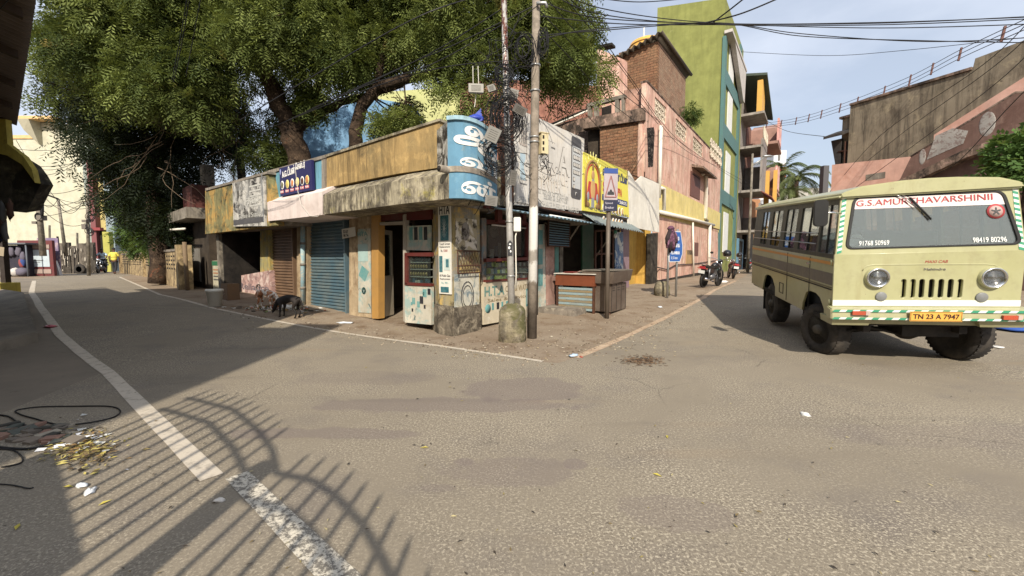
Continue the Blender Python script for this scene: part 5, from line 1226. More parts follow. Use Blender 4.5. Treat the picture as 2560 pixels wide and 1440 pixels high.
mb.build('balcony_wall', wall('mauve grey balcony', '8c827d', [('6f6660', 2, .5, .7)], None), h1_)
lattice(a, b, 11.7, 12.8, -1.55, h1_, 9, 1, .05)
mb = MB()
for z0 in (3.6, 7.2): mb.hexa([(a, -2.3, z0-.6), (b, -2.3, z0-.6), (b, -1.5, z0-.05), (a, -1.5, z0-.05), (a, -2.3, z0-.5), (b, -2.3, z0-.5), (b, -1.5, z0+.05), (a, -1.5, z0+.05)])
mb.build('tiled_awning', plain('dull red tiles', '7d4038', .8, dirt=.5, dcol='4a2b26', dsc=6), h1_)
mb = MB(); mb.box(a+.3, b-.3, .1, .28, .3, 3.2, 0); mb.box(a+.6, b-1, .08, .1, .4, 3.0, 1); mb.build('shopfront', [plain('blue shopfront', '4f7f9a', .6, dirt=.3), DARK], h1_)
mb = MB(); mb.box(a, a+2.2, -1.3, -.9, 14.0, 16.6); mb.box(b-.3, b+.2, -1.8, -1.4, 4.2, 9.5); mb.build('yellow_panel', plain('yellow panel', 'd0991e', .6, dirt=.2), h1_)
mb = MB(); mb.hexa([(a, -1.6, 16.9), (b+.8, -1.8, 14.3), (b+.8, .5, 14.9), (a, .5, 17.3), (a, -1.6, 17.1), (b+.8, -1.8, 14.5), (b+.8, .5, 15.1), (a, .5, 17.5)]); mb.build('roof_sheet', plain('dark green roof sheet', '3c4a40', .7, dirt=.4), h1_)
a, b = 39.8, 45.2
h2_ = uhouse('pink_balcony_house', 'pink and brown house with two jutting patterned balconies', a, b, .3, 14.6, wall('brown house wall', '7a5548', [('5f4238', 2, .5, .7)], None))
PKB = wall('pink patterned balcony', 'd0938a', [('e0cfc4', 1.6, .55, .6)], None); BRB = wall('mauve brown balcony end', 'a07a6c', [('8a6a5e', 2, .5, .7)], None)
for z0 in (8.0, 12.3):
    mb = MB(); mb.box(a, b, -2.3, .3, z0-.25, z0); mb.build('balcony_slab', BRB, h2_)
    MB().box(a, b-1.9, -2.35, -2.2, z0, z0+2.0).build('balcony_front', PKB, h2_)
    MB().hexa([(b-1.9, -2.35, z0), (b+.4, -2.2, z0), (b+.4, .3, z0), (b-1.9, .3, z0), (b-1.9, -2.35, z0+2.1), (b+.1, -2.2, z0+2.9), (b+.1, .3, z0+2.9), (b-1.9, .3, z0+2.1)]).build('balcony_end', BRB, h2_)
MB().box(a-.5, a+.1, -2.4, -2.1, 4.6, 9.5).build('yellow_panel', plain('yellow panel', 'd0991e', .6, dirt=.2), h2_)
MB().box(a, b, -.1, .28, .5, 4.2).build('shopfront', DARK, h2_)
def fbox(name, label, cat, px0, px1, py0, py1, Y, dep, mat, group=None):      # free standing block facing the viewer
    ym_ = (py0+min(py1, 640))/2; a, b = at(px0, ym_, Y), at(px1, ym_, Y); a.z = at(px0, py1, Y).z; z1 = at(px0, py0, Y).z; z0 = 0 if py1 > 640 else a.z
    o = thing(name, label, cat, (a.x, Y, 0), 0, group); MB().box(0, b.x-a.x, 0, dep, z0, z1).build('wall', mat, o); return o, b.x-a.x, z0, z1
WHH = plain('bluish white wall', 'd5d8dc', .7, dirt=.25); 
h3, w3, z0, z1 = fbox('white_house', 'white house with bright orange band at the end of the street', 'building', 1897, 1930, 400, 660, 62, 8, WHH)
mb = MB(); za, zb_ = at(0, 450, 62).z, at(0, 425, 62).z; mb.box(w3*.35, w3+.4, -2.2, .1, za, zb_); mb.build('orange_band', plain('orange wall', 'd9532a', .6), h3)
MB().box(w3*.3, w3+.4, -2.1, 0, zb_+.3, zb_+2.3).build('balcony', WHH, h3)
mb = MB(); mb.box(w3*.6, w3*.75, -2.2, -2.1, zb_+.9, zb_+1.9); mb.box(w3*.2, w3*.3, -.1, 0, 7, 9.4); mb.box(w3*.6, w3*.9, -.1, 0, 7, 9.4); mb.box(w3*.2, w3*.4, -.1, 0, 3, 5.4); mb.build('window', plain('dull window', '6d6a68', .5), h3)
mb = MB(); 
for i in range(7): mb.cyl((i*w3/6, -.2, z1), (i*w3/6, -.2, z1+1.4), .05, n=5)
for k in (.5, 1.0, 1.4): mb.cyl((0, -.2, z1+k), (w3, -.2, z1+k), .05, n=5)
mb.build('roof_railing', STEEL, h3)
h4, w4, z0, z1 = fbox('cream_house', 'orange brown house wall low behind the bus', 'building', 1868, 1898, 498, 660, 48, 6, plain('orange brown wall', 'a8744a', .8, dirt=.3))
h5, w5, z0, z1 = fbox('shed_row', 'low pale shed roofs below the palms beyond the bus', 'shed', 1925, 2085, 470, 660, 70, 8, plain('dull pale wall', 'a9a59c', .8, dirt=.5))
# street lamp and utility pole of the far right street
p = at(1873, 600, 30); o = thing('street_lamp', 'far concrete street pole with an arm lamp before the pink balconies', 'street lamp', (p.x, 30, .3))
zt_ = at(1873, 395, 30).z; MB().cyl((0, 0, 0), (0, 0, zt_), .1, .07, 8).build('pole', CONC, o)
q = at(1912, 403, 30); MB().tube([(0, 0, at(1873, 425, 30).z), (q.x-p.x, 0, q.z)], .05, 6).build('arm', STEEL, o); MB().ell((q.x-p.x+.2, 0, q.z+.05), (.4, .12, .09), 0, 8, 5).build('lamp', STEEL, o)
# ------------------------------------------------------------ right-hand building behind the bus
r0 = at(2075, 646, 20.5); r1v = at(2700, 646, 13.6); angR = math.degrees(math.atan2(r1v.y-r0.y, r1v.x-r0.x)); FW = Frame(r0.x, r0.y, angR)
DKW = wall('dark weathered beige wall', '867a66', [('6a5f4f', 1.1, .48, .66), ('9d8f72', 1.7, .55, .7), ('3f372f', 3, .62, .75)], [('2f2823', .85, 3)], bs=.4)
rb = fthing('old_beige_building', 'old dark beige windowless building behind the bus with overhung corner window', 'building', FW)
def WQ(quad, d0, d1, mat, name, parent=None):
    mb = MB(); quadbox(FW, quad, d0, d1, mb); return mb.build(name, mat, parent or rb)
a = FW.px(2126, 265)[0]; b = FW.px(2700, 60)[0]; zt_ = FW.px(2126, 265)[1]; zt2 = FW.px(2560, 108)[1]; zt3 = FW.px(2340, 215)[1]
mb = MB(); mb.prism([(a, 0), (b, 0), (b, zt2+.2), (FW.u(2400), zt2), (FW.u(2395), zt3+.2), (a, zt_)], 0, 6); mb.build('wall', DKW, rb)
mb = MB(); c = FW.u(2078); mb.box(c, a, .3, 6, 0, FW.px(2080, 300)[1]); mb.build('side_wall', DKW, rb)
mb = MB(); mb.box(a, FW.u(2395), -.08, .2, zt_, zt_+.1); mb.box(c-.1, a, .2, .5, FW.px(2080, 300)[1], FW.px(2080, 300)[1]+.1); mb.build('coping', MOLD, rb)
mb = MB(); za = FW.px(2100, 335)[1]; mb.hexa([(c-.35, -.5, za-.2), (a, -.5, za-.2), (a, .3, za+.1), (c-.2, .3, za+.1), (c-.35, -.5, za-.08), (a, -.5, za-.08), (a, .3, za+.22), (c-.2, .3, za+.22)]); mb.prism([(c-.35, za-.2), (c+.1, za-.2), (c+.1, za-1.9), (c+.0, za-1.9)], .1, .28); mb.build('window_hood', plain('black tar sheet', '2c2a2a', .8, dirt=.4), rb)
mb = MB(); mb.box(c+.25, c+.9, .2, .3, za-2.2, za-.35); wn = mb.build('window', plain('window dark blue', '2f3236', .3), rb)
mb = MB(); mb.cyl((c+.3, .1, za-2.6), (c+.3, .1, za-.4), .05, n=6); mb.cyl((c+.6, .1, za-2.6), (c+.6, .1, za-.4), .04, n=6); mb.cyl((c, .1, za-.8), (c+.9, .1, za-.9), .04, n=6); mb.build('window_frame', RUSTY, wn)
# pink wall and outside staircase
PK2 = wall('salmon pink wall', 'd6a592', [('c28b76', 1.0, .5, .7), ('d8ad9a', 2.2, .55, .75)], [('9c7464', .3, 3)], bs=.25)
sh = fthing('pink_stair_house', 'salmon pink lower building with a brown outside stair parapet', 'building', FW)
q = [FW.px(x, y, -1.5) for x, y in ((2082, 468), (2275, 470), (2280, 391), (2080, 412))]
mb = MB(); mb.prism([(q[0][0], 0), (q[1][0], 0), (q[2][0], q[2][1]), (q[3][0], q[3][1])], -1.5, -1.2); mb.box(q[0][0], q[0][0]+.3, -1.2, -.1, 0, q[3][1]); mb.build('wall', PK2, sh)
mb = MB(); mb.box(FW.px(2165, 440, -1.5)[0], FW.px(2213, 440, -1.5)[0], -1.51, -1.5, FW.px(2165, 452, -1.5)[1], FW.px(2165, 437, -1.5)[1]); mb.build('cement_patch', GREYC, sh)
mb = MB(); pp = [FW.px(x, y, -2.2) for x, y in ((2278, 395), (2540, 235), (2720, 235), (2720, 370), (2550, 330), (2420, 372), (2250, 452))]; mb.prism(pp[::-1], -2.25, -2.1); st = mb.build('stair_parapet', wall('mauve brown stair parapet', '74584e', [('65493f', 1.4, .5, .7), ('86695c', 3, .55, .7)], [('4a3a34', .35, 3)]), sh)
mb = MB(); mb.tube([(p[0], -2.18, p[1]+.03) for p in pp[:3]], .07, 6); mb.build('coping', MOLD, sh)
mb = MB(); pl = [pp[6], pp[5], pp[4], pp[3]]
for i in range(3):
    a_, b_ = pl[i], pl[i+1]; mb.hexa([(a_[0], -2.3, a_[1]-.3), (b_[0], -2.3, b_[1]-.3), (b_[0], -1.2, b_[1]-.3), (a_[0], -1.2, a_[1]-.3), (a_[0], -2.3, a_[1]), (b_[0], -2.3, b_[1]), (b_[0], -1.2, b_[1]), (a_[0], -1.2, a_[1])])
mb.build('stair_slab', MOLD, sh)
MOT = wall('speckled grey motif', '9a958f', [('7a6a64', 9, .5, .6)], None); mb = MB()
for (px, py, rx, rz) in ((2306, 392, .1, .28), (2468, 310, .2, .4), (2622, 280, .2, .4)): c_ = FW.px(px, py, -2.25); MB().ell((c_[0], -2.252, c_[1]), (rx, .012, rz), 0, 14, 8).build('painted_motif', MOT, st)
c_ = FW.px(2370, 355, -2.25); mb.prism([(c_[0]-.55, c_[1]-.5), (c_[0]+.4, c_[1]-.15), (c_[0]+.5, c_[1]+.25), (c_[0]+.1, c_[1]+.45), (c_[0]-.35, c_[1]+.3)], -2.262, -2.25)
mb.build('painted_motif', MOT, st)
mb = MB(); q = [FW.px(x, y, -.9) for x, y in ((2335, 420), (2720, 420), (2720, 110), (2560, 193), (2335, 337), (2333, 390))]; mb.prism([(q[0][0], 0), (q[1][0], 0)]+[tuple(p) for p in q[2:]], -.9, -.1); mb.build('upper_wall', PK2, sh)
mb = MB(); q = [FW.px(x, y, -2.0) for x, y in ((2250, 452), (2420, 380), (2720, 380))]; mb.prism([(q[0][0], 0), (q[2][0], 0), q[2], q[1], q[0]], -1.9, -1.6); mb.build('under_stair_wall', wall('dull mauve wall', '6e544b', [('5c443c', 1.4, .5, .7)], [('4a3a34', .3, 3)]), sh)  # slightly darker mauve than the stair parapet
# far dark post
p = at(2059, 470, 40); o = thing('roof_post', 'lone dark square post on roofs between palm and beige building', 'post', (p.x, 40, 0)); MB().box(-.25, .25, -.25, .25, 0, at(0, 415, 40).z).build('post', plain('dark grey post', '4d4b4e', .7), o)
# ------------------------------------------------------------ minibus
yaw, pt, rl = .294, .074, .028
bv = Vector((math.sin(yaw)*math.cos(pt), math.cos(yaw)*math.cos(pt), math.sin(pt))); rv = Vector((math.cos(yaw), -math.sin(yaw), 0)); uv = rv.cross(bv)
r2 = rv*math.cos(rl)+uv*math.sin(rl); u2 = -rv*math.sin(rl)+uv*math.cos(rl)
BM = Matrix(((r2.x, bv.x, u2.x), (r2.y, bv.y, u2.y), (r2.z, bv.z, u2.z)))
bus = thing('minibus', 'pale yellow green minibus with white windscreen banner, red lettering and yellow number plate', 'minibus', (4.278, 5.521, .518), tuple(BM.to_euler()))
BI = Matrix.LocRotScale((4.278, 5.521, .518), BM.to_euler(), None).inverted()
BW_, BL, Z1, Z2, TP = 1.889, 4.16, .931, 1.685, .068
def bray(px, py): d = Vector(ray(px, py)); o = BI @ Vector((0, 0, CAMH)); e = (BI @ (Vector((0, 0, CAMH))+d)) - o; return o, e
def BF(cx, cy, off=0.0):     # front plane from enlarged-view coordinates
    o, e = bray(1860+cx/2.88, 420+cy/2.88); t = (off-o.y)/e.y; p = o+e*t
    if p.z > Z1:             # leaning windscreen plane
        k = .1/(Z2-Z1); t = (off-k*Z1+k*o.z-o.y)/(e.y-k*e.z); p = o+e*t
    return p.x, p.z
def BS(cx, cy, off=0.0):
    o, e = bray(1860+cx/2.88, 420+cy/2.88); t = (off-o.x)/e.x; p = o+e*t; return p.y, p.z
def dfm(v):
    x, y, z = v; k = max(0, z-Z1)/(Z2-Z1); q = max(0, 1-y/.7) if y < .7 else 0
    return (x+(BW_/2-x)/(BW_/2)*TP*min(k, 1.3), y+.1*k*q, z)
def deform(o, f=dfm):
    for v in o.data.vertices: v.co = f(v.co)
    return o
def holeplate(outer, holes, th, name, mat, parent, bev=0.0, plane='front', off=0.0):
    cu = bpy.data.curves.new('t', 'CURVE'); cu.dimensions = '2D'; cu.fill_mode = 'BOTH'; cu.extrude = th/2; cu.bevel_depth = bev; cu.bevel_resolution = 1
    for ring in [outer]+holes:
        sp = cu.splines.new('POLY'); sp.points.add(len(ring)-1)
        for i, p in enumerate(ring): sp.points[i].co = (p[0], p[1], 0, 1)
        sp.use_cyclic_u = True
    ob = bpy.data.objects.new('t', cu); COL.objects.link(ob); me = bpy.data.meshes.new_from_object(ob.evaluated_get(bpy.context.evaluated_depsgraph_get()))
    bpy.data.objects.remove(ob); bpy.data.curves.remove(cu); me.materials.clear(); me.materials.append(mat); me.name = name
    for v in me.vertices:
        x, y, z = v.co
        v.co = (x, off+th/2-z if plane == 'front' else 0, y) if plane == 'front' else (off+z, x, y)
    o = bpy.data.objects.new(name, me); link(o, parent); return o
CRM = None
t = NT('pale yellow green coachwork'); v = t.coord(); n = t.noise(v, 1.5, 5, .6)
c = t.mix(t.ramp(n, .3, .7), lin('9d9b68'), lin('aaa87c')); c = t.mix(t.math('MULTIPLY', t.ramp(t.noise(v, 4, 7, .75), .5, .72), .45), c, lin('857d5a'))
c = t.mix(t.math('MULTIPLY', t.ramp(t.noise(t.coord(sc=(6, 6, .8)), 1, 6, .7), .56, .68), .25), c, lin('8a7a4c'))
zs_ = t.n('ShaderNodeSeparateXYZ', {'Vector': v}).outputs[2]
lowm = t.ramp(t.math('ADD', zs_, t.math('MULTIPLY', t.noise(v, 5, 6, .75), .5)), .22, .52, (1, 1, 1, 1), (0, 0, 0, 1)); c = t.mix(t.math('MULTIPLY', lowm, .55), c, lin('7d7458'))
c = t.mix(t.math('MULTIPLY', t.ramp(t.noise(t.coord(loc=(3, 2, 1)), 9, 7, .8), .66, .7), .7), c, lin('6a452c'))
t.bsdf(c, .4, t.noise(v, 2.2, 3, .5), .25, .03, spec=.5, **{'Coat Weight': .25, 'Coat Roughness': .12}); CRM = t.mat
BANDG = plain('brownish grey band', '6a6258', .5, dirt=.4, dcol='8f8566'); ORS = plain('orange line', 'cf8a1e', .5, dirt=.4, dcol='a08a50')
BLKF = plain('black window rubber', '141516', .5, dirt=.1); WHS = plain('white stripe', 'd8dad2', .5, dirt=.2); GRS = plain('green stripe', '1f8f6a', .5, dirt=.15)
# front lower panel with slots
f0, f1 = BF(663, 1000), BF(2014, 1030)
slots = []; SLC = [1145, 1212, 1277, 1347, 1415, 1484, 1552]
for c_ in SLC:
    m_ = BF(c_, 868)[0]; a = BF(c_, 938); b = BF(c_, 797); slots.append(rr(m_-.032, m_+.032, a[1], b[1], .03, 4))
body = holeplate([(0.0, .02), (BW_, .02), (BW_, Z1), (0, Z1)], slots, .03, 'front_panel', CRM, bus, .006)
for i, c_ in enumerate(SLC):
    if i == 0:
        a = BF(SLC[0]-30, 945); b = BF(SLC[-1]+30, 790); MB().box(a[0], b[0], .05, .055, a[1], b[1]).build('radiator', DARK, body)
    if i in (0, 1, 6):
        m_ = BF(c_, 868)[0]; a = (m_-.028, BF(c_, 930)[1]); b = (m_+.006, BF(c_, 805)[1]); MB().hexa([(a[0], .035, a[1]), (b[0], .035, a[1]), (b[0]+.01, .05, a[1]), (a[0], .05, a[1]), (a[0], .035, b[1]), (b[0], .035, b[1]), (b[0]+.01, .05, b[1]), (a[0], .05, b[1])]).build('grille_blade', CRM, body)
# wheel housing relief line
g = [BF(*p) for p in ((850, 740), (862, 722), (890, 704), (935, 696), (1100, 695), (1400, 693), (1740, 693), (1800, 698), (1850, 722), (1880, 760), (1890, 800))]
MB().tube([(p[0], -.004, p[1]) for p in g], .008, 6).build('pressed_line', CRM, body)
for s_, (hx, hy) in ((0, (952, 788)), (1, (1780, 788))):
    c_ = BF(hx, hy); hl = MB().lathe([(.165, .0), (.15, .02), (.135, .0), (.13, -.035), (.12, -.045), (.112, -.04), (.112, -.01)], (c_[0], -.005, c_[1]), 'y', 32).build('headlight', CRM, bus)
    MB().lathe([(.125, -.04), (.122, -.058), (.108, -.062), (.104, -.045)], (c_[0], -.0, c_[1]), 'y', 32).build('bezel', CHROME, hl)
    MB().lathe([(.104, -.045), (.08, -.0), (.03, .03), (.0, .035)], (c_[0], 0, c_[1]), 'y', 28).build('reflector', CHROME, hl)
    MB().lathe([(.02, .03), (.02, -.03), (0, -.035)], (c_[0], 0, c_[1]), 'y', 12).build('lamp_bulb', DARK, hl)
    MB().lathe([(.106, -.045), (.08, -.064), (.04, -.075), (0, -.078)], (c_[0], 0, c_[1]), 'y', 28).build('lens', glass('lamp glass', tint=(.95, .95, .93), filmamt=.03, refl=.08), hl)
for hx, hy in ((983, 924), (1706, 930)):
    c_ = BF(hx, hy); MB().lathe([(.06, .0), (.06, -.02), (.053, -.024), (0, -.028)], (c_[0], -.0, c_[1]), 'y', 20, 0).build('parking_lamp', plain('grey lamp lens', '77797a', .35, dirt=.2), bus)
a = BF(1300, 685); b = BF(1466, 662); MB().text('MAXI CAB', a[0], a[1], b[0]-a[0], b[1]-a[1], y=-.008, wt=.0, shear=.2).build('lettering', plain('red lettering', 'a8322a', .5), bus)
a = BF(1293, 737); b = BF(1450, 716); MB().text('Mahindra', a[0], a[1], b[0]-a[0], b[1]-a[1], y=-.012, ext=.004).build('badge', CHROME, bus)
# white strip, bumper, striped edges
a = BF(662, 990); b = BF(662, 950); MB().box(-.005, BW_+.005, -.012, 0, a[1], b[1]).build('white_strip', WHS, bus)
zb0, zb1 = BF(662, 1075)[1], BF(662, 1003)[1]
bp = MB(); bp.hexa([(-.06, -.14, zb0), (BW_+.06, -.14, zb0), (BW_+.06, 0.03, zb0-.03), (-.06, 0.03, zb0-.03), (-.06, -.12, zb1), (BW_+.06, -.12, zb1), (BW_+.06, 0.03, zb1+.02), (-.06, .03, zb1+.02)])
bumper = bevel(bp.build('bumper', CRM, bus), .012)
def stripes(x0, z0, x1, z1, n, w_, y0, y1, parent, vertical=False):
    mb = MB()
    for i in range(n):
        for k, (s0, s1) in enumerate(((0, .5), (.5, 1))):
            a_, b_ = (i+s0)/n, (i+s1)/n; sk = .012
            if not vertical:
                xa, xb = x0+(x1-x0)*a_, x0+(x1-x0)*b_; mb.add([(xa-sk, y0, z0), (xb-sk, y0, z0), (xb+sk, y0, z0+w_), (xa+sk, y0, z0+w_)], [(0, 1, 2, 3)], k)
    return mb.build('reflective_stripe', [GRS, WHS], parent)
stripes(-.04, zb1-.034, BW_+.04, 0, 14, .03, -.1435, 0, bumper); stripes(-.04, zb0+.004, BW_+.04, 0, 14, .028, -.1435, 0, bumper)
for xa, xb, ya, yb in ((775, 902, 1056, 1030), (1857, 1995, 1090, 1062)):
    a = BF(xa, ya, -.14); b = BF(xb, yb, -.14); ind = MB().box(a[0], b[0], -.165, -.13, a[1], b[1]).build('indicator', plain('orange lens', 'b5441c', .25), bumper)
    b2_ = BF(xb-30, yb, -.14); 
    MB().box(b2_[0], b[0]+.002, -.168, -.13, a[1]-.002, b[1]+.002).build('clear_lens', plain('clear lens', 'b9a59c', .25), bumper)
a = BF(1184, 1100, -.15); b = BF(1566, 1034, -.15)
np_ = MB().box(a[0], b[0], -.175, -.165, a[1], b[1]).build('number_plate', plain('plate yellow', 'e3a312', .4, dirt=.1), bus)
mb = MB(); mb.text('TN 23 A 7947', a[0]+.03, a[1]+.03, b[0]-a[0]-.06, (b[1]-a[1])-.06, y=-.178, wt=.012); 
for x_ in (a[0]+.006, b[0]-.01): mb.box(x_, x_+.004, -.177, -.175, a[1]+.006, b[1]-.006)
for z_ in (a[1]+.006, b[1]-.01): mb.box(a[0]+.01, b[0]-.01, -.177, -.175, z_, z_+.004)
mb.build('lettering', plain('plate brown letters', '3a1414', .5), np_)
mb = MB(); zv = BF(645, 1122)[1]; mb.hexa([(-.02, -.06, zv), (.38, -.06, zv), (.34, .3, zv), (-.02, .3, zv), (-.03, -.1, zb0), (.4, -.1, zb0), (.36, .3, zb0), (-.03, .3, zb0)])
mb.hexa([(BW_-.38, -.06, zv), (BW_+.02, -.06, zv), (BW_+.02, .3, zv), (BW_-.34, .3, zv), (BW_-.42, -.1, zb0), (BW_+.03, -.1, zb0), (BW_+.03, .3, zb0), (BW_-.36, .3, zb0)]); mb.build('valance', CRM, bus)
# windscreen surround and glass
ws = [BF(722, 585), BF(2008, 575), BF(1912, 160), BF(735, 215)]
def rquad(P, r, n=5):
    out = []; m_ = len(P)
    for i in range(m_):
        p, a_, b_ = Vector(P[i]), Vector(P[i-1]), Vector(P[(i+1) % m_]); u_ = (a_-p).normalized()*r; w_ = (b_-p).normalized()*r
        for k in range(n+1): t_ = k/n; out.append(tuple((p+u_)*(1-t_)**2+p*2*t_*(1-t_)+(p+w_)*t_*t_))
    return out
o_ = ws[0]; wsz0 = max(Z1+.03, ws[0][1]); wsP = [(ws[0][0], wsz0), (ws[1][0], wsz0), (min(ws[2][0], BW_-.09), ws[2][1]), (ws[3][0]+.02, ws[3][1])]
zvis = BF(1000, 100)[1]
win = rquad(wsP, .09)
fr1 = holeplate([(0.0, Z1+.001), (BW_, Z1+.001), (BW_, Z2), (BW_-.02, Z2+.02), (.02, Z2+.02), (0, Z2)], [win], .03, 'windscreen_surround', CRM, bus, .004); deform(fr1)
def inset(P, k): c_ = sum((Vector(p) for p in P), Vector((0, 0)))/len(P); return [tuple(c_+(Vector(p)-c_)*k) for p in P]
rb_ = holeplate(win, [rquad(inset(wsP, .965), .08)], .05, 'windscreen_rubber', BLKF, bus, .004, off=-.012); deform(rb_)
gmat = glass('windscreen glass', tint=(.86, .91, .89), film=(.36, .4, .4), filmamt=.12, refl=.06, rough=.02, lwk=.35)
wg = MB(); cgx = inset(wsP, .99); wg.prism(cgx, .0, .006); wg = deform(wg.build('windscreen', gmat, bus))
# banner along the top of the glass
ba = [BF(735, 300), BF(1938, 258), BF(1912, 172), BF(745, 222)]
bb = [(wsP[3][0]-.012, ba[0][1]), (wsP[2][0]+.02, ba[1][1]), (wsP[2][0]-.03, wsP[2][1]-.02), (wsP[3][0]+.03, wsP[3][1]-.02)]
bn = deform(MB().prism(bb, -.006, -.002).build('windscreen_banner', plain('banner pale pink', 'd9cdca', .4, dirt=.1), bus))
a = BF(775, 284); b = BF(1890, 240); z_ = bb[0][1]+.035
deform(MB().text('G.S.AMURTHAVARSHINII', a[0], z_, (b[0]-a[0])*.94, (bb[3][1]-bb[0][1])*.56, y=-.012, wt=.0, rot=math.atan2(b[1]-a[1]-.0, b[0]-a[0])*.3).build('lettering', plain('banner red letters', 'b0343c', .5), bus))
for s_, xa, xb, ya, yb in (('91768 50969', 820, 1040, 560, 535), ('98419 80296', 1650, 1897, 548, 520)):
    a = BF(xa, ya); b = BF(xb, yb); deform(MB().text(s_, a[0], max(a[1], wsz0+.035), b[0]-a[0], .06, y=-.006, wt=.0).build('lettering', plain('white numerals', 'e6e8e6', .4, dirt=0), bus))
c_ = BF(1835, 310); mb = MB(); 
mb.lathe([(.088, 0), (.088, -.002)], (c_[0], -.006, c_[1]), 'y', 24, 0); mb.lathe([(.066, 0), (.066, -.003)], (c_[0], -.007, c_[1]), 'y', 24, 1)
for k in range(5): th = k*1.256+.3; mb.ell((c_[0]+.03*math.cos(th), -.011, c_[1]+.03*math.sin(th)), (.02, .002, .012), 2, 8, 4, Matrix.Rotation(-th, 3, 'Y'))
mb.ell((c_[0], -.012, c_[1]), (.018, .003, .022), 2, 8, 4)
deform(mb.build('round_sticker', [plain('sticker red', 'b23a3f', .5), plain('sticker pale', 'b79a94', .5), DGR], bus))
# wiper
p = [BF(970, 155), BF(1120, 215), BF(1230, 290)]; q = [BF(1180, 215), BF(1270, 300), BF(1340, 370)]
wp = MB(); wp.tube([(p[0][0], -.03, p[0][1]), (p[1][0], -.035, p[1][1]), (p[2][0], -.03, p[2][1])], .006, 6); wp.cyl((p[0][0], .05, p[0][1]), (p[0][0], -.045, p[0][1]), .02, n=10)
p2 = BF(1000, 160); wp.tube([(p2[0], -.03, p2[1]), (BF(1180, 215)[0], -.03, BF(1180, 215)[1])], .004, 6)
wp.tube([(a_[0], -.025, a_[1]) for a_ in q], .012, 6, 1); deform(wp.build('wiper', [CHROME, BLKF], bus))
# striped pillar tapes
n_ = 11
for xs, sg in ((.012, 1), (BW_-.062, -1)):
    mb = MB()
    for i in range(n_):
        for k in (0, 1):
            za = Z1+.01+(Z2-Z1-.03)*(i+.5*k)/n_; zb_ = za+(Z2-Z1-.03)*.5/n_
            mb.add([(xs, -.0085, za), (xs+.05, -.0085, za+.018*sg), (xs+.05, -.0085, zb_+.018*sg), (xs, -.0085, zb_)], [(0, 1, 2, 3)], k)
    deform(mb.build('reflective_stripe', [GRS, WHS], bus))
# roof
ztop = BF(1370, 66)[1]+.02; ze = Z2
ztop -= .03; prof = [(TP-.03, ze-.03), (TP-.03, ze+.02), (TP+.02, ze+.05), (TP+.2, ztop-.045), (BW_*.35, ztop-.008), (BW_/2, ztop), (BW_*.65, ztop-.008), (BW_-TP-.2, ztop-.045), (BW_-TP-.02, ze+.05), (BW_-TP+.03, ze+.02), (BW_-TP+.03, ze-.03)]
mb = MB(); N_ = len(prof); st_ = [(-.02, .0, 1.0), (.06, .1, 1), (.5, .1, 1.0), (BL*.5, .1, 1.0), (BL-.2, .1, .97), (BL+.04, .1, .8)]
vs = []
for (yy, off, k) in st_:
    for (x, z) in prof: vs.append((x, yy+(.1 if yy > .0 else .06), ze-.03+(z-ze+.03)*k))
fs = [(i*N_+j, i*N_+j+1, (i+1)*N_+j+1, (i+1)*N_+j) for i in range(len(st_)-1) for j in range(N_-1)] + [tuple(range(N_-1, -1, -1)), tuple(range((len(st_)-1)*N_, len(st_)*N_))]
fs += [((i+1)*N_, (i+1)*N_+N_-1, i*N_+N_-1, i*N_) for i in range(len(st_)-1)]
mb.add(vs, fs, 0, False); ro = mb.build('roof', CRM, bus); bevel(ro, .02, 2, 15)
MB().tube([(TP-.035, .05, ze-.01), (TP-.035, BL, ze-.01)], .016, 6).build('rain_gutter', CRM, bus)
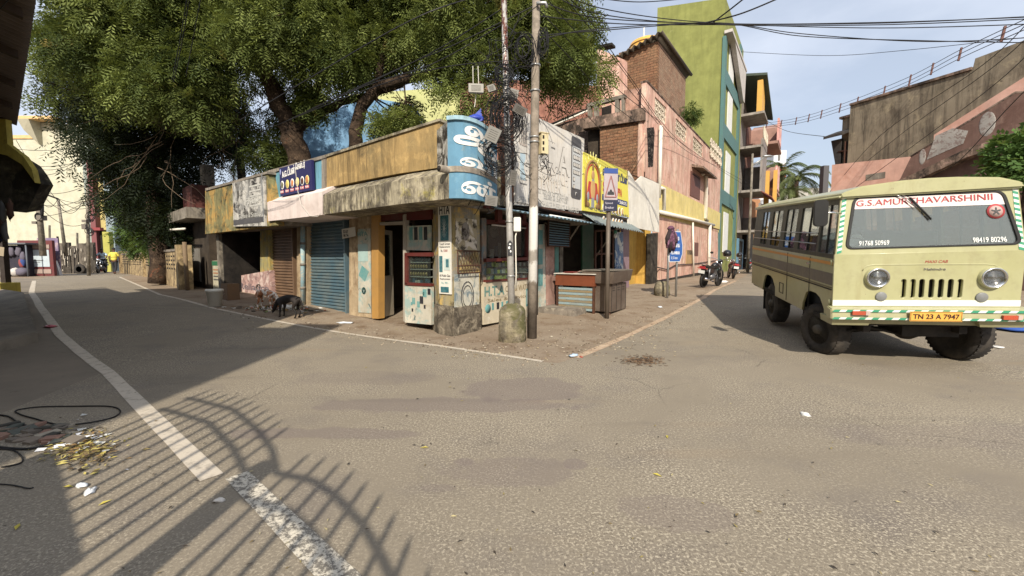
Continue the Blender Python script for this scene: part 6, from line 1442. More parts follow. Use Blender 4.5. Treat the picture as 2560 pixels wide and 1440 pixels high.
# sides
def side(xs, sg):
    yA = [BS(585, 1040)[0], BS(415, 1020)[0]]; yR = [BS(190, 850)[0], BS(118, 850)[0]]
    fw, rw = .66, .66+2.2
    ar = .43
    def arch(yc): return [(yc-ar, 0.0), (yc-ar*.95, .16), (yc-ar*.6, .30), (yc-ar*.25, .345), (yc+ar*.3, .345), (yc+ar*.62, .30), (yc+ar*.9, .12), (yc+ar*.95, 0.0)]
    out = [(0.015, 0.0)] + arch(fw) + arch(rw) + [(BL, .02), (BL, Z1-.06), (.015, Z1-.06)]
    o = holeplate(out, [], .025, 'side_panel', CRM, bus, .004, 'side', xs+sg*.0125); 
    # window band
    cols = [(540, 655), (390, 525), (283, 362), (188, 256), (118, 163)]
    holes = []
    for a_, b_ in cols:
        y1_ = BS(a_, 430)[0]; y0_ = BS(b_, 430)[0]; holes.append(rquad([(y0_, Z1-.0), (y1_, Z1-.0), (y1_, Z2-.1), (y0_, Z2-.1)], .03, 2))
    band = deform(holeplate([(.015, Z1-.06), (BL, Z1-.06), (BL, Z2), (.015, Z2)], holes, .03, 'window_band', plain('dull dark window frame', '3c3d33', .5, dirt=.3), bus, .003, 'side', xs+sg*.015))
    for h in holes:
        ys = [q_[0] for q_ in h]; y0_, y1_ = min(ys), max(ys)
        pn = MB().hexa([(xs+sg*.012, y0_, Z1), (xs+sg*.016, y0_, Z1), (xs+sg*.016, y1_, Z1), (xs+sg*.012, y1_, Z1), (xs+sg*.012, y0_, Z2-.1), (xs+sg*.016, y0_, Z2-.1), (xs+sg*.016, y1_, Z2-.1), (xs+sg*.012, y1_, Z2-.1)])
        deform(pn.build('window_pane', glass('side glass', tint=(.8, .8, .74), film=(.3, .3, .26), filmamt=.07, refl=.1, lwk=.4), band))
        ym = (y0_+y1_)/2
        deform(MB().box(min(xs, xs+sg*.02), max(xs, xs+sg*.02), ym-.012, ym+.012, Z1, Z2-.1).build('sash_bar', BLKF, band))
    mb = MB()
    for z_ in (Z1+.12, Z1+.27): mb.tube([(xs-sg*.018, BS(525, 430)[0], z_), (xs-sg*.018, BL-.15, z_)], .008, 6)
    deform(mb.build('guard_rail', STEEL, band))
    mb = MB(); w1 = sg*-.009
    mb.box(min(xs+w1, xs), max(xs+w1, xs), .04, BL, Z1-.14, Z1-.10, 0); mb.box(min(xs+w1, xs), max(xs+w1, xs), .04, BL, .52, .68, 1); mb.box(min(xs+w1*1.5, xs), max(xs+w1*1.5, xs), .04, BL, .455, .47, 2); mb.box(min(xs+w1*1.5, xs), max(xs+w1*1.5, xs), .04, BL, .485, .495, 3)
    mb.build('side_stripe', [ORS, BANDG, BLKF, plain('brown thin line', '6a5a3c', .5)], o)
    if sg > 0:
        for yy in (BS(478, 700)[0], BS(315, 700)[0]): MB().box(-.01, 0, yy-.004, yy+.004, .02, Z1-.08).build('door_seam', BLKF, o)
        y_, z_ = BS(474, 686); MB().box(-.03, 0, y_-.05, y_+.05, z_-.012, z_+.012).build('door_handle', CHROME, o)
        a_ = BS(283, 905); b_ = BS(258, 820); mb = MB(); 
        for q_ in ((a_[0], b_[0], a_[1], a_[1]+.01), (a_[0], b_[0], b_[1]-.01, b_[1]), (a_[0], a_[0]+.01, a_[1], b_[1]), (b_[0]-.01, b_[0], a_[1], b_[1])): mb.box(-.011, 0, q_[0], q_[1], q_[2], q_[3])
        mb.build('fuel_flap', BLKF, o)
        for yy, zz_ in ((.06, .25), (.06, .78)): MB().cyl((-.012, yy, zz_), (-.012, yy, zz_+.08), .015, n=8).build('hinge', CRM, o)
side(0.0, 1); side(BW_, -1)
MB().box(.0, BW_, BL-.02, BL, .02, Z1).build('rear_panel', CRM, bus)
deform(holeplate([(.0, Z1), (BW_, Z1), (BW_, Z2), (0, Z2)], [rquad([(.2, Z1+.08), (BW_-.2, Z1+.08), (BW_-.25, Z2-.12), (.25, Z2-.12)], .06)], .02, 'rear_frame', CRM, bus, 0, off=BL-.02))
MB().box(.03, BW_-.03, .06, BL-.03, -.02, .05).build('floor', DARK, bus)
# mirror
y_, z_ = BS(618, 322, -.12); mi = MB(); mi.prism(rr(-.30, -.14, z_-.17, z_+.17, .05), y_-.02, y_+.02); mir = bevel(mi.build('wing_mirror', BLKF, bus), .008)
MB().tube([(-.2, y_+.0, z_), (-.08, y_, z_), (TP*.5, y_+.08, z_-.02)], .012, 6).build('mirror_arm', CHROME, mir)
# interior
SEAT = plain('seat cloth dark blue', '2c3440', .8, dirt=.2)
for i, yy in enumerate((1.25, 2.0, 2.75, 3.45)):
    for xx in (.12, 1.05):
        mb = MB(); mb.box(xx, xx+.72, yy, yy+.45, .05, .5); mb.hexa([(xx, yy+.42, .45), (xx+.72, yy+.42, .45), (xx+.72, yy+.5, .45), (xx, yy+.5, .45), (xx, yy+.5, 1.15), (xx+.72, yy+.5, 1.15), (xx+.72, yy+.58, 1.15), (xx, yy+.58, 1.15)]); mb.build('seat', SEAT, bus)
mb = MB(); mb.box(.15, .75, .75, 1.2, .1, .55); mb.box(.15, .75, 1.18, 1.26, .5, 1.25); mb.build('driver_seat', SEAT, bus)
mb = MB(); mb.box(1.05, 1.7, .75, 1.2, .1, .5); mb.box(1.05, 1.7, 1.18, 1.26, .45, 1.15); mb.build('passenger_seat', SEAT, bus)
mb = MB(); mb.box(.06, BW_-.06, .12, .42, .8, .92); mb.build('dashboard', plain('grey dash', '55524c', .7, dirt=.3), bus)
SW = Matrix.Translation((.42, .52, 1.0)) @ Matrix.Rotation(math.radians(35), 4, 'X')
mb = MB(SW); mb.tube([(.2*math.cos(k*PI/12), .2*math.sin(k*PI/12), 0) for k in range(24)], .013, 6, closed=True); mb.tube([(-.2, 0, 0), (.2, 0, 0)], .01, 5); mb.tube([(0, 0, 0), (0, 0, -.2)], .015, 5); mb.build('steering_wheel', BLKF, bus)
# wheels
TYR = plain('dusty tyre rubber', '2b2826', .85, dirt=.7, dcol='5d5348', dsc=4); RIM = plain('dusty wheel rim', '4a463f', .6, metal=.2, dirt=.6, dcol='6b5f50', dsc=6)
def wheel(x, y, sg, steer, z=-.215, R_=.385, W_=.24):
    M_ = Matrix.Translation((x, y, z)) @ Matrix.Rotation(steer, 4, 'Z')
    mb = MB(M_); mb.lathe([(R_*.56, -W_/2+.02), (R_*.62, -W_/2), (R_*.88, -W_/2-.005), (R_*.97, -W_/2+.03), (R_, -W_/4), (R_, W_/4), (R_*.97, W_/2-.03), (R_*.88, W_/2+.005), (R_*.62, W_/2), (R_*.56, W_/2-.02)], (0, 0, 0), 'x', 40)
    for k in range(40):
        th = 2*PI*k/40
        for s2 in (-1, 1): mb.cbox((s2*W_*.22, math.cos(th+s2*.04)*(R_-.006), math.sin(th+s2*.04)*(R_-.006)), (W_*.36, .032, .010), 0, Matrix.Rotation(th+PI/2+s2*.04, 3, 'X'))
    ty = mb.build('wheel', TYR, bus)
    mb = MB(M_); f = -sg; mb.lathe([(R_*.56, f*(W_/2-.02)), (R_*.53, f*(W_/2-.06)), (R_*.4, f*(W_/2-.1)), (R_*.2, f*(W_/2-.05)), (R_*.16, f*(W_/2+.02)), (0, f*(W_/2+.025))], (0, 0, 0), 'x', 24)
    for k in range(5): th = k*1.256; mb.cyl((f*(W_/2-.07), R_*.3*math.cos(th), R_*.3*math.sin(th)), (f*(W_/2-.04), R_*.3*math.cos(th), R_*.3*math.sin(th)), .014, n=6)
    mb.build('rim', RIM, ty)
wheel(.17, .66, 1, math.radians(17)); wheel(BW_-.17, .66, -1, math.radians(17)); wheel(.16, 2.86, 1, 0); wheel(BW_-.16, 2.86, -1, 0)
mb = MB(); mb.cyl((.2, .66, -.2), (BW_-.2, .66, -.2), .04, n=8); mb.cyl((.2, 2.86, -.2), (BW_-.2, 2.86, -.2), .05, n=8); mb.ell((BW_*.62, .7, -.2), (.17, .15, .15), 0, 12, 8); mb.ell((BW_/2, 2.86, -.2), (.17, .15, .16), 0, 12, 8)
mb.box(.4, .48, .1, BL-.1, -.12, -.02); mb.box(BW_-.48, BW_-.4, .1, BL-.1, -.12, -.02); mb.tube([(.3, .3, -.15), (.6, .4, -.12), (1.0, .35, -.22), (1.5, .35, -.18)], .018, 6)
for xx in (.44, BW_-.44): mb.tube([(xx, .15, -.08), (xx, .4, -.17), (xx, .66, -.2), (xx, .95, -.17), (xx, 1.2, -.08)], .03, 6)
mb.box(.9, 1.5, .25, 1.0, -.2, .0); mb.build('chassis', plain('oily chassis', '1f1c1a', .8, dirt=.5, dcol='4a4036'), bus)
for yy in (.66+.45, 2.86+.45): MB().box(.03, .3, yy, yy+.01, -.42, .02).build('mud_flap', BLKF, bus)
# driver: one continuous body with separate shirt and hair
SKIN = plain('brown skin', '5f3d2b', .55, dirt=0); HAIR = plain('black hair', '0f0d0d', .6, dirt=0); 
def inbus(nodes): return [(n[0], n[1], n[2]) + tuple(n[3:]) for n in nodes]
drv = thing('person', 'driver in white shirt with both hands on the steering wheel behind windscreen', 'person', tuple(bus.location), tuple(bus.rotation_euler))
N = [(.44, 1.0, .55, .17, .13), (.44, 1.02, .75, .15, .11), (.44, 1.02, .98, .18, .11), (.44, 1.0, 1.12, .10, .09), (.44, .98, 1.19, .055), (.44, .96, 1.27, .075, .085), (.44, .955, 1.37, .078, .09), (.44, .96, 1.43, .05, .06),
     (.25, 1.0, 1.08, .065), (.18, .88, .87, .05), (.26, .66, .98, .036), (.29, .58, 1.02, .03), (.63, 1.0, 1.08, .065), (.71, .86, .87, .05), (.62, .66, .97, .036), (.58, .57, 1.03, .03),
     (.34, .9, .55, .09), (.33, .55, .56, .075), (.32, .5, .2, .05), (.54, .9, .55, .09), (.55, .55, .56, .075), (.56, .5, .2, .05)]
E_ = [(0, 1), (1, 2), (2, 3), (3, 4), (4, 5), (5, 6), (6, 7), (3, 8), (8, 9), (9, 10), (10, 11), (3, 12), (12, 13), (13, 14), (14, 15), (0, 16), (16, 17), (17, 18), (0, 19), (19, 20), (20, 21)]
skin('body', N, E_, SKIN, drv)
SH = plain('white shirt', 'd8dde0', .8, dirt=.1)
skin('shirt', [(.44, 1.0, .6, .185, .145), (.44, 1.02, .78, .17, .13), (.44, 1.02, 1.0, .195, .125), (.44, 1.0, 1.12, .12, .1), (.25, 1.0, 1.09, .085), (.19, .9, .9, .072), (.63, 1.0, 1.09, .085), (.70, .88, .9, .072)], [(0, 1), (1, 2), (2, 3), (3, 4), (4, 5), (3, 6), (6, 7)], SH, drv)
MB().ell((.44, .975, 1.41), (.092, .105, .085), 0, 14, 8).build('hair', HAIR, drv)
mb = MB(); mb.ell((.44, .865, 1.32), (.014, .025, .02), 0, 8, 5); [mb.ell((.44+s_*.09, .96, 1.33), (.012, .02, .03), 0, 8, 5) for s_ in (-1, 1)]; mb.build('nose_and_ears', SKIN, drv)
mb = MB()
for s_ in (-1, 1): mb.ell((.44+s_*.032, .878, 1.35), (.014, .008, .008), 0, 8, 4)
mb.ell((.44, .876, 1.265), (.025, .006, .006), 1, 8, 4); mb.build('eyes_and_mouth', [WHITEP, plain('lip', '4a2420', .6)], drv)
for hx, hz, s_ in ((.285, 1.03, -1), (.585, 1.04, 1)):
    mb = MB(); mb.ell((hx, .56, hz), (.035, .04, .025), 0, 8, 5)
    for k in range(4): mb.tube([(hx-.03+.018*k, .54, hz+.01), (hx-.03+.018*k, .50, hz+.015), (hx-.03+.018*k, .485, hz-.01), (hx-.03+.018*k, .50, hz-.03)], [.009, .009, .008, .007], 6)
    mb.tube([(hx-s_*.03, .56, hz), (hx-s_*.045, .52, hz+.005)], [.011, .008], 6); mb.build('hand', SKIN, drv)
# ------------------------------------------------------------ motorcycles
def motorcycle(label, base, head, paint, helmet=None, group='motorcycles parked along the right street', name='motorcycle', plate=None):
    o = thing(name, label, 'motorcycle', tuple(base), (math.radians(8), 0, head), group)      # leans on its stand
    PA = plain('bike paint '+paint, paint, .25, dirt=.15, coat=.5); TY = plain('bike tyre', '1b1a1a', .8, dirt=.4, dcol='4a4238'); EN = plain('engine alloy', '77777a', .4, metal=.8, dirt=.4)
    for x in (0, 1.27):
        M_ = Matrix.Translation((x, 0, .30)); mb = MB(M_); pts = [(.255, -.035), (.275, -.045), (.3, -.02), (.302, 0), (.3, .02), (.275, .045), (.255, .035)]
        mb.lathe(pts+[pts[0]], (0, 0, 0), 'y', 26); ty = mb.build('wheel', TY, o)
        mb = MB(M_); mb.lathe([(.255, -.02), (.24, 0), (.255, .02)], (0, 0, 0), 'y', 26); mb.cyl((0, -.05, 0), (0, .05, 0), .045, n=10)
        for k in range(5): th = k*1.2566; mb.tube([(0, 0, 0), (.25*math.cos(th), 0, .25*math.sin(th))], .014, 4)
        mb.build('rim', EN, ty)
    mb = MB(); 
    for s_ in (-.08, .08): mb.tube([(1.27, s_, .3), (1.08, s_, .78), (1.03, s_, .92)], .022, 8)
    fk = mb.build('fork', CHROME, o)
    MB().tube([(1.27-.33*math.cos(a), 0, .3+.33*math.sin(a)) for a in [math.radians(d) for d in (20, 50, 80, 110, 140, 165)]], .04, 8).build('front_mudguard', PA, o)
    mb = MB(); mb.tube([(-.3, 0, .5), (-.12, 0, .6), (.1, 0, .62)], .05, 8); mb.build('rear_mudguard', TY, o)
    mb = MB(); mb.ell((.78, 0, .78), (.27, .14, .13), 0, 14, 8); mb.ell((.9, .13, .66), (.14, .05, .12), 0, 10, 6); mb.ell((.9, -.13, .66), (.14, .05, .12), 0, 10, 6); mb.build('fuel_tank', PA, o)
    mb = MB(); mb.hexa([(-.25, -.08, .72), (.55, -.11, .68), (.55, .11, .68), (-.25, .08, .72), (-.28, -.09, .82), (.55, -.1, .77), (.55, .1, .77), (-.28, .09, .82)]); bevel(mb.build('seat', TY, o), .03)
    mb = MB(); mb.hexa([(-.2, -.09, .6), (.45, -.12, .5), (.45, .12, .5), (-.2, .09, .6), (-.3, -.08, .73), (.5, -.1, .7), (.5, .1, .7), (-.3, .08, .73)]); bevel(mb.build('side_panel', PA, o), .02)
    mb = MB(); mb.ell((.58, 0, .38), (.2, .13, .13), 0, 10, 6); mb.cbox((.7, 0, .55), (.16, .18, .2), 0, Matrix.Rotation(-.3, 3, 'Y')); mb.build('engine', EN, o)
    mb = MB(); mb.tube([(.75, -.12, .45), (.7, -.15, .25), (.4, -.16, .24), (-.1, -.17, .32), (-.35, -.17, .36)], [.02, .022, .03, .045, .05], 8); mb.build('exhaust', CHROME, o)
    mb = MB(); mb.tube([(0, .1, .3), (.5, .1, .35)], .025, 6); mb.tube([(0, -.1, .3), (.5, -.1, .35)], .02, 6); mb.tube([(.05, .12, .32), (.02, .12, .7)], .03, 8); mb.tube([(.05, -.12, .32), (.02, -.12, .7)], .03, 8); mb.tube([(.5, .05, .3), (.35, .25, .0)], .015, 6); mb.build('frame', EN, o)
    mb = MB(); mb.tube([(.9, -.36, 1.02), (.98, -.2, 1.04), (1.03, 0, .96), (.98, .2, 1.04), (.9, .36, 1.02)], .014, 6); mb.build('handlebar', CHROME, o)
    for s_ in (-1, 1):
        MB().tube([(.92, s_*.24, 1.04), (.95, s_*.27, 1.2)], .007, 5).build('mirror_stalk', CHROME, o); MB().ell((.94, s_*.29, 1.23), (.015, .065, .045), 0, 10, 6).build('mirror', TY, o)
    MB().ell((1.14, 0, .92), (.07, .09, .1), 0, 12, 8).build('headlight', PA if helmet else CHROME, o)
    MB().cbox((-.31, 0, .73), (.05, .2, .09)).build('tail_lamp', plain('tail lamp red', 'a31520', .25), o)
    pl = MB().cbox((-.34, 0, .58), (.012, .22, .11)).build('number_plate', plain('plate white', 'c9c9c4', .5, dirt=.2), o)
    for s_ in (-1, 1): MB().ell((-.3, s_*.15, .7), (.03, .03, .02), 0, 6, 4).build('indicator', plain('orange lens', 'b5441c', .25), o)
    MB().tube([(-.1, -.11, .82), (-.33, -.1, .86), (-.36, 0, .86), (-.33, .1, .86), (-.1, .11, .82)], .012, 6).build('grab_rail', EN, o)
    if helmet:
        hm = thing('helmet', helmet[0], 'helmet', tuple(parent_matrix(o) @ Vector((.94, -.26, 1.24))), (0, .2, head))
        MB().lathe([(.11, -.08), (.135, -.04), (.145, .02), (.13, .09), (.09, .135), (.04, .155), (0, .16)], (0, 0, 0), 'z', 20).build('shell', plain('glossy black helmet', '0d0d0f', .08, dirt=0, coat=1), hm)
        MB().ell((.05, 0, .02), (.1, .12, .05), 0, 14, 8).build('visor', plain('helmet visor', '2a2c30', .1, dirt=0), hm)
    return o
b1_ = G(1757, 719); m1_ = motorcycle('black motorcycle parked nearest, beside the pink wall with helmet on its mirror', b1_, math.radians(42), '141416', ('glossy black helmet hanging on the nearest motorcycle mirror', ))
b2_ = G(1832, 697); m2_ = motorcycle('black and red motorcycle parked second, before the teal pillar', b2_, math.radians(72), '3a1216', ('dark helmet on the second parked motorcycle', ))
b3_ = G(1869, 681); motorcycle('small distant motorcycle parked by the shops past the second', b3_, math.radians(64), '2a1c1e')
tag(MB().ell((*(G(1806, 708)+Vector((0, 0, .05)))[:],), (.22, .12, .07), 0, 12, 6, jit=.4, seed=4).build('plastic_bag', plain('white plastic', 'd9d6cf', .5, dirt=.1)), 'crumpled white bag lying beside the front wheel of nearest motorcycle', 'bag')
# ------------------------------------------------------------ people on the left street
def person(label, base, head, shirt, trous, pose='walk', sc=1.0, name='person'):
    o = thing(name, label, 'person', tuple(base), (0, 0, head)); o.scale = (sc, sc, sc)
    # local: faces +x
    if pose == 'walk':
        N = [(0, 0, .92, .13, .16), (0, 0, 1.08, .11, .145), (0, 0, 1.28, .12, .18), (0, 0, 1.42, .08, .1), (.01, 0, 1.49, .05), (.02, 0, 1.57, .07), (.02, 0, 1.65, .075), (.015, 0, 1.70, .05),
             (0, .19, 1.38, .055), (-.06, .24, 1.12, .042), (-.02, .23, .88, .033), (.0, .23, .80, .03), (0, -.19, 1.38, .055), (.05, -.24, 1.12, .042), (.12, -.22, .9, .033), (.15, -.21, .82, .03),
             (.02, .09, .86, .085), (.1, .09, .48, .058), (.06, .09, .09, .038), (.15, .09, .04, .035), (-.02, -.09, .86, .085), (-.04, -.09, .48, .058), (-.2, -.09, .12, .038), (-.12, -.09, .05, .035)]
        E_ = [(0, 1), (1, 2), (2, 3), (3, 4), (4, 5), (5, 6), (6, 7), (3, 8), (8, 9), (9, 10), (10, 11), (3, 12), (12, 13), (13, 14), (14, 15), (0, 16), (16, 17), (17, 18), (18, 19), (0, 20), (20, 21), (21, 22), (22, 23)]
        hd = (.02, 0, 1.67)
        skin('body', N, E_, SKIN, o)
        skin('shirt', [(0, 0, .88, .16, .185), (0, 0, 1.08, .13, .165), (0, 0, 1.29, .14, .2), (0, 0, 1.42, .095, .12), (0, .19, 1.38, .075), (-.04, .235, 1.18, .062), (0, -.19, 1.38, .075), (.035, -.235, 1.18, .062)], [(0, 1), (1, 2), (2, 3), (3, 4), (4, 5), (3, 6), (6, 7)], shirt, o)
        skin('trousers', [(0, 0, .94, .14, .165), (.02, .09, .84, .1), (.1, .09, .48, .075), (.06, .09, .12, .06), (-.02, -.09, .84, .1), (-.04, -.09, .48, .075), (-.19, -.09, .15, .06)], [(0, 1), (1, 2), (2, 3), (0, 4), (4, 5), (5, 6)], trous, o)
        hands = [(.0, .23, .78), (.16, -.21, .79)]
    else:   # seated on a motorcycle, hands forward
        N = [(.25, 0, .92, .13, .16), (.27, 0, 1.08, .11, .145), (.33, 0, 1.27, .12, .18), (.38, 0, 1.4, .08, .1), (.41, 0, 1.47, .05), (.43, 0, 1.55, .07), (.44, 0, 1.63, .075), (.435, 0, 1.68, .05),
             (.38, .19, 1.36, .055), (.55, .3, 1.16, .042), (.82, .33, 1.07, .033), (.88, .33, 1.06, .03), (.38, -.19, 1.36, .055), (.55, -.3, 1.16, .042), (.82, -.33, 1.07, .033), (.88, -.33, 1.06, .03),
             (.3, .1, .88, .085), (.68, .2, .72, .06), (.55, .2, .36, .04), (.66, .2, .3, .035), (.3, -.1, .88, .085), (.68, -.2, .72, .06), (.55, -.2, .36, .04), (.66, -.2, .3, .035)]
        E_ = [(0, 1), (1, 2), (2, 3), (3, 4), (4, 5), (5, 6), (6, 7), (3, 8), (8, 9), (9, 10), (10, 11), (3, 12), (12, 13), (13, 14), (14, 15), (0, 16), (16, 17), (17, 18), (18, 19), (0, 20), (20, 21), (21, 22), (22, 23)]
        hd = (.44, 0, 1.65); skin('body', N, E_, SKIN, o)
        skin('shirt', [(.24, 0, .9, .16, .185), (.27, 0, 1.08, .13, .165), (.33, 0, 1.28, .14, .2), (.38, 0, 1.4, .095, .12), (.38, .19, 1.36, .075), (.5, .28, 1.22, .062), (.38, -.19, 1.36, .075), (.5, -.28, 1.22, .062)], [(0, 1), (1, 2), (2, 3), (3, 4), (4, 5), (3, 6), (6, 7)], shirt, o)
        skin('trousers', [(.25, 0, .92, .14, .165), (.32, .1, .86, .1), (.68, .2, .72, .075), (.56, .2, .4, .06), (.32, -.1, .86, .1), (.68, -.2, .72, .075), (.56, -.2, .4, .06)], [(0, 1), (1, 2), (2, 3), (0, 4), (4, 5), (5, 6)], trous, o)
        hands = [(.9, .33, 1.05), (.9, -.33, 1.05)]
    MB().ell((hd[0]-.012, 0, hd[2]+.035), (.095, .088, .075), 0, 12, 8).build('hair', HAIR, o)
    mb = MB(); mb.ell((hd[0]+.095, 0, hd[2]-.06), (.022, .013, .018), 0, 6, 4)
    for s_ in (-1, 1): mb.ell((hd[0], s_*.08, hd[2]-.05), (.018, .01, .028), 0, 6, 4)
    mb.build('nose_and_ears', SKIN, o)
    for hx, hy, hz in hands:
        mb = MB(); mb.ell((hx, hy, hz), (.03, .018, .04), 0, 8, 5)
        for k in range(4): mb.tube([(hx-.02+.013*k, hy, hz-.03), (hx-.02+.013*k, hy, hz-.07), (hx-.014+.013*k, hy, hz-.09+.004*abs(k-1))], .007, 5)
        mb.tube([(hx+.025, hy, hz), (hx+.04, hy, hz-.04)], .008, 5); mb.build('hand', SKIN, o)
    return o
pm = G(288, 686); person('man seen from behind in bright yellow shirt walking away along the left street', pm, math.radians(110), plain('yellow shirt', 'd6c51e', .8, dirt=.1), plain('dark trousers', '2b2d33', .9, dirt=.1), 'walk', .98)
pr = G(243, 683.5); hdg = math.radians(-62)
rb2 = motorcycle('dark motorcycle ridden towards the viewer on the far left street', pr + Vector((-.5, 1.1, 0)), hdg, '16161a', None, None, 'ridden_motorcycle'); rb2.rotation_euler = (0, 0, hdg)
if 'group' in rb2: del rb2['group']
person('rider in pale blue and white shirt leaning forward on the far left motorcycle', pr + Vector((-.5, 1.1, 0)), hdg, plain('pale blue shirt', '9fb8c9', .8, dirt=.3, dcol='e0e0e0', dsc=6), plain('dark trousers', '2b2d33', .9, dirt=.1), 'ride', 1)
# ------------------------------------------------------------ dogs
def dog(label, base, head, coat, sc, curled=False, patch=None):
    o = thing('dog', label, 'dog', tuple(base), (0, 0, head), 'street dogs at the rubbish heap'); o.scale = (sc, sc, sc)
    N = [(0, 0, .50, .085, .10), (.16, 0, .49, .088, .10), (.34, 0, .47, .10, .125), (.46, 0, .47, .085, .11), (.56, 0, .44, .06), (.66, 0, .32, .05), (.70, 0, .25, .058, .05), (.75, 0, .17, .035), (.79, 0, .11, .025), 
         (-.06, 0, .47, .08), 
         (-.06, .075, .38, .062), (.0, .08, .26, .036), (-.10, .08, .14, .022), (-.07, .08, .03, .02), (-.03, .08, .015, .022), (-.06, -.075, .38, .062), (.03, -.08, .26, .036), (-.06, -.08, .14, .022), (-.03, -.08, .03, .02), (.01, -.08, .015, .022),
         (.44, .08, .36, .05), (.42, .085, .24, .03), (.44, .085, .12, .02), (.44, .085, .03, .019), (.48, .085, .015, .022), (.44, -.08, .36, .05), (.47, -.085, .24, .03), (.49, -.085, .12, .02), (.49, -.085, .03, .019), (.53, -.085, .015, .022)]
    E_ = [(0, 1), (1, 2), (2, 3), (3, 4), (4, 5), (5, 6), (6, 7), (7, 8), (0, 9), (9, 10), (10, 11), (11, 12), (12, 13), (13, 14), (9, 15), (15, 16), (16, 17), (17, 18), (18, 19), (3, 20), (20, 21), (21, 22), (22, 23), (23, 24), (3, 25), (25, 26), (26, 27), (27, 28), (28, 29)]
    if curled: tl = [(-.12, 0, .53, .022), (-.16, 0, .62, .024), (-.12, 0, .70, .026), (-.04, 0, .72, .024), (.0, 0, .66, .02), (-.03, 0, .60, .014)]
    else: tl = [(-.14, 0, .50, .022), (-.20, 0, .42, .02), (-.22, 0, .3, .016), (-.21, 0, .22, .01)]
    b = len(N); N += tl; E_ += [(9, b)] + [(b+i, b+i+1) for i in range(len(tl)-1)]
    skin('body', N, E_, coat, o)
    for s_ in (-1, 1): MB().hexa([(.66, s_*.03, .30), (.70, s_*.05, .30), (.69, s_*.06, .28), (.65, s_*.045, .28), (.655, s_*.06, .35), (.67, s_*.065, .35), (.665, s_*.068, .345), (.65, s_*.065, .345)]).build('ear', coat, o)
    mb = MB(); mb.ell((.805, 0, .095), (.014, .014, .012), 0, 6, 4); [mb.ell((.735, s_*.038, .225), (.01, .006, .01), 0, 6, 4) for s_ in (-1, 1)]; mb.build('nose_and_eyes', HAIR, o)
    return o
DB = plain('black dog fur', '1c1715', .75, dirt=.5, dcol='3a2a1f', dsc=7, bs=.3, bumpsc=60)
dbp = G(740, 795); dog('thin black dog with head down, standing before the blue shutter', dbp, math.radians(160), DB, .86)
DW = wall('brown and white dog fur', 'a8693a', [('d6cdc0', 3.2, .48, .52)], None, bump=60)
dwp = G(653, 775); dog('brown and white dog with curled tail at the rubbish by the shops', dwp + Vector((0, 0, .03)), math.radians(-20), DW, .8, True)
# rubbish heap and bucket
mb = MB(); rr_ = random.Random(9); cpt = G(690, 772); cm = [plain('rubbish '+c_, c_, .7, dirt=.3) for c_ in ('d9d4c6', 'b5522e', '6d7a3a', '2f2a28', 'c9a24a', 'e0dcd4', '8a6a4a')]
for i in range(240):
    a = rr_.gauss(0, .42), rr_.gauss(0, .16); z_ = hh(cpt.x+a[0], cpt.y+a[1]) + max(0, .12-.35*math.hypot(*a))*rr_.random()
    mb.cbox((cpt.x+a[0], cpt.y+a[1], z_+.01), (rr_.uniform(.03, .12), rr_.uniform(.02, .07), .006), rr_.randrange(7), Matrix.Rotation(rr_.uniform(0, 6), 3, 'Z') @ Matrix.Rotation(rr_.uniform(-.6, .6), 3, 'X'))
for i, (dx, dy, sx) in enumerate(((.25, -.05, .16), (.42, .02, .14), (-.1, .05, .1), (.1, 0, .09))): mb.ell((cpt.x+dx, cpt.y+dy, cpt.z+.04), (sx, sx*.6, .06), [5, 0, 1, 4][i], 10, 6, jit=.6, seed=i)
kind(tag(mb.build('rubbish_heap', cm), 'heap of food scraps, paper and plastic where dogs feed', 'rubbish'), 'stuff')
pb3 = G(538, 766); o = thing('bucket', 'dirty white plastic bucket at the left end of the shop row', 'bucket', tuple(pb3))
BKT = plain('bucket plastic', 'd8d2c2', .4, dirt=.3, dcol='a08c70'); MB().lathe([(.0, 0), (.14, 0), (.17, .36), (.19, .36), (.19, .41), (.18, .42), (.165, .4), (.14, .04), (0, .04)], (0, 0, 0), 'z', 24).build('tub', BKT, o)
MB().tube([(.19*math.cos(a), .19*math.sin(a)-.0, .36-.1*math.sin(a)) for a in [PI*k/12 for k in range(13)]], .005, 4).build('handle', STEEL, o)
mb = MB(); p = G(577, 748); mb.cbox((p.x, p.y, p.z+.2), (.4, .3, .45), 0, Matrix.Rotation(-.6, 3, 'Z')); tag(bevel(mb.build('carton', plain('brown carton', '7a5c3c', .8, dirt=.4)), .01), 'brown carton standing beside the white bucket', 'carton')
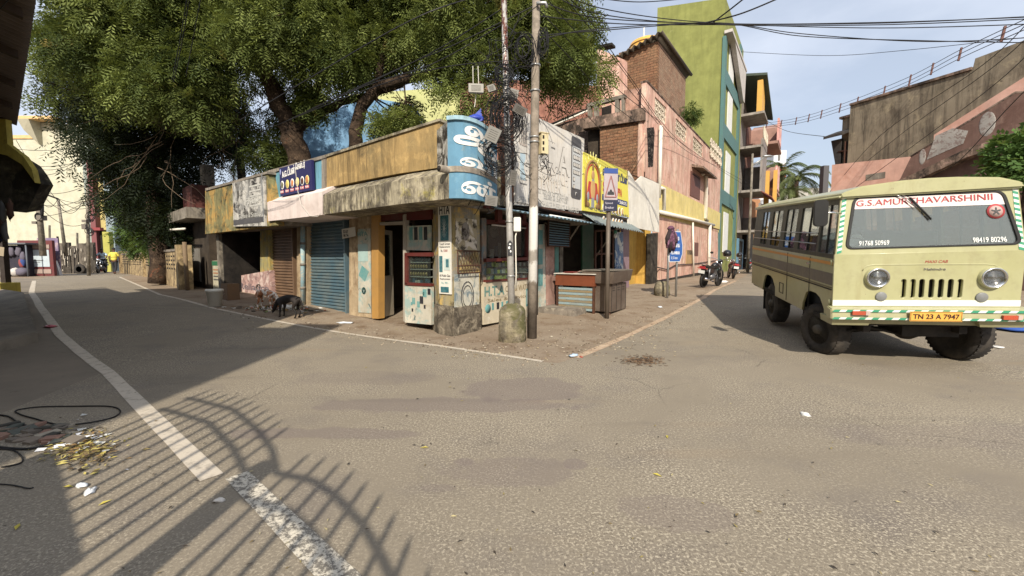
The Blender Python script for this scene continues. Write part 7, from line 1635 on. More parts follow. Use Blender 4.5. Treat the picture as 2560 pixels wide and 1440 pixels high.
# ------------------------------------------------------------ foliage
NEEM = leafmat('neem leaf', '35441b', '828e3e', '566428', .27, warm='7d6b2c')
DLEAF = leafmat('shaded drooping leaf', '111a0c', '1e2a14', '18230f', .1)  # near-black leaf colours carry the shade under the crown
BLEAF = leafmat('broad leaf', '4a6a2c', '5f8038', '3c5a24', .3)
PLEAF = leafmat('palm leaf', '47562e', '6c7340', '3f4d28', .2)
BARK = wall('rough dark bark', '4a3a2c', [('2a2019', 4, .45, .6), ('6b5642', 6, .55, .68), ('7a4a30', 2, .62, .7)], None, bs=1.0, bump=12, bd=.06)
def leafmesh(name, cent, nrm, mat, parent, rng, n_fr, rach=.3, nl=9, ll=.085, lw=.024, droop=.5, rad=1.0, shell=.55, flat=.75):
    # cent: blob centres (k,3) with radii (k,); fronds of paired leaflets scattered through each blob
    K = len(cent); tot = K*n_fr
    b = np.repeat(np.arange(K), n_fr); d = rng.normal(size=(tot, 3)); d /= np.linalg.norm(d, axis=1)[:, None]
    rr_ = (shell + (1-shell)*rng.random(tot))**.6 * nrm[b]
    p = cent[b] + d*rr_[:, None]*np.array([1, 1, flat])
    ax = d*.7 + rng.normal(size=(tot, 3))*.5; ax[:, 2] -= droop*rng.random(tot); ax /= np.linalg.norm(ax, axis=1)[:, None]
    up = np.array([0, 0, 1.0])+rng.normal(size=(tot, 3))*.45; sd_ = np.cross(ax, up); sd_ /= (np.linalg.norm(sd_, axis=1)[:, None]+1e-6); nn = np.cross(sd_, ax)
    tone = np.clip(rng.normal(.48, .3, K)[b] + rng.normal(0, .22, tot), 0, 1)
    V = np.zeros((tot, nl, 4, 3), np.float32)
    for i in range(nl):
        s = 1 if i % 2 else -1; t_ = (i+.6)/nl*rach
        dr = np.outer(np.ones(tot), np.array([0, 0, -1.0]))*(t_*t_*1.1)
        o = p + ax*t_ + dr; dirv = sd_*s*.85 + ax*.45 + rng.normal(size=(tot, 3))*.12 - np.array([0, 0, .25]); dirv /= np.linalg.norm(dirv, axis=1)[:, None]
        w_ = np.cross(dirv, nn); w_ /= (np.linalg.norm(w_, axis=1)[:, None]+1e-6); l_ = ll*(1.1-.5*abs(i/nl-.4))
        V[:, i, 0] = o; V[:, i, 1] = o+dirv*l_*.45+w_*lw*.5; V[:, i, 2] = o+dirv*l_; V[:, i, 3] = o+dirv*l_*.45-w_*lw*.5
    V = V.reshape(-1, 3); nf = tot*nl
    me = bpy.data.meshes.new(name); me.vertices.add(len(V)); me.vertices.foreach_set('co', V.ravel())
    me.loops.add(nf*4); me.loops.foreach_set('vertex_index', np.arange(nf*4, dtype=np.int32))
    me.polygons.add(nf); me.polygons.foreach_set('loop_start', np.arange(0, nf*4, 4, dtype=np.int32)); me.polygons.foreach_set('loop_total', np.full(nf, 4, np.int32))
    at_ = me.attributes.new('tone', 'FLOAT', 'FACE'); at_.data.foreach_set('value', np.repeat(tone, nl).astype(np.float32))
    me.materials.append(mat); me.update(); me.validate()
    o = bpy.data.objects.new(name, me); link(o, parent); return o
def inpoly(x, y, P):
    c = False; j = len(P)-1
    for i in range(len(P)):
        if (P[i][1] > y) != (P[j][1] > y) and x < (P[j][0]-P[i][0])*(y-P[i][1])/(P[j][1]-P[i][1])+P[i][0]: c = not c
        j = i
    return c
def blobs(poly, n, Ya, Yb, ra, rb, seed, holes=(), slope=0.0):
    rr_ = random.Random(seed); xs = [p[0] for p in poly]; ys = [p[1] for p in poly]; C = []; R_ = []; mind = {}
    tries = 0
    while len(C) < n and tries < 60000:
        tries += 1; x = rr_.uniform(min(xs), max(xs)); y = rr_.uniform(min(ys), max(ys))
        if not inpoly(x, y, poly) or any(inpoly(x, y, h) for h in holes): continue
        Y = rr_.uniform(Ya, Yb) + slope*max(0, y-200)/100; r = rr_.uniform(ra, rb); k = r*1040/Y*.75
        if not all(inpoly(x+dx, y+dy, poly) for dx, dy in ((k, 0), (-k, 0), (0, k)) ) and rr_.random() < .8: continue
        c = at(x, y, Y); C.append(tuple(c)); R_.append(r)
    return np.array(C), np.array(R_)
rng = np.random.default_rng(5)
def limb(mb, pts, r0, r1, n=8, m=0, wig=.05, seed=0):
    rr_ = random.Random(seed); P_ = [Vector(p) for p in pts]; out = [P_[0]]
    for a, b in zip(P_[:-1], P_[1:]):
        for k in (1, 2, 3): q = a.lerp(b, k/3); out.append(q + (Vector((rr_.uniform(-wig, wig), rr_.uniform(-wig, wig), 0)) if k < 3 else Vector()))
    K = len(out); mb.tube(out, [r0+(r1-r0)*i/(K-1) for i in range(K)], n, m); return mb
def twigs(mb, C, frm, rng_, n, r=.02):
    idx = rng_.choice(len(C), min(n, len(C)), replace=False)
    for i in idx:
        c = Vector(C[i]); a = min(frm, key=lambda q: (q-c).length); mid = a.lerp(c, .5)+Vector((rng_.normal()*.25, rng_.normal()*.25, rng_.normal()*.2)); mb.tube(arc(a, mid, c, 5), [r*2.2, r*1.9, r*1.6, r*1.3, r, r*.6], 5)
def A3(L_, Y): return [at(x, y, Y+dy) for x, y, dy in L_]
# tree one: forked trunk behind the yellow parapet
t1 = thing('neem_tree', 'big spreading neem tree with forked trunk rising behind the yellow shop parapet', 'tree', tuple(at(752, 646, 12.5).xy) + (.2,))
poly1 = [(520, -130), (1120, -130), (1120, 60), (1060, 170), (1010, 185), (960, 175), (900, 200), (850, 215), (800, 200), (700, 180), (640, 150), (560, 180), (520, 160)]
C1, R1 = blobs(poly1, 150, 10.8, 14.5, .4, .72, 1)
Cx, Rx = blobs([(740, 240), (830, 220), (850, 235), (800, 275), (760, 290)], 4, 12.2, 13, .22, .35, 21); Cy, Ry = blobs([(960, 280), (1040, 260), (1050, 330), (970, 345)], 4, 12.5, 13.5, .22, .32, 22); Cz, Rz = blobs([(610, 300), (720, 280), (720, 420), (640, 440)], 8, 12.5, 14, .35, .5, 23)
C1 = np.vstack([C1, Cx, Cy, Cz]); R1 = np.concatenate([R1, Rx, Ry, Rz])
leafmesh('crown', C1, R1, NEEM, t1, rng, 105, rach=.38, nl=11, ll=.135, lw=.034).matrix_parent_inverse = parent_matrix(t1).inverted()
mb = MB(); Pt = A3([(770, 646, 0), (755, 430, 0), (742, 370, 0), (722, 310, -.1)], 12.6); limb(mb, Pt, .34, .3, 12, seed=1)
La = A3([(722, 310, -.1), (690, 240, -.2), (655, 170, -.4), (640, 90, -.6)], 12.6); limb(mb, La, .28, .15, 10, seed=2)
Lb = A3([(722, 310, -.1), (770, 275, .2), (800, 210, .3), (795, 120, .2), (810, 30, 0)], 12.6); limb(mb, Lb, .17, .09, 8, seed=3)
Lc = A3([(735, 330, -.1), (790, 290, 0), (850, 255, -.3), (930, 240, -.5), (1010, 210, -.7)], 12.6); limb(mb, Lc, .17, .06, 8, seed=4)
Ld = A3([(655, 170, -.4), (600, 120, -.3), (560, 40, -.2)], 12.6); limb(mb, Ld, .12, .06, 8, seed=5)
twigs(mb, C1, [Vector(p) for p in La+Lb+Lc+Ld], rng, 70, .014)
rr_ = random.Random(8)
for i in range(90):
    a = at(rr_.uniform(570, 760), rr_.uniform(180, 330), 12.8); b = a+Vector((rr_.uniform(-.6, .6), rr_.uniform(-.3, .3), rr_.uniform(-.5, .5))); mb.tube([a, a.lerp(b, .5)+Vector((0, 0, rr_.uniform(-.15, .15))), b], .011, 4)
tr_ = mb.build('trunk', BARK, t1, world=True)
# tree two: curved trunk
t2 = thing('neem_tree', 'second neem tree with arched trunk, its foliage behind the poles and cable coils', 'tree', tuple(at(890, 646, 11.6).xy) + (.2,))
poly2 = [(1040, -130), (1440, -130), (1450, 20), (1500, 90), (1505, 180), (1480, 250), (1400, 215), (1330, 210), (1240, 215), (1230, 290), (1190, 300), (1080, 285), (1060, 190)]
C2, R2 = blobs(poly2, 140, 9.6, 12.6, .34, .62, 2)
Cx, Rx = blobs([(930, 290), (1040, 280), (1040, 340), (940, 345)], 5, 11.2, 11.8, .22, .34, 31); C2 = np.vstack([C2, Cx]); R2 = np.concatenate([R2, Rx])
leafmesh('crown', C2, R2, NEEM, t2, rng, 100, rach=.34, nl=11, ll=.115, lw=.030).matrix_parent_inverse = parent_matrix(t2).inverted()
mb = MB(); Pa = A3([(905, 646, 0), (893, 400, 0), (888, 330, 0), (905, 265, 0), (945, 215, -.1), (1010, 200, -.3), (1090, 180, -.6), (1180, 120, -.9)], 11.6); limb(mb, Pa, .21, .08, 10, wig=.02, seed=6)
Pb = A3([(945, 215, -.1), (960, 120, 0), (1000, 20, 0)], 11.6); limb(mb, Pb, .11, .05, 8, seed=7); Pc = A3([(1090, 180, -.6), (1220, 200, -.7), (1330, 160, -.6), (1420, 130, -.5)], 11.6); limb(mb, Pc, .08, .03, 8, seed=9)
twigs(mb, C2, [Vector(p) for p in Pa[3:]+Pb+Pc], rng, 55, .012)
for i in range(80):
    a = at(rr_.uniform(1230, 1470), rr_.uniform(190, 300), 11.0); b = a+Vector((rr_.uniform(-.5, .5), rr_.uniform(-.3, .3), rr_.uniform(-.7, .3))); mb.tube([a, a.lerp(b, .5)+Vector((rr_.uniform(-.1, .1), 0, rr_.uniform(-.1, .1))), b], .008, 4)
for i in range(30):
    a = at(rr_.uniform(930, 1030), rr_.uniform(230, 350), 11.4); b = a+Vector((rr_.uniform(-.4, .4), rr_.uniform(-.2, .2), rr_.uniform(-.5, .5))); mb.tube([a, b], .01, 4)
mb.build('trunk', BARK, t2, world=True)
# tree three: left, with dark drooping lower curtain
t3 = thing('neem_tree', 'leftmost huge tree over the left street, lit top and dark drooping lower leaves', 'tree', tuple(at(395, 646, 16.3).xy) + (.36,))
poly3 = [(130, -130), (560, -130), (560, 120), (640, 180), (600, 330), (520, 330), (440, 280), (330, 290), (250, 250), (180, 200), (120, 230), (60, 180), (75, 110), (135, 60)]
C3, R3 = blobs(poly3, 165, 11.2, 14.8, .42, .74, 3)
leafmesh('crown', C3, R3, NEEM, t3, rng, 105, rach=.4, nl=11, ll=.14, lw=.036).matrix_parent_inverse = parent_matrix(t3).inverted()
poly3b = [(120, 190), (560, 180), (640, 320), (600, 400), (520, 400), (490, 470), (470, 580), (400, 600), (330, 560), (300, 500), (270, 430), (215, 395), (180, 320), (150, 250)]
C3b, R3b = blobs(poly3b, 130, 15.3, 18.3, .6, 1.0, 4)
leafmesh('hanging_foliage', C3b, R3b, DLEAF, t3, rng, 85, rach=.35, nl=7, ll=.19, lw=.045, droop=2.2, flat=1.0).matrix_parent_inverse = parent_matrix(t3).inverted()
mb = MB(); Pa = A3([(398, 708, 0), (400, 640, 0), (385, 520, .1), (395, 400, .3), (420, 250, 0), (400, 100, -.5)], 16.3); limb(mb, Pa, .36, .2, 12, seed=11)
for i, (x, y) in enumerate(((250, 260), (330, 120), (540, 250), (200, 150), (480, 60))): limb(mb, [Pa[3+(i % 2)], at((x+410)/2, (y+250)/2, 15.2), at(x, y, 14)], .15, .05, 8, seed=12+i)
twigs(mb, C3, [Vector(p) for p in Pa[3:]]+[at(250, 260, 14), at(330, 120, 14), at(540, 250, 14)], rng, 60, .014); mb.build('trunk', BARK, t3, world=True)
VINE = plain('dry vine', '7a6650', .85, dirt=.4, dcol='4a3a2c'); mb = MB()
for i in range(38):
    a = at(rr_.uniform(330, 620), rr_.uniform(230, 420), 13.4+rr_.uniform(-.3, .3)); p = [a]
    dr = Vector((rr_.uniform(-.3, .3), 0, rr_.uniform(-.35, .15)))
    for k in range(7): dr += Vector((rr_.uniform(-.18, .18), rr_.uniform(-.06, .06), rr_.uniform(-.15, .15))); dr *= .93; p.append(p[-1]+dr)
    mb.tube(p, [.011, .011, .01, .009, .008, .007, .006, .004], 4)
mb.build('dry_creeper', VINE, t3, world=True)
# small bushes and lesser trees
def bush(label, poly, n, Ya, Yb, ra, rb, mat, seed, base, nfr=80, cat='bush', name='bush', **kw):
    o = thing(name, label, cat, tuple(base)); C, R_ = blobs(poly, n, Ya, Yb, ra, rb, seed)
    leafmesh('foliage', C, R_, mat, o, rng, nfr, **kw).matrix_parent_inverse = parent_matrix(o).inverted()
    mb = MB(); b = Vector(base)
    for i in range(0, len(C), 2): mb.tube(arc(b, (b+Vector(C[i]))/2+Vector((0, 0, .3)), Vector(C[i]), 4), [.05, .04, .03, .02, .01], 5)
    mb.build('stem', BARK, o, world=True); return o
GL2 = leafmat('roadside leaf', '3f5a20', '58702c', '2c4218', .25)
bush('green bush over the low wall on the left street', [(275, 480), (380, 470), (400, 560), (385, 640), (310, 640), (285, 560)], 16, 19, 21.5, .6, .9, GL2, 41, G(335, 680), ll=.17, lw=.06)
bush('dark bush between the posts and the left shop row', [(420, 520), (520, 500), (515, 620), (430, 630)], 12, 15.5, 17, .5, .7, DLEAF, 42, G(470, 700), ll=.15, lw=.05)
bush('leafy green tree behind the bus at right edge', [(2490, 360), (2540, 325), (2640, 300), (2680, 460), (2500, 460), (2470, 420)], 18, 9.5, 10.8, .3, .5, BLEAF, 43, Vector((12.2, 10.2, 0)), 60, 'tree', 'tree', rach=.22, nl=5, ll=.13, lw=.09)
bush('small plant growing on the pink parapet', [(1715, 265), (1755, 262), (1755, 310), (1715, 308)], 5, 23, 23.5, .3, .4, GL2, 44, at(1735, 312, 23.2), 50, 'plant', 'plant', ll=.12, lw=.04)
# ------------------------------------------------------------ palms
def palm(label, px, pyc, Y, fl, nfr, r, seed, base=None, elev=(-.5, 1.2), name='palm_tree'):
    rr_ = random.Random(seed); c = at(px, pyc, Y); b = Vector((c.x-.3, Y, 0)); o = thing(name, label, 'palm tree', tuple(b), 0, 'coconut palms' if Y > 45 else None)
    mb = MB(); mb.tube([b, b.lerp(c, .5)+Vector((.3, 0, 0)), c], [r*1.3, r, r*.9], 10); mb.build('trunk', BARK, o, world=True)
    V = []; F = []; T = []
    for i in range(nfr):
        az = rr_.uniform(0, 6.28); el = rr_.uniform(*elev); L_ = fl*rr_.uniform(.8, 1.1); d = Vector((math.cos(az)*math.cos(el), math.sin(az)*math.cos(el), math.sin(el))); p = c.copy(); st = L_/16; tn = rr_.random()
        for k in range(17):
            d.z -= .085+.02*k/4; d.normalize(); p = p+d*st; sd_ = d.cross(Vector((0, 0, 1))); sd_.normalize(); w_ = d*st*.9
            ln = L_*.26*math.sin(math.pi*min(1, (k+2)/18))**.7
            for s_ in (-1, 1):
                for h in (0, .5):
                    q = p+d*st*h; tip = q+(sd_*s_*.8+d*.45)*ln-Vector((0, 0, ln*rr_.uniform(.25, .65))); n0 = len(V); V += [tuple(q), tuple(q+w_*.5), tuple(tip)]; F.append((n0, n0+1, n0+2)); T.append(tn)
            n0 = len(V); V += [tuple(p-d*st), tuple(p-d*st+sd_*.03*r*4), tuple(p)]; F.append((n0, n0+1, n0+2)); T.append(tn)
    inv_ = parent_matrix(o).inverted(); me = bpy.data.meshes.new('frond'); me.from_pydata([tuple(inv_ @ Vector(v)) for v in V], [], F)
    a_ = me.attributes.new('tone', 'FLOAT', 'FACE'); a_.data.foreach_set('value', T); me.materials.append(PLEAF); link(bpy.data.objects.new('crown', me), o)
    mb = MB(); [mb.ell((c.x+rr_.uniform(-.35, .35), c.y-.3, c.z-rr_.uniform(.2, .6)), (.16, .16, .2), 0, 8, 6) for _ in range(6)]; mb.build('coconuts', plain('green coconut', '5f6a2c', .6), o, world=True)
palm('coconut palm with upright crown left of its neighbour at street end', 1958, 425, 56, 3.6, 20, .25, 3)
palm('coconut palm with wide arching fronds, right one at street end', 1992, 440, 52, 4.2, 22, .25, 4, elev=(-.3, 1.0))
palm('lower coconut palm half hidden behind the bus roof', 1975, 478, 50, 3.2, 16, .25, 6, elev=(-.4, .9))
palm('palm whose drooping fronds show between trees above the left shops', 598, 372, 21, 1.9, 13, .2, 5, name='palm_tree')
# ------------------------------------------------------------ blue and yellow houses behind the neem trees
def ybox(name, label, pts, Y, dep, mat, cat='building'):
    q = [at(x, y, Y) for x, y in pts]; o = thing(name, label, cat, (q[0].x, Y, 0)); x0 = q[0].x
    MB().prism([(p.x-x0, p.z) for p in q], 0, dep).build('wall', mat, o); return o, x0
CYB = wall('bright blue wall', '6a97bd', [('5a87ad', .8, .5, .7)], [('7d9fc0', .3, 2)], bs=.15)
o, x0 = ybox('blue_house', 'blue painted gable wall behind the tree trunks', [(700, 640), (1035, 640), (1035, 262), (900, 240), (760, 325), (700, 360)], 19, 5, CYB)
p = at(1000, 330, 18.8); q = at(1030, 300, 18.8)
o, _ = ybox('yellow_green_house', 'pale yellow green upper wall just right of the blue wall', [(872, 640), (1240, 640), (1240, 210), (872, 236)], 25, 5, wall('pale lime wall', 'b5b573', [('a5a765', .8, .5, .7)], None, bs=.15))
b_ = thing('tarpaulin', 'crumpled bright blue tarpaulin on the shop roof beside cable coils', 'tarpaulin', tuple(at(1190, 297, 7.6)))
mb = MB(); mb.ell((0, 0, .0), (.13, .1, .06), 0, 9, 6, jit=.5, seed=4); mb.prism([(-.15, -.05), (.12, -.05), (.09, .17), (.0, .08)], -.04, .04); mb.build('sheet', plain('blue tarpaulin', '1e3fae', .5, dirt=.1), b_)
# ------------------------------------------------------------ cream building at the end of the left street
CRB = wall('pale cream distemper', 'bdbaa4', [('b5b299', .5, .5, .7)], [('b9b184', .2, 1.5)], bs=.1)
Yc = 38
cb = thing('cream_building', 'large blank cream building closing the view down the left street', 'building', (at(25, 500, Yc).x, Yc, 0))
X = lambda px, py=500: at(px, py, Yc).x-at(25, 500, Yc).x
zc1, zc2 = at(30, 347, Yc).z, at(100, 306, Yc).z
MB().prism([(X(-40), 0), (X(275), 0), (X(275), zc2-.3), (X(103, 310), zc2), (X(103, 345), zc1), (X(-40), zc1)], 0, 8).build('wall', CRB, cb)
mb = MB(); mb.box(X(75, 305), X(160, 305), -1.0, .2, zc2, zc2+.25); mb.box(X(103, 305), X(275), -.1, .2, zc2, zc2+.12); mb.box(X(-40), X(103, 345), -.1, .2, zc1, zc1+.3); mb.build('cornice', plain('orange cream trim', 'd9b070', .7), cb)
MB().hexa([(X(75, 305)+.3, -.8, zc2-.9), (X(103, 310), -.3, zc2-2), (X(103, 310), .2, zc2-2), (X(75, 305)+.3, .2, zc2-.9), (X(75, 305), -1, zc2), (X(103, 305), -1, zc2), (X(103, 305), .2, zc2), (X(75, 305), .2, zc2)]).build('hood', plain('grey beige trim', 'a8a28a', .8), cb)  # hood in a greyer tone than the cornice
cs = thing('striped_building', 'narrow house front with grey, red and yellow vertical strips left of the tree', 'building', (at(215, 520, 33).x, 33, 0)); X2 = lambda px: at(px, 520, 33).x-at(215, 520, 33).x
zt_ = at(240, 360, 33).z
for nm, a, b, c_ in (('grey_pillar', 214, 233, '8f9a92'), ('red_pillar', 233, 246, '7a4246'), ('yellow_panel', 246, 262, 'b9a860'), ('blue_grey_pillar', 262, 282, '7d8f98')): MB().box(X2(a), X2(b)-.01, {'grey_pillar': 0, 'red_pillar': -.3, 'yellow_panel': .1, 'blue_grey_pillar': 0}[nm], 3, 0, zt_+{'red_pillar': -1.2}.get(nm, 0)).build(nm, plain('strip '+c_, c_, .7, dirt=.3), cs)
mb = MB(); mb.box(X2(262), X2(278), -.35, 0, .3, at(0, 580, 33).z); mb.build('bright_panel', plain('acid yellow', 'a5a236', .6), cs); mb = MB(); mb.box(X2(247), X2(260), -.05, .08, .3, at(0, 575, 33).z, 0); mb.box(X2(240), X2(262), -.5, -.2, at(0, 577, 33).z, at(0, 570, 33).z, 1); mb.build('shop_opening', [DARK, plain('strip 8c3238', '8c3238', .7)], cs)
# dark compound wall of sheets at the bend
dw = thing('sheet_fence', 'patchwork fence of dark rusty sheets and slabs at the road bend', 'fence', (at(118, 650, 29).x, 29, .36)); x0 = at(118, 650, 29).x; mt = [wall('sheet fence '+c_, c_, [('3a342e', 2, .5, .65), ('9a8d7c', 5, .6, .66)], [('2a2520', .5, 4)]) for c_ in ('5f574e', '6f665b', '4c463f')]
k = x0; i = 0
while k < at(222, 650, 29).x:
    w_ = rnd.uniform(.45, .8); z_ = at(150, rnd.uniform(603, 616), 29).z-.36; MB().box(k-x0, k-x0+w_-.03, rnd.uniform(-.05, .05), .12, -.3, z_).build('sheet', mt[i % 3], dw); k += w_; i += 1
mb = MB()
for i in range(26): a = (rnd.uniform(.6, 3.0), -.06, rnd.uniform(.4, 1.7)); mb.cbox(a, (.05, .01, rnd.uniform(.15, .5)), 0)
mb.build('torn_paper', plain('torn paper', 'b3aa9a', .8), dw)
o = thing('tyre', 'old tyre leaning against the sheet fence', 'tyre', tuple(at(200, 675, 28.6))); MB().lathe([(.2, -.08), (.33, -.09), (.36, 0), (.33, .09), (.2, .08), (.2, -.08)], (0, 0, .05), 'y', 20).build('tyre', TYR, o)
# stalls and posters at the far left kerb
st = thing('roadside_stall', 'roadside stall hung with dark cloth bundles left of the poster wall', 'stall', tuple(G(55, 690))); c = G(55, 690)
mb = MB(); mb.cbox((0, 0, .9), (1.6, 1, 1.8), 0); mb.build('back', plain('stall dark cloth', '2c2a3a', .9, dirt=.3), st)
mb = MB(); mb.box(-1.2, 1.4, -.9, .6, 1.85, 1.93); mb.tube([(-1.1, -.8, 0), (-1.1, -.8, 1.85)], .04, 6); mb.tube([(1.3, -.8, 0), (1.3, -.8, 1.85)], .04, 6); mb.build('canopy', plain('stall tin roof', '5d6470', .6, dirt=.5), st)
mb = MB(); cm = [plain('cloth '+c_, c_, .9) for c_ in ('2f4a8a', '8a3a3a', '5f5a6a', 'b9b4b0')]
for i in range(12): mb.ell((rnd.uniform(-.8, .9), -.62, rnd.uniform(.7, 1.6)), (.16, .1, .28), i % 3, 8, 6, jit=.3, seed=i)
for i in range(5): mb.ell((-.8+i*.42, -.7, .25), (.3, .25, .25), 3 if i % 2 else 2, 8, 6, jit=.3, seed=i+20)
mb.build('hanging_cloth', cm, st)
pw = thing('poster_wall', 'maroon framed poster board with pale blue notice at the left kerb', 'notice board', tuple(G(92, 690))); 
mb = MB(); mb.box(-1.0, 1.05, 0, .15, 0, 2.1, 0); mb.box(-.85, .85, -.03, 0, .55, 1.55, 1); mb.box(-.9, .9, -.035, 0, .15, .4, 2); mb.box(-.9, .9, -.035, 0, 1.62, 1.85, 2); mb.box(-.5, .0, -.035, -.03, 1.2, 1.23, 3); mb.box(-.5, .5, -.035, -.03, .9, .94, 3); mb.box(-.5, .3, -.035, -.03, .8, .83, 3)
mb.build('board', [plain('maroon board', '6a2c30', .8, dirt=.4), plain('notice pale blue', 'b0bfc9', .7), plain('board lettering strip', 'a08a80', .8), DGR], pw)
fp = thing('film_poster', 'tall film poster with torn white sheet beside the maroon board', 'poster', tuple(G(127, 688))); mb = MB(); mb.box(-.7, .6, 0, .08, .3, 2.3, 0); mb.ell((-.2, -.04, 1.5), (.28, .03, .45), 1, 10, 6); mb.build('poster', [wall('purple poster', '7a6a8a', [('b9a0a0', 2, .5, .6)], None), plain('poster ochre', 'b08a4a', .7)], fp); MB().hexa([(-.1, -.06, .1), (.9, -.3, -.1), (1.0, -.2, -.1), (.0, -.02, .1), (-.2, -.1, .9), (.5, -.1, .9), (.5, -.02, .9), (-.2, -.02, .9)]).build('torn_sheet', WHITEP, fp)
# far poles on the left street
def fpole(label, p0, p1, Y, r, arm=None, boxes=()):
    a = at(*p0, Y); b = at(*p1, Y); o = thing('electric_pole', label, 'pole', tuple(a), 0, 'far electric poles on the left street'); MB().tube([a, b], [r, r*.75], 8).build('shaft', CONC, o, world=True)
    if arm: MB().tube([at(*arm[0], Y), at(*arm[1], Y)], .05, 5).build('arm', DARK, o, world=True)
    for (px, py, w_, h_) in boxes: c = at(px, py, Y); MB().box(c.x-w_, c.x+w_, c.y-.2, c.y+.1, c.z-h_, c.z+h_).build('box', plain('pole box', '6d655c', .6, dirt=.3), o, world=True)
    return o
fpole('far concrete pole with grey boxes near the cream building, left one', (108, 640), (93, 471), 24, .15, ((102, 481), (145, 497)), ((107, 545, .14, .14), (94, 557, .12, .07)))
mb = MB(); c = at(104, 515, 23.8); mb.ell(tuple(c), (.1, .1, .5), 0, 8, 6, jit=.5); tag(mb.build('cable_coil', CABLE), 'dark bundle of cable on the left far pole', 'cable coil')
fpole('far thin leaning pole between two others before the cream building', (165, 640), (145, 497), 26, .09)
fpole('far pole with coils before the grey and red strips', (222, 690), (218, 462), 25, .09, ((216, 459), (281, 446)), ((218, 553, .13, .07), (217, 567, .12, .15)))
coil('far cable coil, upper one on the pole before the red strip', 226, 543, 24.8, .22, .2, 5, .02, 31); coil('far cable coil, lower one on the pole before the red strip', 226, 577, 24.8, .2, .2, 5, .02, 32); coil('far cable coil on the leftmost far pole', 94, 543, 23.8, .25, .2, 4, .02, 33)
for i, (x, y0, y1) in enumerate(((125, 563, 640), (194, 582, 620), (145, 591, 683))): a = at(x, y1, 28); b = at(x-1, y0, 28); o = thing('stake', ['thin stake above the sheet fence, leftmost', 'thin stake above the sheet fence, rightmost', 'black stake in front of the sheet fence'][i], 'post', tuple(a)); MB().tube([a, b], .06, 5).build('shaft', DARK if i == 2 else CONC, o, world=True)
# low wall with pillars on the right side of the left street
LWALL = wall('old lime plaster wall', 'a89066', [('6b5a44', 2, .45, .62), ('c9ae78', 3.4, .52, .64), ('453a2d', 3, .6, .7)], [('382e24', .6, 6)])
wp_ = [(-27.5, 29.5), (-21.0, 24.0), (-16.2, 19.0), (-14.2, 17.0), (-10.9, 13.9)]
for i, (a, b) in enumerate(zip(wp_[:-1], wp_[1:])):
    a, b = Vector((*a, 0)), Vector((*b, 0)); L_ = (b-a).length; ang = math.atan2(b.y-a.y, b.x-a.x)
    o = thing('compound_wall', ['farthest stretch of low plaster compound wall', 'second stretch of low plaster wall under the bush', 'stretch of low plaster wall with sunlit pillar', 'nearest stretch of low wall behind the thin posts'][i], 'wall', (a.x, a.y, .3), ang, 'stretches of low compound wall')
    MB().box(.2, L_-.2, -.08, .08, -.1, 1.35).build('wall', LWALL, o)
    mb = MB(); mb.box(.1, L_-.1, -.12, .12, 1.35, 1.43); mb.build('coping', GREYC, o); MB().box(-.22, .22, -.22, .22, -.1, 1.6).build('pillar', LWALL, o); MB().box(L_-.4, L_-.02, -.2, .2, -.1, 1.55).build('pillar', LWALL, o)
    mb = MB(); n_ = int(L_/.5)
    for k in range(1, n_):
        for j in range(4): mb.box(k*.5-.12, k*.5+.12, -.09, .09, .7+j*.15, .76+j*.15)
    mb.build('wall_vents', DARK, o)
def post(label, p0, p1, r, mat, Y=None, name='post'):
    g = G(*p0); Yp = Y or g.y; a = at(*p0, Yp); b = at(*p1, Yp); o = thing(name, label, 'post', tuple(a), 0); mb = MB(); mb.tube([a, b], r, 8); mb.build('shaft', mat, o, world=True); return o
post('thin pale pipe post leaning, leftmost before the low wall', (420, 692), (400, 505), .05, PVC); post('thin pale pipe post beside the leaning one', (432, 698), (418, 520), .07, CONC); post('short wooden post at the left end of shops', (469, 726), (461, 605), .06, plain('old wood', '7a6346', .8, dirt=.5))
a = at(392, 577, 17.5); b = at(462, 572, 14); o = tag(MB().tube([a, b], .04, 6).build('cross_pipe', PVC), 'white horizontal pipe tied between the thin posts', 'pipe')
# reddish hut; shade behind the posts is put into its dark wall colour
hut = thing('roadside_hut', 'dark roadside hut with red brown band between tree trunk and shop row', 'hut', (-14.1, 17.6, .36), math.radians(-42))
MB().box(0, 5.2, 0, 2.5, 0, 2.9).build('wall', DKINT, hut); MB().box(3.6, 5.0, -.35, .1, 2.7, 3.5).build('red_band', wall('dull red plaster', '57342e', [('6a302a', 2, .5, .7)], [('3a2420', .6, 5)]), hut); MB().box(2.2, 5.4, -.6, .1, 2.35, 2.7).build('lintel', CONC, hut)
mb = MB(); mb.box(.6, 1.3, -.05, 0, .9, 2.1, 0); mb.box(2.8, 3.9, -.05, 0, .2, 1.4, 1); mb.build('patched_board', [plain('ochre board', 'a08030', .8, dirt=.5), plain('grey board', '77726a', .8, dirt=.5)], hut)
sp2 = thing('chimney_pillar', 'square weathered concrete pillar rising beside the left end of the shop parapet', 'pillar', tuple(FL.w(L(527, 600, .4)[0], .4, 0))); zt_ = FL.px(527, 410, .4)[1]
MB().box(-.19, .17, -.17, .17, 0, zt_).build('pillar', CONC, sp2); sp2.rotation_euler = (0, 0, FL.a)
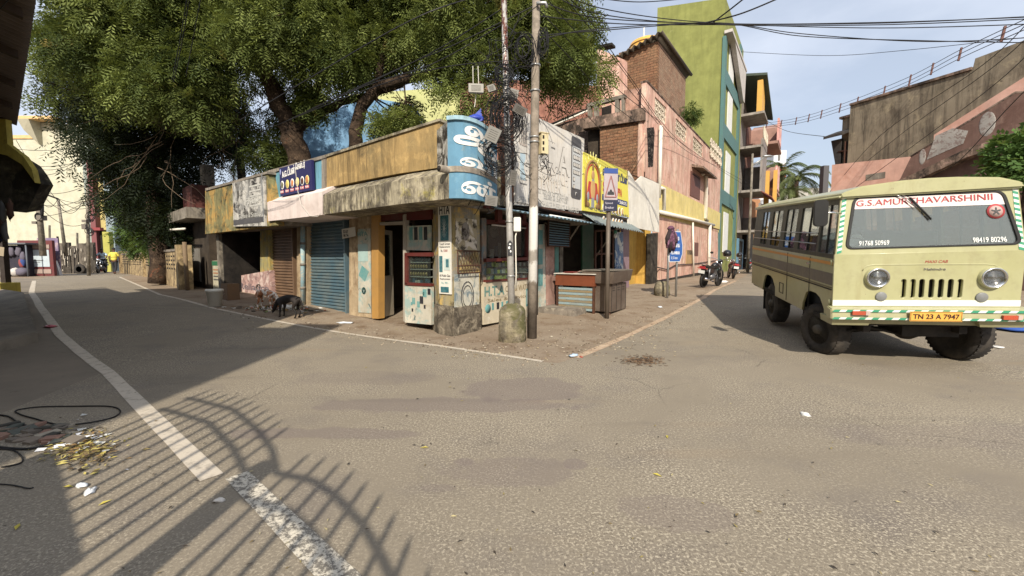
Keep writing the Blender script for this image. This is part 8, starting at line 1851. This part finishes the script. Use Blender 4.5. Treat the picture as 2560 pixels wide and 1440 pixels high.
# ------------------------------------------------------------ near left building: eave, wall, bracket, steps
FN = Frame(-7.9, 6.9, 128.9+180)
def npx(px, py, Y): return at(px, py, Y)
EV0 = at(88, 10, 5.2); Y2 = 10*(EV0.z-1.4)/(at(42, 310, 10).z-1.4); EV1 = at(42, 310, Y2); ed = (EV1-EV0); LE = ed.length; ed.z = 0; ed.normalize(); ZE = EV0.z; en = Vector((-ed.y, ed.x, 0)); en = -en if en.x > 0 else en   # into the building
nb = thing('near_left_building', 'near left yellow house with corrugated eave seen from below', 'building', (EV0.x, EV0.y, 0), math.atan2(ed.y, ed.x))
RM = plain('asbestos sheet underside', '5b5048', .85, dirt=.5, dcol='3a312b', dsc=2)
# local x runs along the eave away from the viewer, local y into the building
sy = 1 if (parent_matrix(nb).to_3x3() @ Vector((0, 1, 0))).dot(en) > 0 else -1
corrugated(None, (-1.6, 0, ZE), (LE, 0, ZE), (LE, sy*2.6, ZE+.7), (-1.6, sy*2.6, ZE+.7), 62, .035, 'roof', RM, nb, th=.012)
mb = MB(); 
for k in range(6): xk = -1.5+k*1.6; mb.hexa([(xk, 0.1*sy, ZE-.16), (xk+.1, .1*sy, ZE-.16), (xk+.1, 2.4*sy, ZE+.46), (xk, 2.4*sy, ZE+.46), (xk, .1*sy, ZE-.06), (xk+.1, .1*sy, ZE-.06), (xk+.1, 2.4*sy, ZE+.58), (xk, 2.4*sy, ZE+.58)])
for k in range(3): mb.cyl((-1.6, sy*(.35+k*.8), ZE-.02+k*.22), (LE-.1, sy*(.35+k*.8), ZE-.02+k*.22), .05, n=6)
mb.build('rafter', plain('dark rafters', '3a2c24', .8), nb)
YN = wall('near yellow plaster', 'bfae3c', [('9a8c3c', 1.6, .5, .7), ('6f6440', 3, .62, .72)], [('4a4228', .5, 4)])
MB().box(-1.6, LE-.2, min(sy*.9, sy*1.15), max(sy*.9, sy*1.15), 2.9, ZE+.1).build('upper_wall', YN, nb)
MB().box(-1.6, 9.5, min(sy*1.9, sy*2.2), max(sy*1.9, sy*2.2), -.2, 4).build('lower_wall', plain('dark shopfront', '3a342c', .8, dirt=.5, dcol='5a5040'), nb)
# sloping concrete sun hood with yellow lip
p_ = [(0, 372), (25, 385), (62, 408), (80, 432), (95, 458), (62, 522), (25, 528), (0, 520)]
q_ = [at(x, y, 9.0) for x, y in p_]; o = thing('concrete_hood', 'dark concrete sun hood with yellow painted lip jutting in at left edge', 'sun hood', tuple(q_[3]))
base = q_[3]; mb = MB(); mb.prism([(p.x-base.x, p.z-base.z) for p in [at(-60, 345, 9)]+q_+[at(-60, 520, 9)]][::-1], 0.06, .3, 0); mb.build('slab', wall('dark mottled concrete', '5a5448', [('2f2b25', 2, .42, .6), ('6d6850', 4, .55, .66)], [('26231f', .8, 5)]), o)  # dark slab with random darker and paler patches
mb = MB(); pl = [(0, 300), (0, 345), (22, 352), (62, 378), (95, 440), (100, 460), (80, 432), (62, 408), (25, 385), (0, 372)]
mb.prism([(p.x-base.x, p.z-base.z) for p in [at(x, y, 9.0) for x, y in [(-60, 296), (22, 300), (27, 362), (66, 392), (88, 425), (95, 458), (80, 436), (62, 412), (25, 390), (-60, 372)]]][::-1], -.06, .05, 0); mb.build('yellow_lip', YN, o)
# porch post, yellow plinth, pavement slab, hanging things
pp = G(18, 735); o = thing('porch_post', 'dark wooden porch post on yellow plinth with pinned paper at left edge', 'post', tuple(pp)); MB().box(-.07, .07, -.07, .07, 0, at(18, 560, pp.y).z-pp.z).build('shaft', plain('dark post wood', '2c211c', .7, dirt=.3), o)
MB().box(-1.2, .12, -.25, .25, -.1, .33).build('plinth', YN, o); mb = MB(); mb.cbox((0, -.1, at(18, 628, pp.y).z-pp.z), (.28, .012, .26), 0, Matrix.Rotation(.15, 3, 'Y')); mb.build('paper_sheet', plain('old paper', '9a8a70', .8), o); MB().box(.02, .2, -.12, -.02, 1.75, 2.15).build('meter_box', plain('pale grey box', '8d9094', .6), o)
mb = MB(); 
for i in range(7): c = at(rnd.uniform(-10, 28), rnd.uniform(520, 600), 8.6); mb.ell(tuple(c), (.06, .05, .2), i % 3, 8, 6, jit=.6, seed=i)
tag(mb.build('hanging_goods', [plain('goods dark blue', '25304a', .8), plain('goods brown', '54382a', .8), plain('goods grey', '5a5a58', .8)]), 'dark bundles hanging under the near left hood', 'goods')
mb = MB(); gs = [G(0, 735), G(60, 745), G(97, 855), G(0, 880)]
a, b, c, d = [Vector((p.x, p.y, 0)) for p in gs]; d = d+(d-c)*.8; a = a+(a-b)*.8
qs = [(p.x, p.y) for p in (a, d, c, b)]; mb.hexa([(x, y, hh(x, y)-.1) for x, y in qs]+[(x, y, hh(x, y)+.16) for x, y in qs])
o = tag(bevel(mb.build('stone_step', wall('grey stone slab', '857b6c', [('6a6155', 2, .45, .65)], None)), .02), 'broad grey stone step at the left kerb', 'step')
# ------------------------------------------------------------ things behind the viewer that throw the shade
bb_ = thing('opposite_building', 'three storey building behind the viewer on the left that shades the street', 'building', (-9.0, -5.0, 0))
MB().box(-5.5, 5.2, -4.5, 2.4, 0, 8.05).build('wall', YN, bb_); MB().box(4.4, 5.35, -4.5, 2.5, 8.05, 8.3).build('cornice', CONC, bb_)
mb = MB(); 
for i in range(3): mb.box(-4+i*3, -2.6+i*3, 2.38, 2.45, 4.5, 6.2)
mb.build('window', DARK, bb_)
gate = thing('arched_gate', 'spiked steel gate with arched top beside the viewer', 'gate', (-3.35, .12, 0), math.atan2(-1.25, 3.0))
GLn = math.hypot(3.0, 1.25)
def gtop(u):
    K_ = [(-1, 2.98), (.16, 3.0), (.75, 2.97), (1.32, 2.78), (1.66, 2.62), (1.9, 2.44), (2.2, 2.46), (2.44, 2.40), (2.72, 2.28), (2.92, 2.15), (3.3, 1.85)]
    for (a, za), (b, zb) in zip(K_[:-1], K_[1:]):
        if a <= u <= b: return za+(zb-za)*(u-a)/(b-a)
    return 1.85
mb = MB(); u = .06; 
while u < GLn:
    if abs(u-1.76) > .1: mb.tube([(u, 0, .1), (u, 0, gtop(u)+.14)], [.018, .016], 6); mb.tube([(u, 0, gtop(u)+.14), (u, 0, gtop(u)+.24)], [.02, .002], 6)
    u += .148
mb.build('pickets', RUSTY, gate); us_ = [i*GLn/60 for i in range(61)]
for dz in (0, -.23): MB().tube([(u, 0, gtop(u)+dz) for u in us_ if u < 1.86], .022, 6).build('top_rail', RUSTY, gate); MB().tube([(u, 0, gtop(u)+dz) for u in us_ if u > 1.82], .022, 6).build('top_rail', RUSTY, gate)
MB().box(1.68, 1.84, -.05, .05, 0, 2.48).build('centre_post', RUSTY, gate)
MB().tube([(0, 0, .6), (GLn, 0, .6)], .02, 6).build('bottom_rail', RUSTY, gate); MB().prism([(-.1, .1), (1.42, .1), (1.42, 1.7), (.05, 2.08), (-.1, 2.1)], .0, .02).build('shade_panel', RUSTY, gate)  # solid panel added out of view to shade the ground left of the pickets
# ------------------------------------------------------------ overhead cables
CG = 'overhead black cables'
def cable(label, a, b, sag, r=.01, via=None):
    mb = MB(); mb.tube(sagpts(a, b, sag, 22), r, 5); o = mb.build('overhead_cable', CABLE); tag(o, label, 'cable', CG); return o
def px3(L_, n=10):      # cable through picture-measured points
    P_ = [at(*p) for p in L_]; out = []
    for i in range(len(P_)-1):
        p0 = P_[max(0, i-1)]; p1 = P_[i]; p2 = P_[i+1]; p3 = P_[min(len(P_)-1, i+2)]
        for k in range(n): t_ = k/n; out.append(.5*((2*p1)+(p2-p0)*t_+(2*p0-5*p1+4*p2-p3)*t_*t_+(3*p1-p0-3*p2+p3)*t_**3))
    return out+[P_[-1]]
def pcable(label, L_, r=.011, mat=None):
    o = MB().tube(px3(L_), r, 5).build('overhead_cable', mat or CABLE); tag(o, label, 'cable', CG); return o
spans = [
 ('top cable leaving the frame top right of the tree', [(1460, -10, 8), (1600, 5, 9), (1760, -8, 10)]),
 ('cable crossing the green block, highest of the bundle', [(1345, -60, 7.4), (1500, 20, 8), (1800, 58, 10), (2200, 56, 9), (2640, 40, 8)]),
 ('cable crossing the green block, second of the bundle', [(1345, -40, 7.4), (1500, 35, 8), (1800, 62, 10), (2200, 62, 9), (2640, 44, 8)]),
 ('cable crossing the green block, third of the bundle', [(1345, 0, 7.4), (1500, 45, 8), (1800, 60, 10), (2200, 70, 9), (2640, 58, 8)]),
 ('cable crossing the green block, fourth of the bundle', [(1345, 40, 7.4), (1560, 60, 8.6), (1800, 62, 10), (2200, 58, 9), (2640, 38, 8)]),
 ('cable rising from the pole and dipping across the sky', [(1345, 90, 7.4), (1480, 78, 8), (1800, 58, 10), (2000, 90, 9.6), (2320, 102, 9), (2640, 108, 8.4)]),
 ('second dipping cable across the sky', [(1345, 100, 7.4), (1500, 72, 8), (1800, 57, 10), (2000, 84, 9.6), (2320, 104, 9), (2640, 90, 8.4)]),
 ('short steep cable to the top edge over the green block', [(1780, 58, 10), (1830, 20, 9.4), (1880, -20, 9)]),
 ('longer cable climbing to the top edge right of the green block', [(1750, 60, 10), (1850, 35, 9.4), (1960, -10, 9)]),
 ('single cable sagging across the sky above the minibus', [(1828, 128, 34), (2060, 139, 30), (2260, 126, 26), (2640, 85, 20)]),
 ('thin far cable falling to the old beige building', [(1890, 285, 40), (1960, 325, 35), (2066, 342, 21)]),
 ('cable slanting over the pink house to the far pole, thick', [(1345, -80, 7.4), (1450, 40, 9), (1560, 180, 12), (1700, 365, 20), (1800, 420, 27), (1873, 460, 30)]),
 ('second slanting cable over the pink house', [(1350, -70, 7.4), (1465, 40, 9), (1570, 185, 12), (1690, 345, 20), (1800, 424, 27), (1873, 470, 30)]),
 ('third slanting cable to the pink house pipe', [(1345, -30, 7.4), (1440, 80, 9), (1560, 210, 12), (1645, 310, 16)]),
 ('fourth slanting cable to the pink house pipe', [(1343, 20, 7.4), (1420, 100, 9), (1540, 220, 12), (1650, 305, 16)]),
 ('fifth slanting cable, lowest before the terrace', [(1343, 60, 7.4), (1440, 160, 9), (1520, 250, 12), (1590, 305, 15)]),
 ('slanting cable at far right, upper', [(2640, -30, 7), (2460, 160, 10), (2200, 340, 16), (2075, 480, 20)]),
 ('slanting cable at far right, second', [(2640, 20, 7), (2480, 170, 10), (2260, 330, 16), (2075, 478, 20)]),
 ('slanting cable at far right, third', [(2640, 60, 7), (2500, 200, 10), (2330, 330, 14), (2110, 490, 19)]),
 ('slanting cable at far right, lowest', [(2640, 150, 7), (2520, 270, 9), (2400, 400, 11), (2330, 440, 12)]),
 ('cable from poles to the upper left, first', [(1345, 10, 7.4), (1140, 110, 8), (1000, 170, 9), (760, 280, 12)]),
 ('cable from poles to the upper left, second', [(1258, 20, 7.2), (1100, 120, 8), (960, 190, 9), (720, 300, 12)]),
 ('cable from poles to the upper left, third', [(1258, 60, 7.2), (1080, 160, 8), (900, 220, 9), (700, 310, 12)]),
 ('thicker cable from poles drooping through the foliage', [(1300, 150, 7.2), (1100, 170, 8), (900, 230, 9), (650, 330, 12)]),
 ('cable rising from the poles to top left edge', [(1240, -20, 7.2), (1050, 40, 6.5), (800, 180, 8), (600, 300, 10)]),
 ('dark cable before the left tree, left of three', [(470, -20, 6), (452, 90, 6.6), (430, 200, 7.5)]),
 ('dark cable before the left tree, middle of three', [(476, -20, 6), (456, 100, 6.6), (434, 205, 7.5)]),
 ('dark cable before the left tree, right of three', [(505, -20, 6), (482, 100, 6.6), (465, 190, 7.5)]),
 ('pair of grey wires at the top left corner', [(-30, 38, 5), (0, 22, 5), (30, -12, 5)]),
]
for i, (lb, P_) in enumerate(spans): pcable(lb, P_, .006 if P_[0][2] < 6.1 else (.0095 if P_[0][2] < 8.5 else .016))
far = [((93, 481), (218, 462)), ((30, 480), (93, 500)), ((102, 481), (218, 500)), ((145, 497), (218, 520)), ((145, 497), (330, 470)), ((25, 390), (215, 385)), ((30, 410), (215, 400)), ((30, 430), (215, 395)), ((60, 500), (280, 446)), ((100, 540), (218, 500)), ((93, 490), (145, 497)), ((218, 470), (281, 440)), ((25, 370), (230, 360)), ((103, 520), (218, 556)), ((145, 510), (215, 480)), ((40, 350), (160, 520))]
for i, (a, b) in enumerate(far): cable('thin far wire strung before the cream building', at(*a, 24), at(*b, 25), .25+.3*(i % 3), .014)
# ladder-like line with spacers
WSP = plain('red brown spacer', '6a4038', .7)
lo = thing('spaced_cable_line', 'triple cable line with short red spacers sagging across the right sky', 'cable line', tuple(at(1885, 315, 36)))
rows = [[(1885, 312, 36), (1990, 296, 30), (2100, 262, 25), (2260, 198, 20), (2400, 125, 15), (2580, 40, 10)], [(1885, 316, 36), (1990, 303, 30), (2100, 270, 25), (2260, 208, 20), (2400, 135, 15), (2580, 52, 10)], [(1885, 320, 36), (1990, 309, 30), (2100, 278, 25), (2260, 216, 20), (2400, 146, 15), (2580, 66, 10)]]
for r_ in rows: MB().tube(px3(r_), .012, 4).build('wire', CABLE, lo, world=True)
top, bot = px3(rows[0]), px3(rows[2]); mb = None
for k in (4, 7, 10, 13, 16, 20, 23, 27, 31, 35, 40, 46): MB().tube([top[k]+Vector((.05, 0, .08)), bot[k]-Vector((.05, 0, .08))], .035, 5).build('spacer', WSP, lo, world=True)
# ------------------------------------------------------------ litter, leaves, cable loops on the ground
def gz(x, y): return hh(x, y)
def loop(label, pts, r=.006, closed=False):
    P_ = [G(*p) for p in pts]; P_ = [Vector((p.x, p.y, gz(p.x, p.y)+r+.003)) for p in P_]; out = []; n = len(P_)
    rng_ = range(n) if closed else range(n-1)
    for i in rng_:
        p0, p1, p2, p3 = (P_[(i-1) % n], P_[i], P_[(i+1) % n], P_[(i+2) % n]) if closed else (P_[max(0, i-1)], P_[i], P_[i+1], P_[min(n-1, i+2)])
        for k in range(8): t_ = k/8; out.append(.5*((2*p1)+(p2-p0)*t_+(2*p0-5*p1+4*p2-p3)*t_*t_+(3*p1-p0-3*p2+p3)*t_**3))
    o = MB().tube(out, r, 6, closed=closed).build('discarded_cable', CABLE); tag(o, label, 'cable')
loop('large flat loop of black cable on the shaded verge', [(42, 1028), (100, 1020), (180, 1018), (270, 1018), (300, 1028), (285, 1045), (220, 1060), (150, 1065), (90, 1050), (50, 1038)], .006, True)
loop('black cable curving out of the left edge below the big loop', [(-20, 1118), (20, 1124), (70, 1126), (120, 1116), (170, 1105)], .008)
loop('thin black cable arc at left edge under the rubble', [(-20, 1125), (30, 1128), (55, 1145), (50, 1162), (0, 1172)], .005)
loop('thin dark cord running from left edge to the gate shadow', [(-20, 1212), (30, 1216), (70, 1224), (85, 1222)], .004)
loop('black cable strand above the rubble at left edge', [(-20, 1040), (20, 1044), (50, 1062), (80, 1070)], .007)
def rubble():
    mb = MB(); rr_ = random.Random(3); cols = ['6d6358', '7d6f60', '4e534c', '8f6a58', '3c3a34', '9a8f7c']
    for i in range(42):
        p = G(rr_.uniform(-10, 200), rr_.uniform(1066, 1110)); s_ = rr_.uniform(.02, .09); mb.cbox((p.x, p.y, p.z+s_*.15), (s_*rr_.uniform(.8, 2.4), s_, s_*.35), rr_.randrange(6), Matrix.Rotation(rr_.uniform(0, 6), 3, 'Z') @ Matrix.Rotation(rr_.uniform(-.3, .3), 3, 'X'))
    return kind(tag(mb.build('rubble', [plain('rubble '+c, c, .9, dirt=.4) for c in cols]), 'flat stones, tile pieces and sticks scattered at the left edge', 'rubble'), 'stuff')
rubble()
def scatter(name, label, cat, n, fn, size, cols, seed, curl=.25, kind_='stuff', leaf=False):
    rr_ = random.Random(seed); mb = MB()
    for i in range(n):
        px, py = fn(rr_); p = G(px, py); s_ = rr_.uniform(*size); a = rr_.uniform(0, 6.28); R_ = Matrix.Rotation(a, 3, 'Z') @ Matrix.Rotation(rr_.uniform(-curl, curl), 3, 'X'); w_ = s_*(.35 if leaf else rr_.uniform(.4, .9))
        vs = [(-s_/2, 0, 0), (-s_*.15, -w_/2, .3*w_*curl), (s_/2, 0, s_*.1*curl), (-s_*.1, w_/2, .5*w_*curl)] if leaf else [(-s_/2, -w_/2, 0), (s_/2, -w_/2*rr_.uniform(.6, 1), .2*s_*rr_.random()), (s_/2*rr_.uniform(.7, 1), w_/2, .0), (-s_/2, w_/2*rr_.uniform(.6, 1), .25*s_*rr_.random())]
        mb.add([tuple(Vector((p.x, p.y, p.z+.007+s_*.05)) + R_ @ Vector(v)) for v in vs], [(0, 1, 2, 3)], rr_.randrange(len(cols)))
    o = mb.build(name, [plain('litter '+c, c, .8, dirt=.2) for c in cols]); tag(o, label, cat); return kind(o, kind_)
scatter('fallen_leaves', 'swept heap of yellow and brown leaves with paper scraps by the left line', 'leaves', 520, lambda r: (r.gauss(205, 42), r.gauss(1122, 24)), (.02, .07), ['9a8a2c', '6b5a2a', '7d6c3c', 'b8a84a', '4a3a24', '5c4a2c', '8a6a34'], 5, .5, leaf=True)
scatter('paper_scraps', 'white torn paper scraps on the swept leaf heap', 'paper', 46, lambda r: (r.gauss(205, 38), r.gauss(1110, 22)), (.02, .065), ['d9d9dc', 'cfd0d8', 'bfbfb8'], 6, .4)
scatter('dead_leaves', 'small dry leaves and specks scattered over the road', 'leaves', 330, lambda r: (r.uniform(300, 2500), 800+640*r.random()**1.6), (.012, .04), ['6b5a34', '8a7a3c', '3c3228', '4a3d30', 'a89a6a', '2f2822'], 7, .4, leaf=True)
scatter('dead_leaves', 'dry leaves and paper bits littering the dirt before the counters', 'leaves', 420, lambda r: (lambda x: (x, 905-(x-1100)*.27*r.random() - r.uniform(0, 20)))(r.uniform(1130, 1700)), (.02, .055), ['b8a070', 'c9b98c', '6b5a34', 'd6cdb4', '8a7a4c', '4a3d30'], 8, .4, leaf=True)
scatter('dead_leaves', 'litter of leaves on dirt before the shutters', 'leaves', 200, lambda r: (r.uniform(600, 1080), r.uniform(790, 835)), (.02, .06), ['8a7a3c', 'b8a070', '6b5a34', 'c9c0aa'], 10, .4, leaf=True)
def kerbpt(r, P_, sp):
    i = r.randrange(len(P_)-1); a, b = P_[i], P_[i+1]; t_ = r.random(); x, y = a[0]+(b[0]-a[0])*t_+r.gauss(0, sp), a[1]+(b[1]-a[1])*t_+r.gauss(0, sp); return x, y
def gravel(name, label, n, P_, sp, seed):
    rr_ = random.Random(seed); mb = MB()
    for i in range(n):
        x, y = kerbpt(rr_, P_, sp); s_ = rr_.uniform(.005, .02); mb.ell((x, y, hh(x, y)+s_*.3), (s_, s_*.8, s_*.5), rr_.randrange(3), 5, 3, jit=.5, seed=i)
    o = mb.build(name, [plain('gravel '+c, c, .9, dirt=.3) for c in ('8a7a66', '6b5c4a', 'a89880')]); tag(o, label, 'gravel'); return kind(o, 'stuff')
gravel('gravel', 'loose gravel and grit along the right street kerb line', 420, RR[:4], .22, 21); gravel('gravel', 'loose gravel along the white line before the corner shop', 320, [LR[3], LR[4], LR[5], LR[6]], .2, 22); gravel('gravel', 'grit scattered on the dirt corner around the poles', 260, [(-1.2, 7.0), (.3, 6.6), (1.6, 8.2), (3, 10)], .5, 23)
# dry twig patch
mb = MB(); rr_ = random.Random(12)
for i in range(380):
    p = G(1608+rr_.gauss(0, 26), 903+rr_.gauss(0, 6)); a = rr_.uniform(0, 6.28); l_ = rr_.uniform(.02, .06); mb.cbox((p.x, p.y, p.z+.006+.012*rr_.random()), (l_, .004, .004), rr_.randrange(3), Matrix.Rotation(a, 3, 'Z'))
kind(tag(mb.build('dry_debris', [plain('debris '+c, c, .9) for c in ('5a4430', '8a6a4a', '3f3024')]), 'oval patch of brown dry debris on the right road', 'debris'), 'stuff')
def piece(name, label, cat, px, py, s, col, seed, h=.03, el=1.6):
    p = G(px, py); o = thing(name, label, cat, tuple(p), seed*.7); MB().ell((0, 0, h*.3), (s*el/2, s/2, h*.4), 0, 9, 5, jit=.9, seed=seed).build('piece', plain('piece '+col, col, .5, dirt=.15), o)
piece('paper_scrap', 'white paper scrap on the open right part of road', 'paper', 2010, 1038, .07, 'dcdcd8', 2); piece('paper_scrap', 'long white scrap on gate shadow, right of its pair', 'paper', 226, 1232, .05, 'e0e2e4', 3); piece('paper_scrap', 'white scrap on gate shadow, left of its pair', 'paper', 202, 1218, .045, 'd6dadd', 4); piece('cigarette_pack', 'small white crumpled scrap right of the worn line start', 'paper', 548, 1254, .035, 'd0c8bc', 5)
piece('plastic_packet', 'pale blue crumpled packet where the two lines meet', 'packet', 1434, 891, .11, 'a9c0d8', 6, .05); piece('brick_chip', 'red chip beside the pale blue packet', 'chip', 1452, 893, .06, 'a8442e', 7, .02); piece('pink_wrapper', 'pink wrapper on the shaded left verge', 'wrapper', 126, 818, .17, 'c9606a', 8, .06)
piece('plastic_bag', 'white plastic scrap on the dirt before the shop door', 'bag', 862, 808, .16, 'dfe4ea', 9, .04, 2); piece('paper_scrap', 'flat white paper by the right edge beside the minibus wheel', 'paper', 2492, 868, .12, 'd9d6d0', 10, .02, 2); piece('paper_scrap', 'white scrap on the dirt before the blue direction sign', 'paper', 1650, 768, .12, 'dfe4ea', 11, .03, 2); piece('blue_sheet', 'bright blue plastic sheet at the right edge behind the minibus wheel', 'sheet', 2575, 828, .5, '1c52b0', 12, .12, 1.8)
for i, (x, y, lab) in enumerate(((172, 1219, 'yellow leaf by the left end of gate shadow'), (265, 1258, 'small yellow leaf among the gate shadow bars'), (45, 1318, 'yellow leaf in the shade at bottom left'), (1060, 1121, 'yellow leaf on the open road centre'), (1668, 1094, 'yellow leaf on the open road, right of centre'), (1644, 1190, 'bright yellow leaf in the near road'))):
    p = G(x, y); o = thing('leaf', lab, 'leaf', tuple(p), i*1.1, 'single yellow leaves on the road'); mb = MB(); mb.add([(-.035, 0, .004), (-.01, -.011, .01), (.03, 0, .006), (-.008, .011, .012)], [(0, 1, 2, 3)]); mb.build('blade', plain('yellow leaf', 'b5a51e', .6), o)
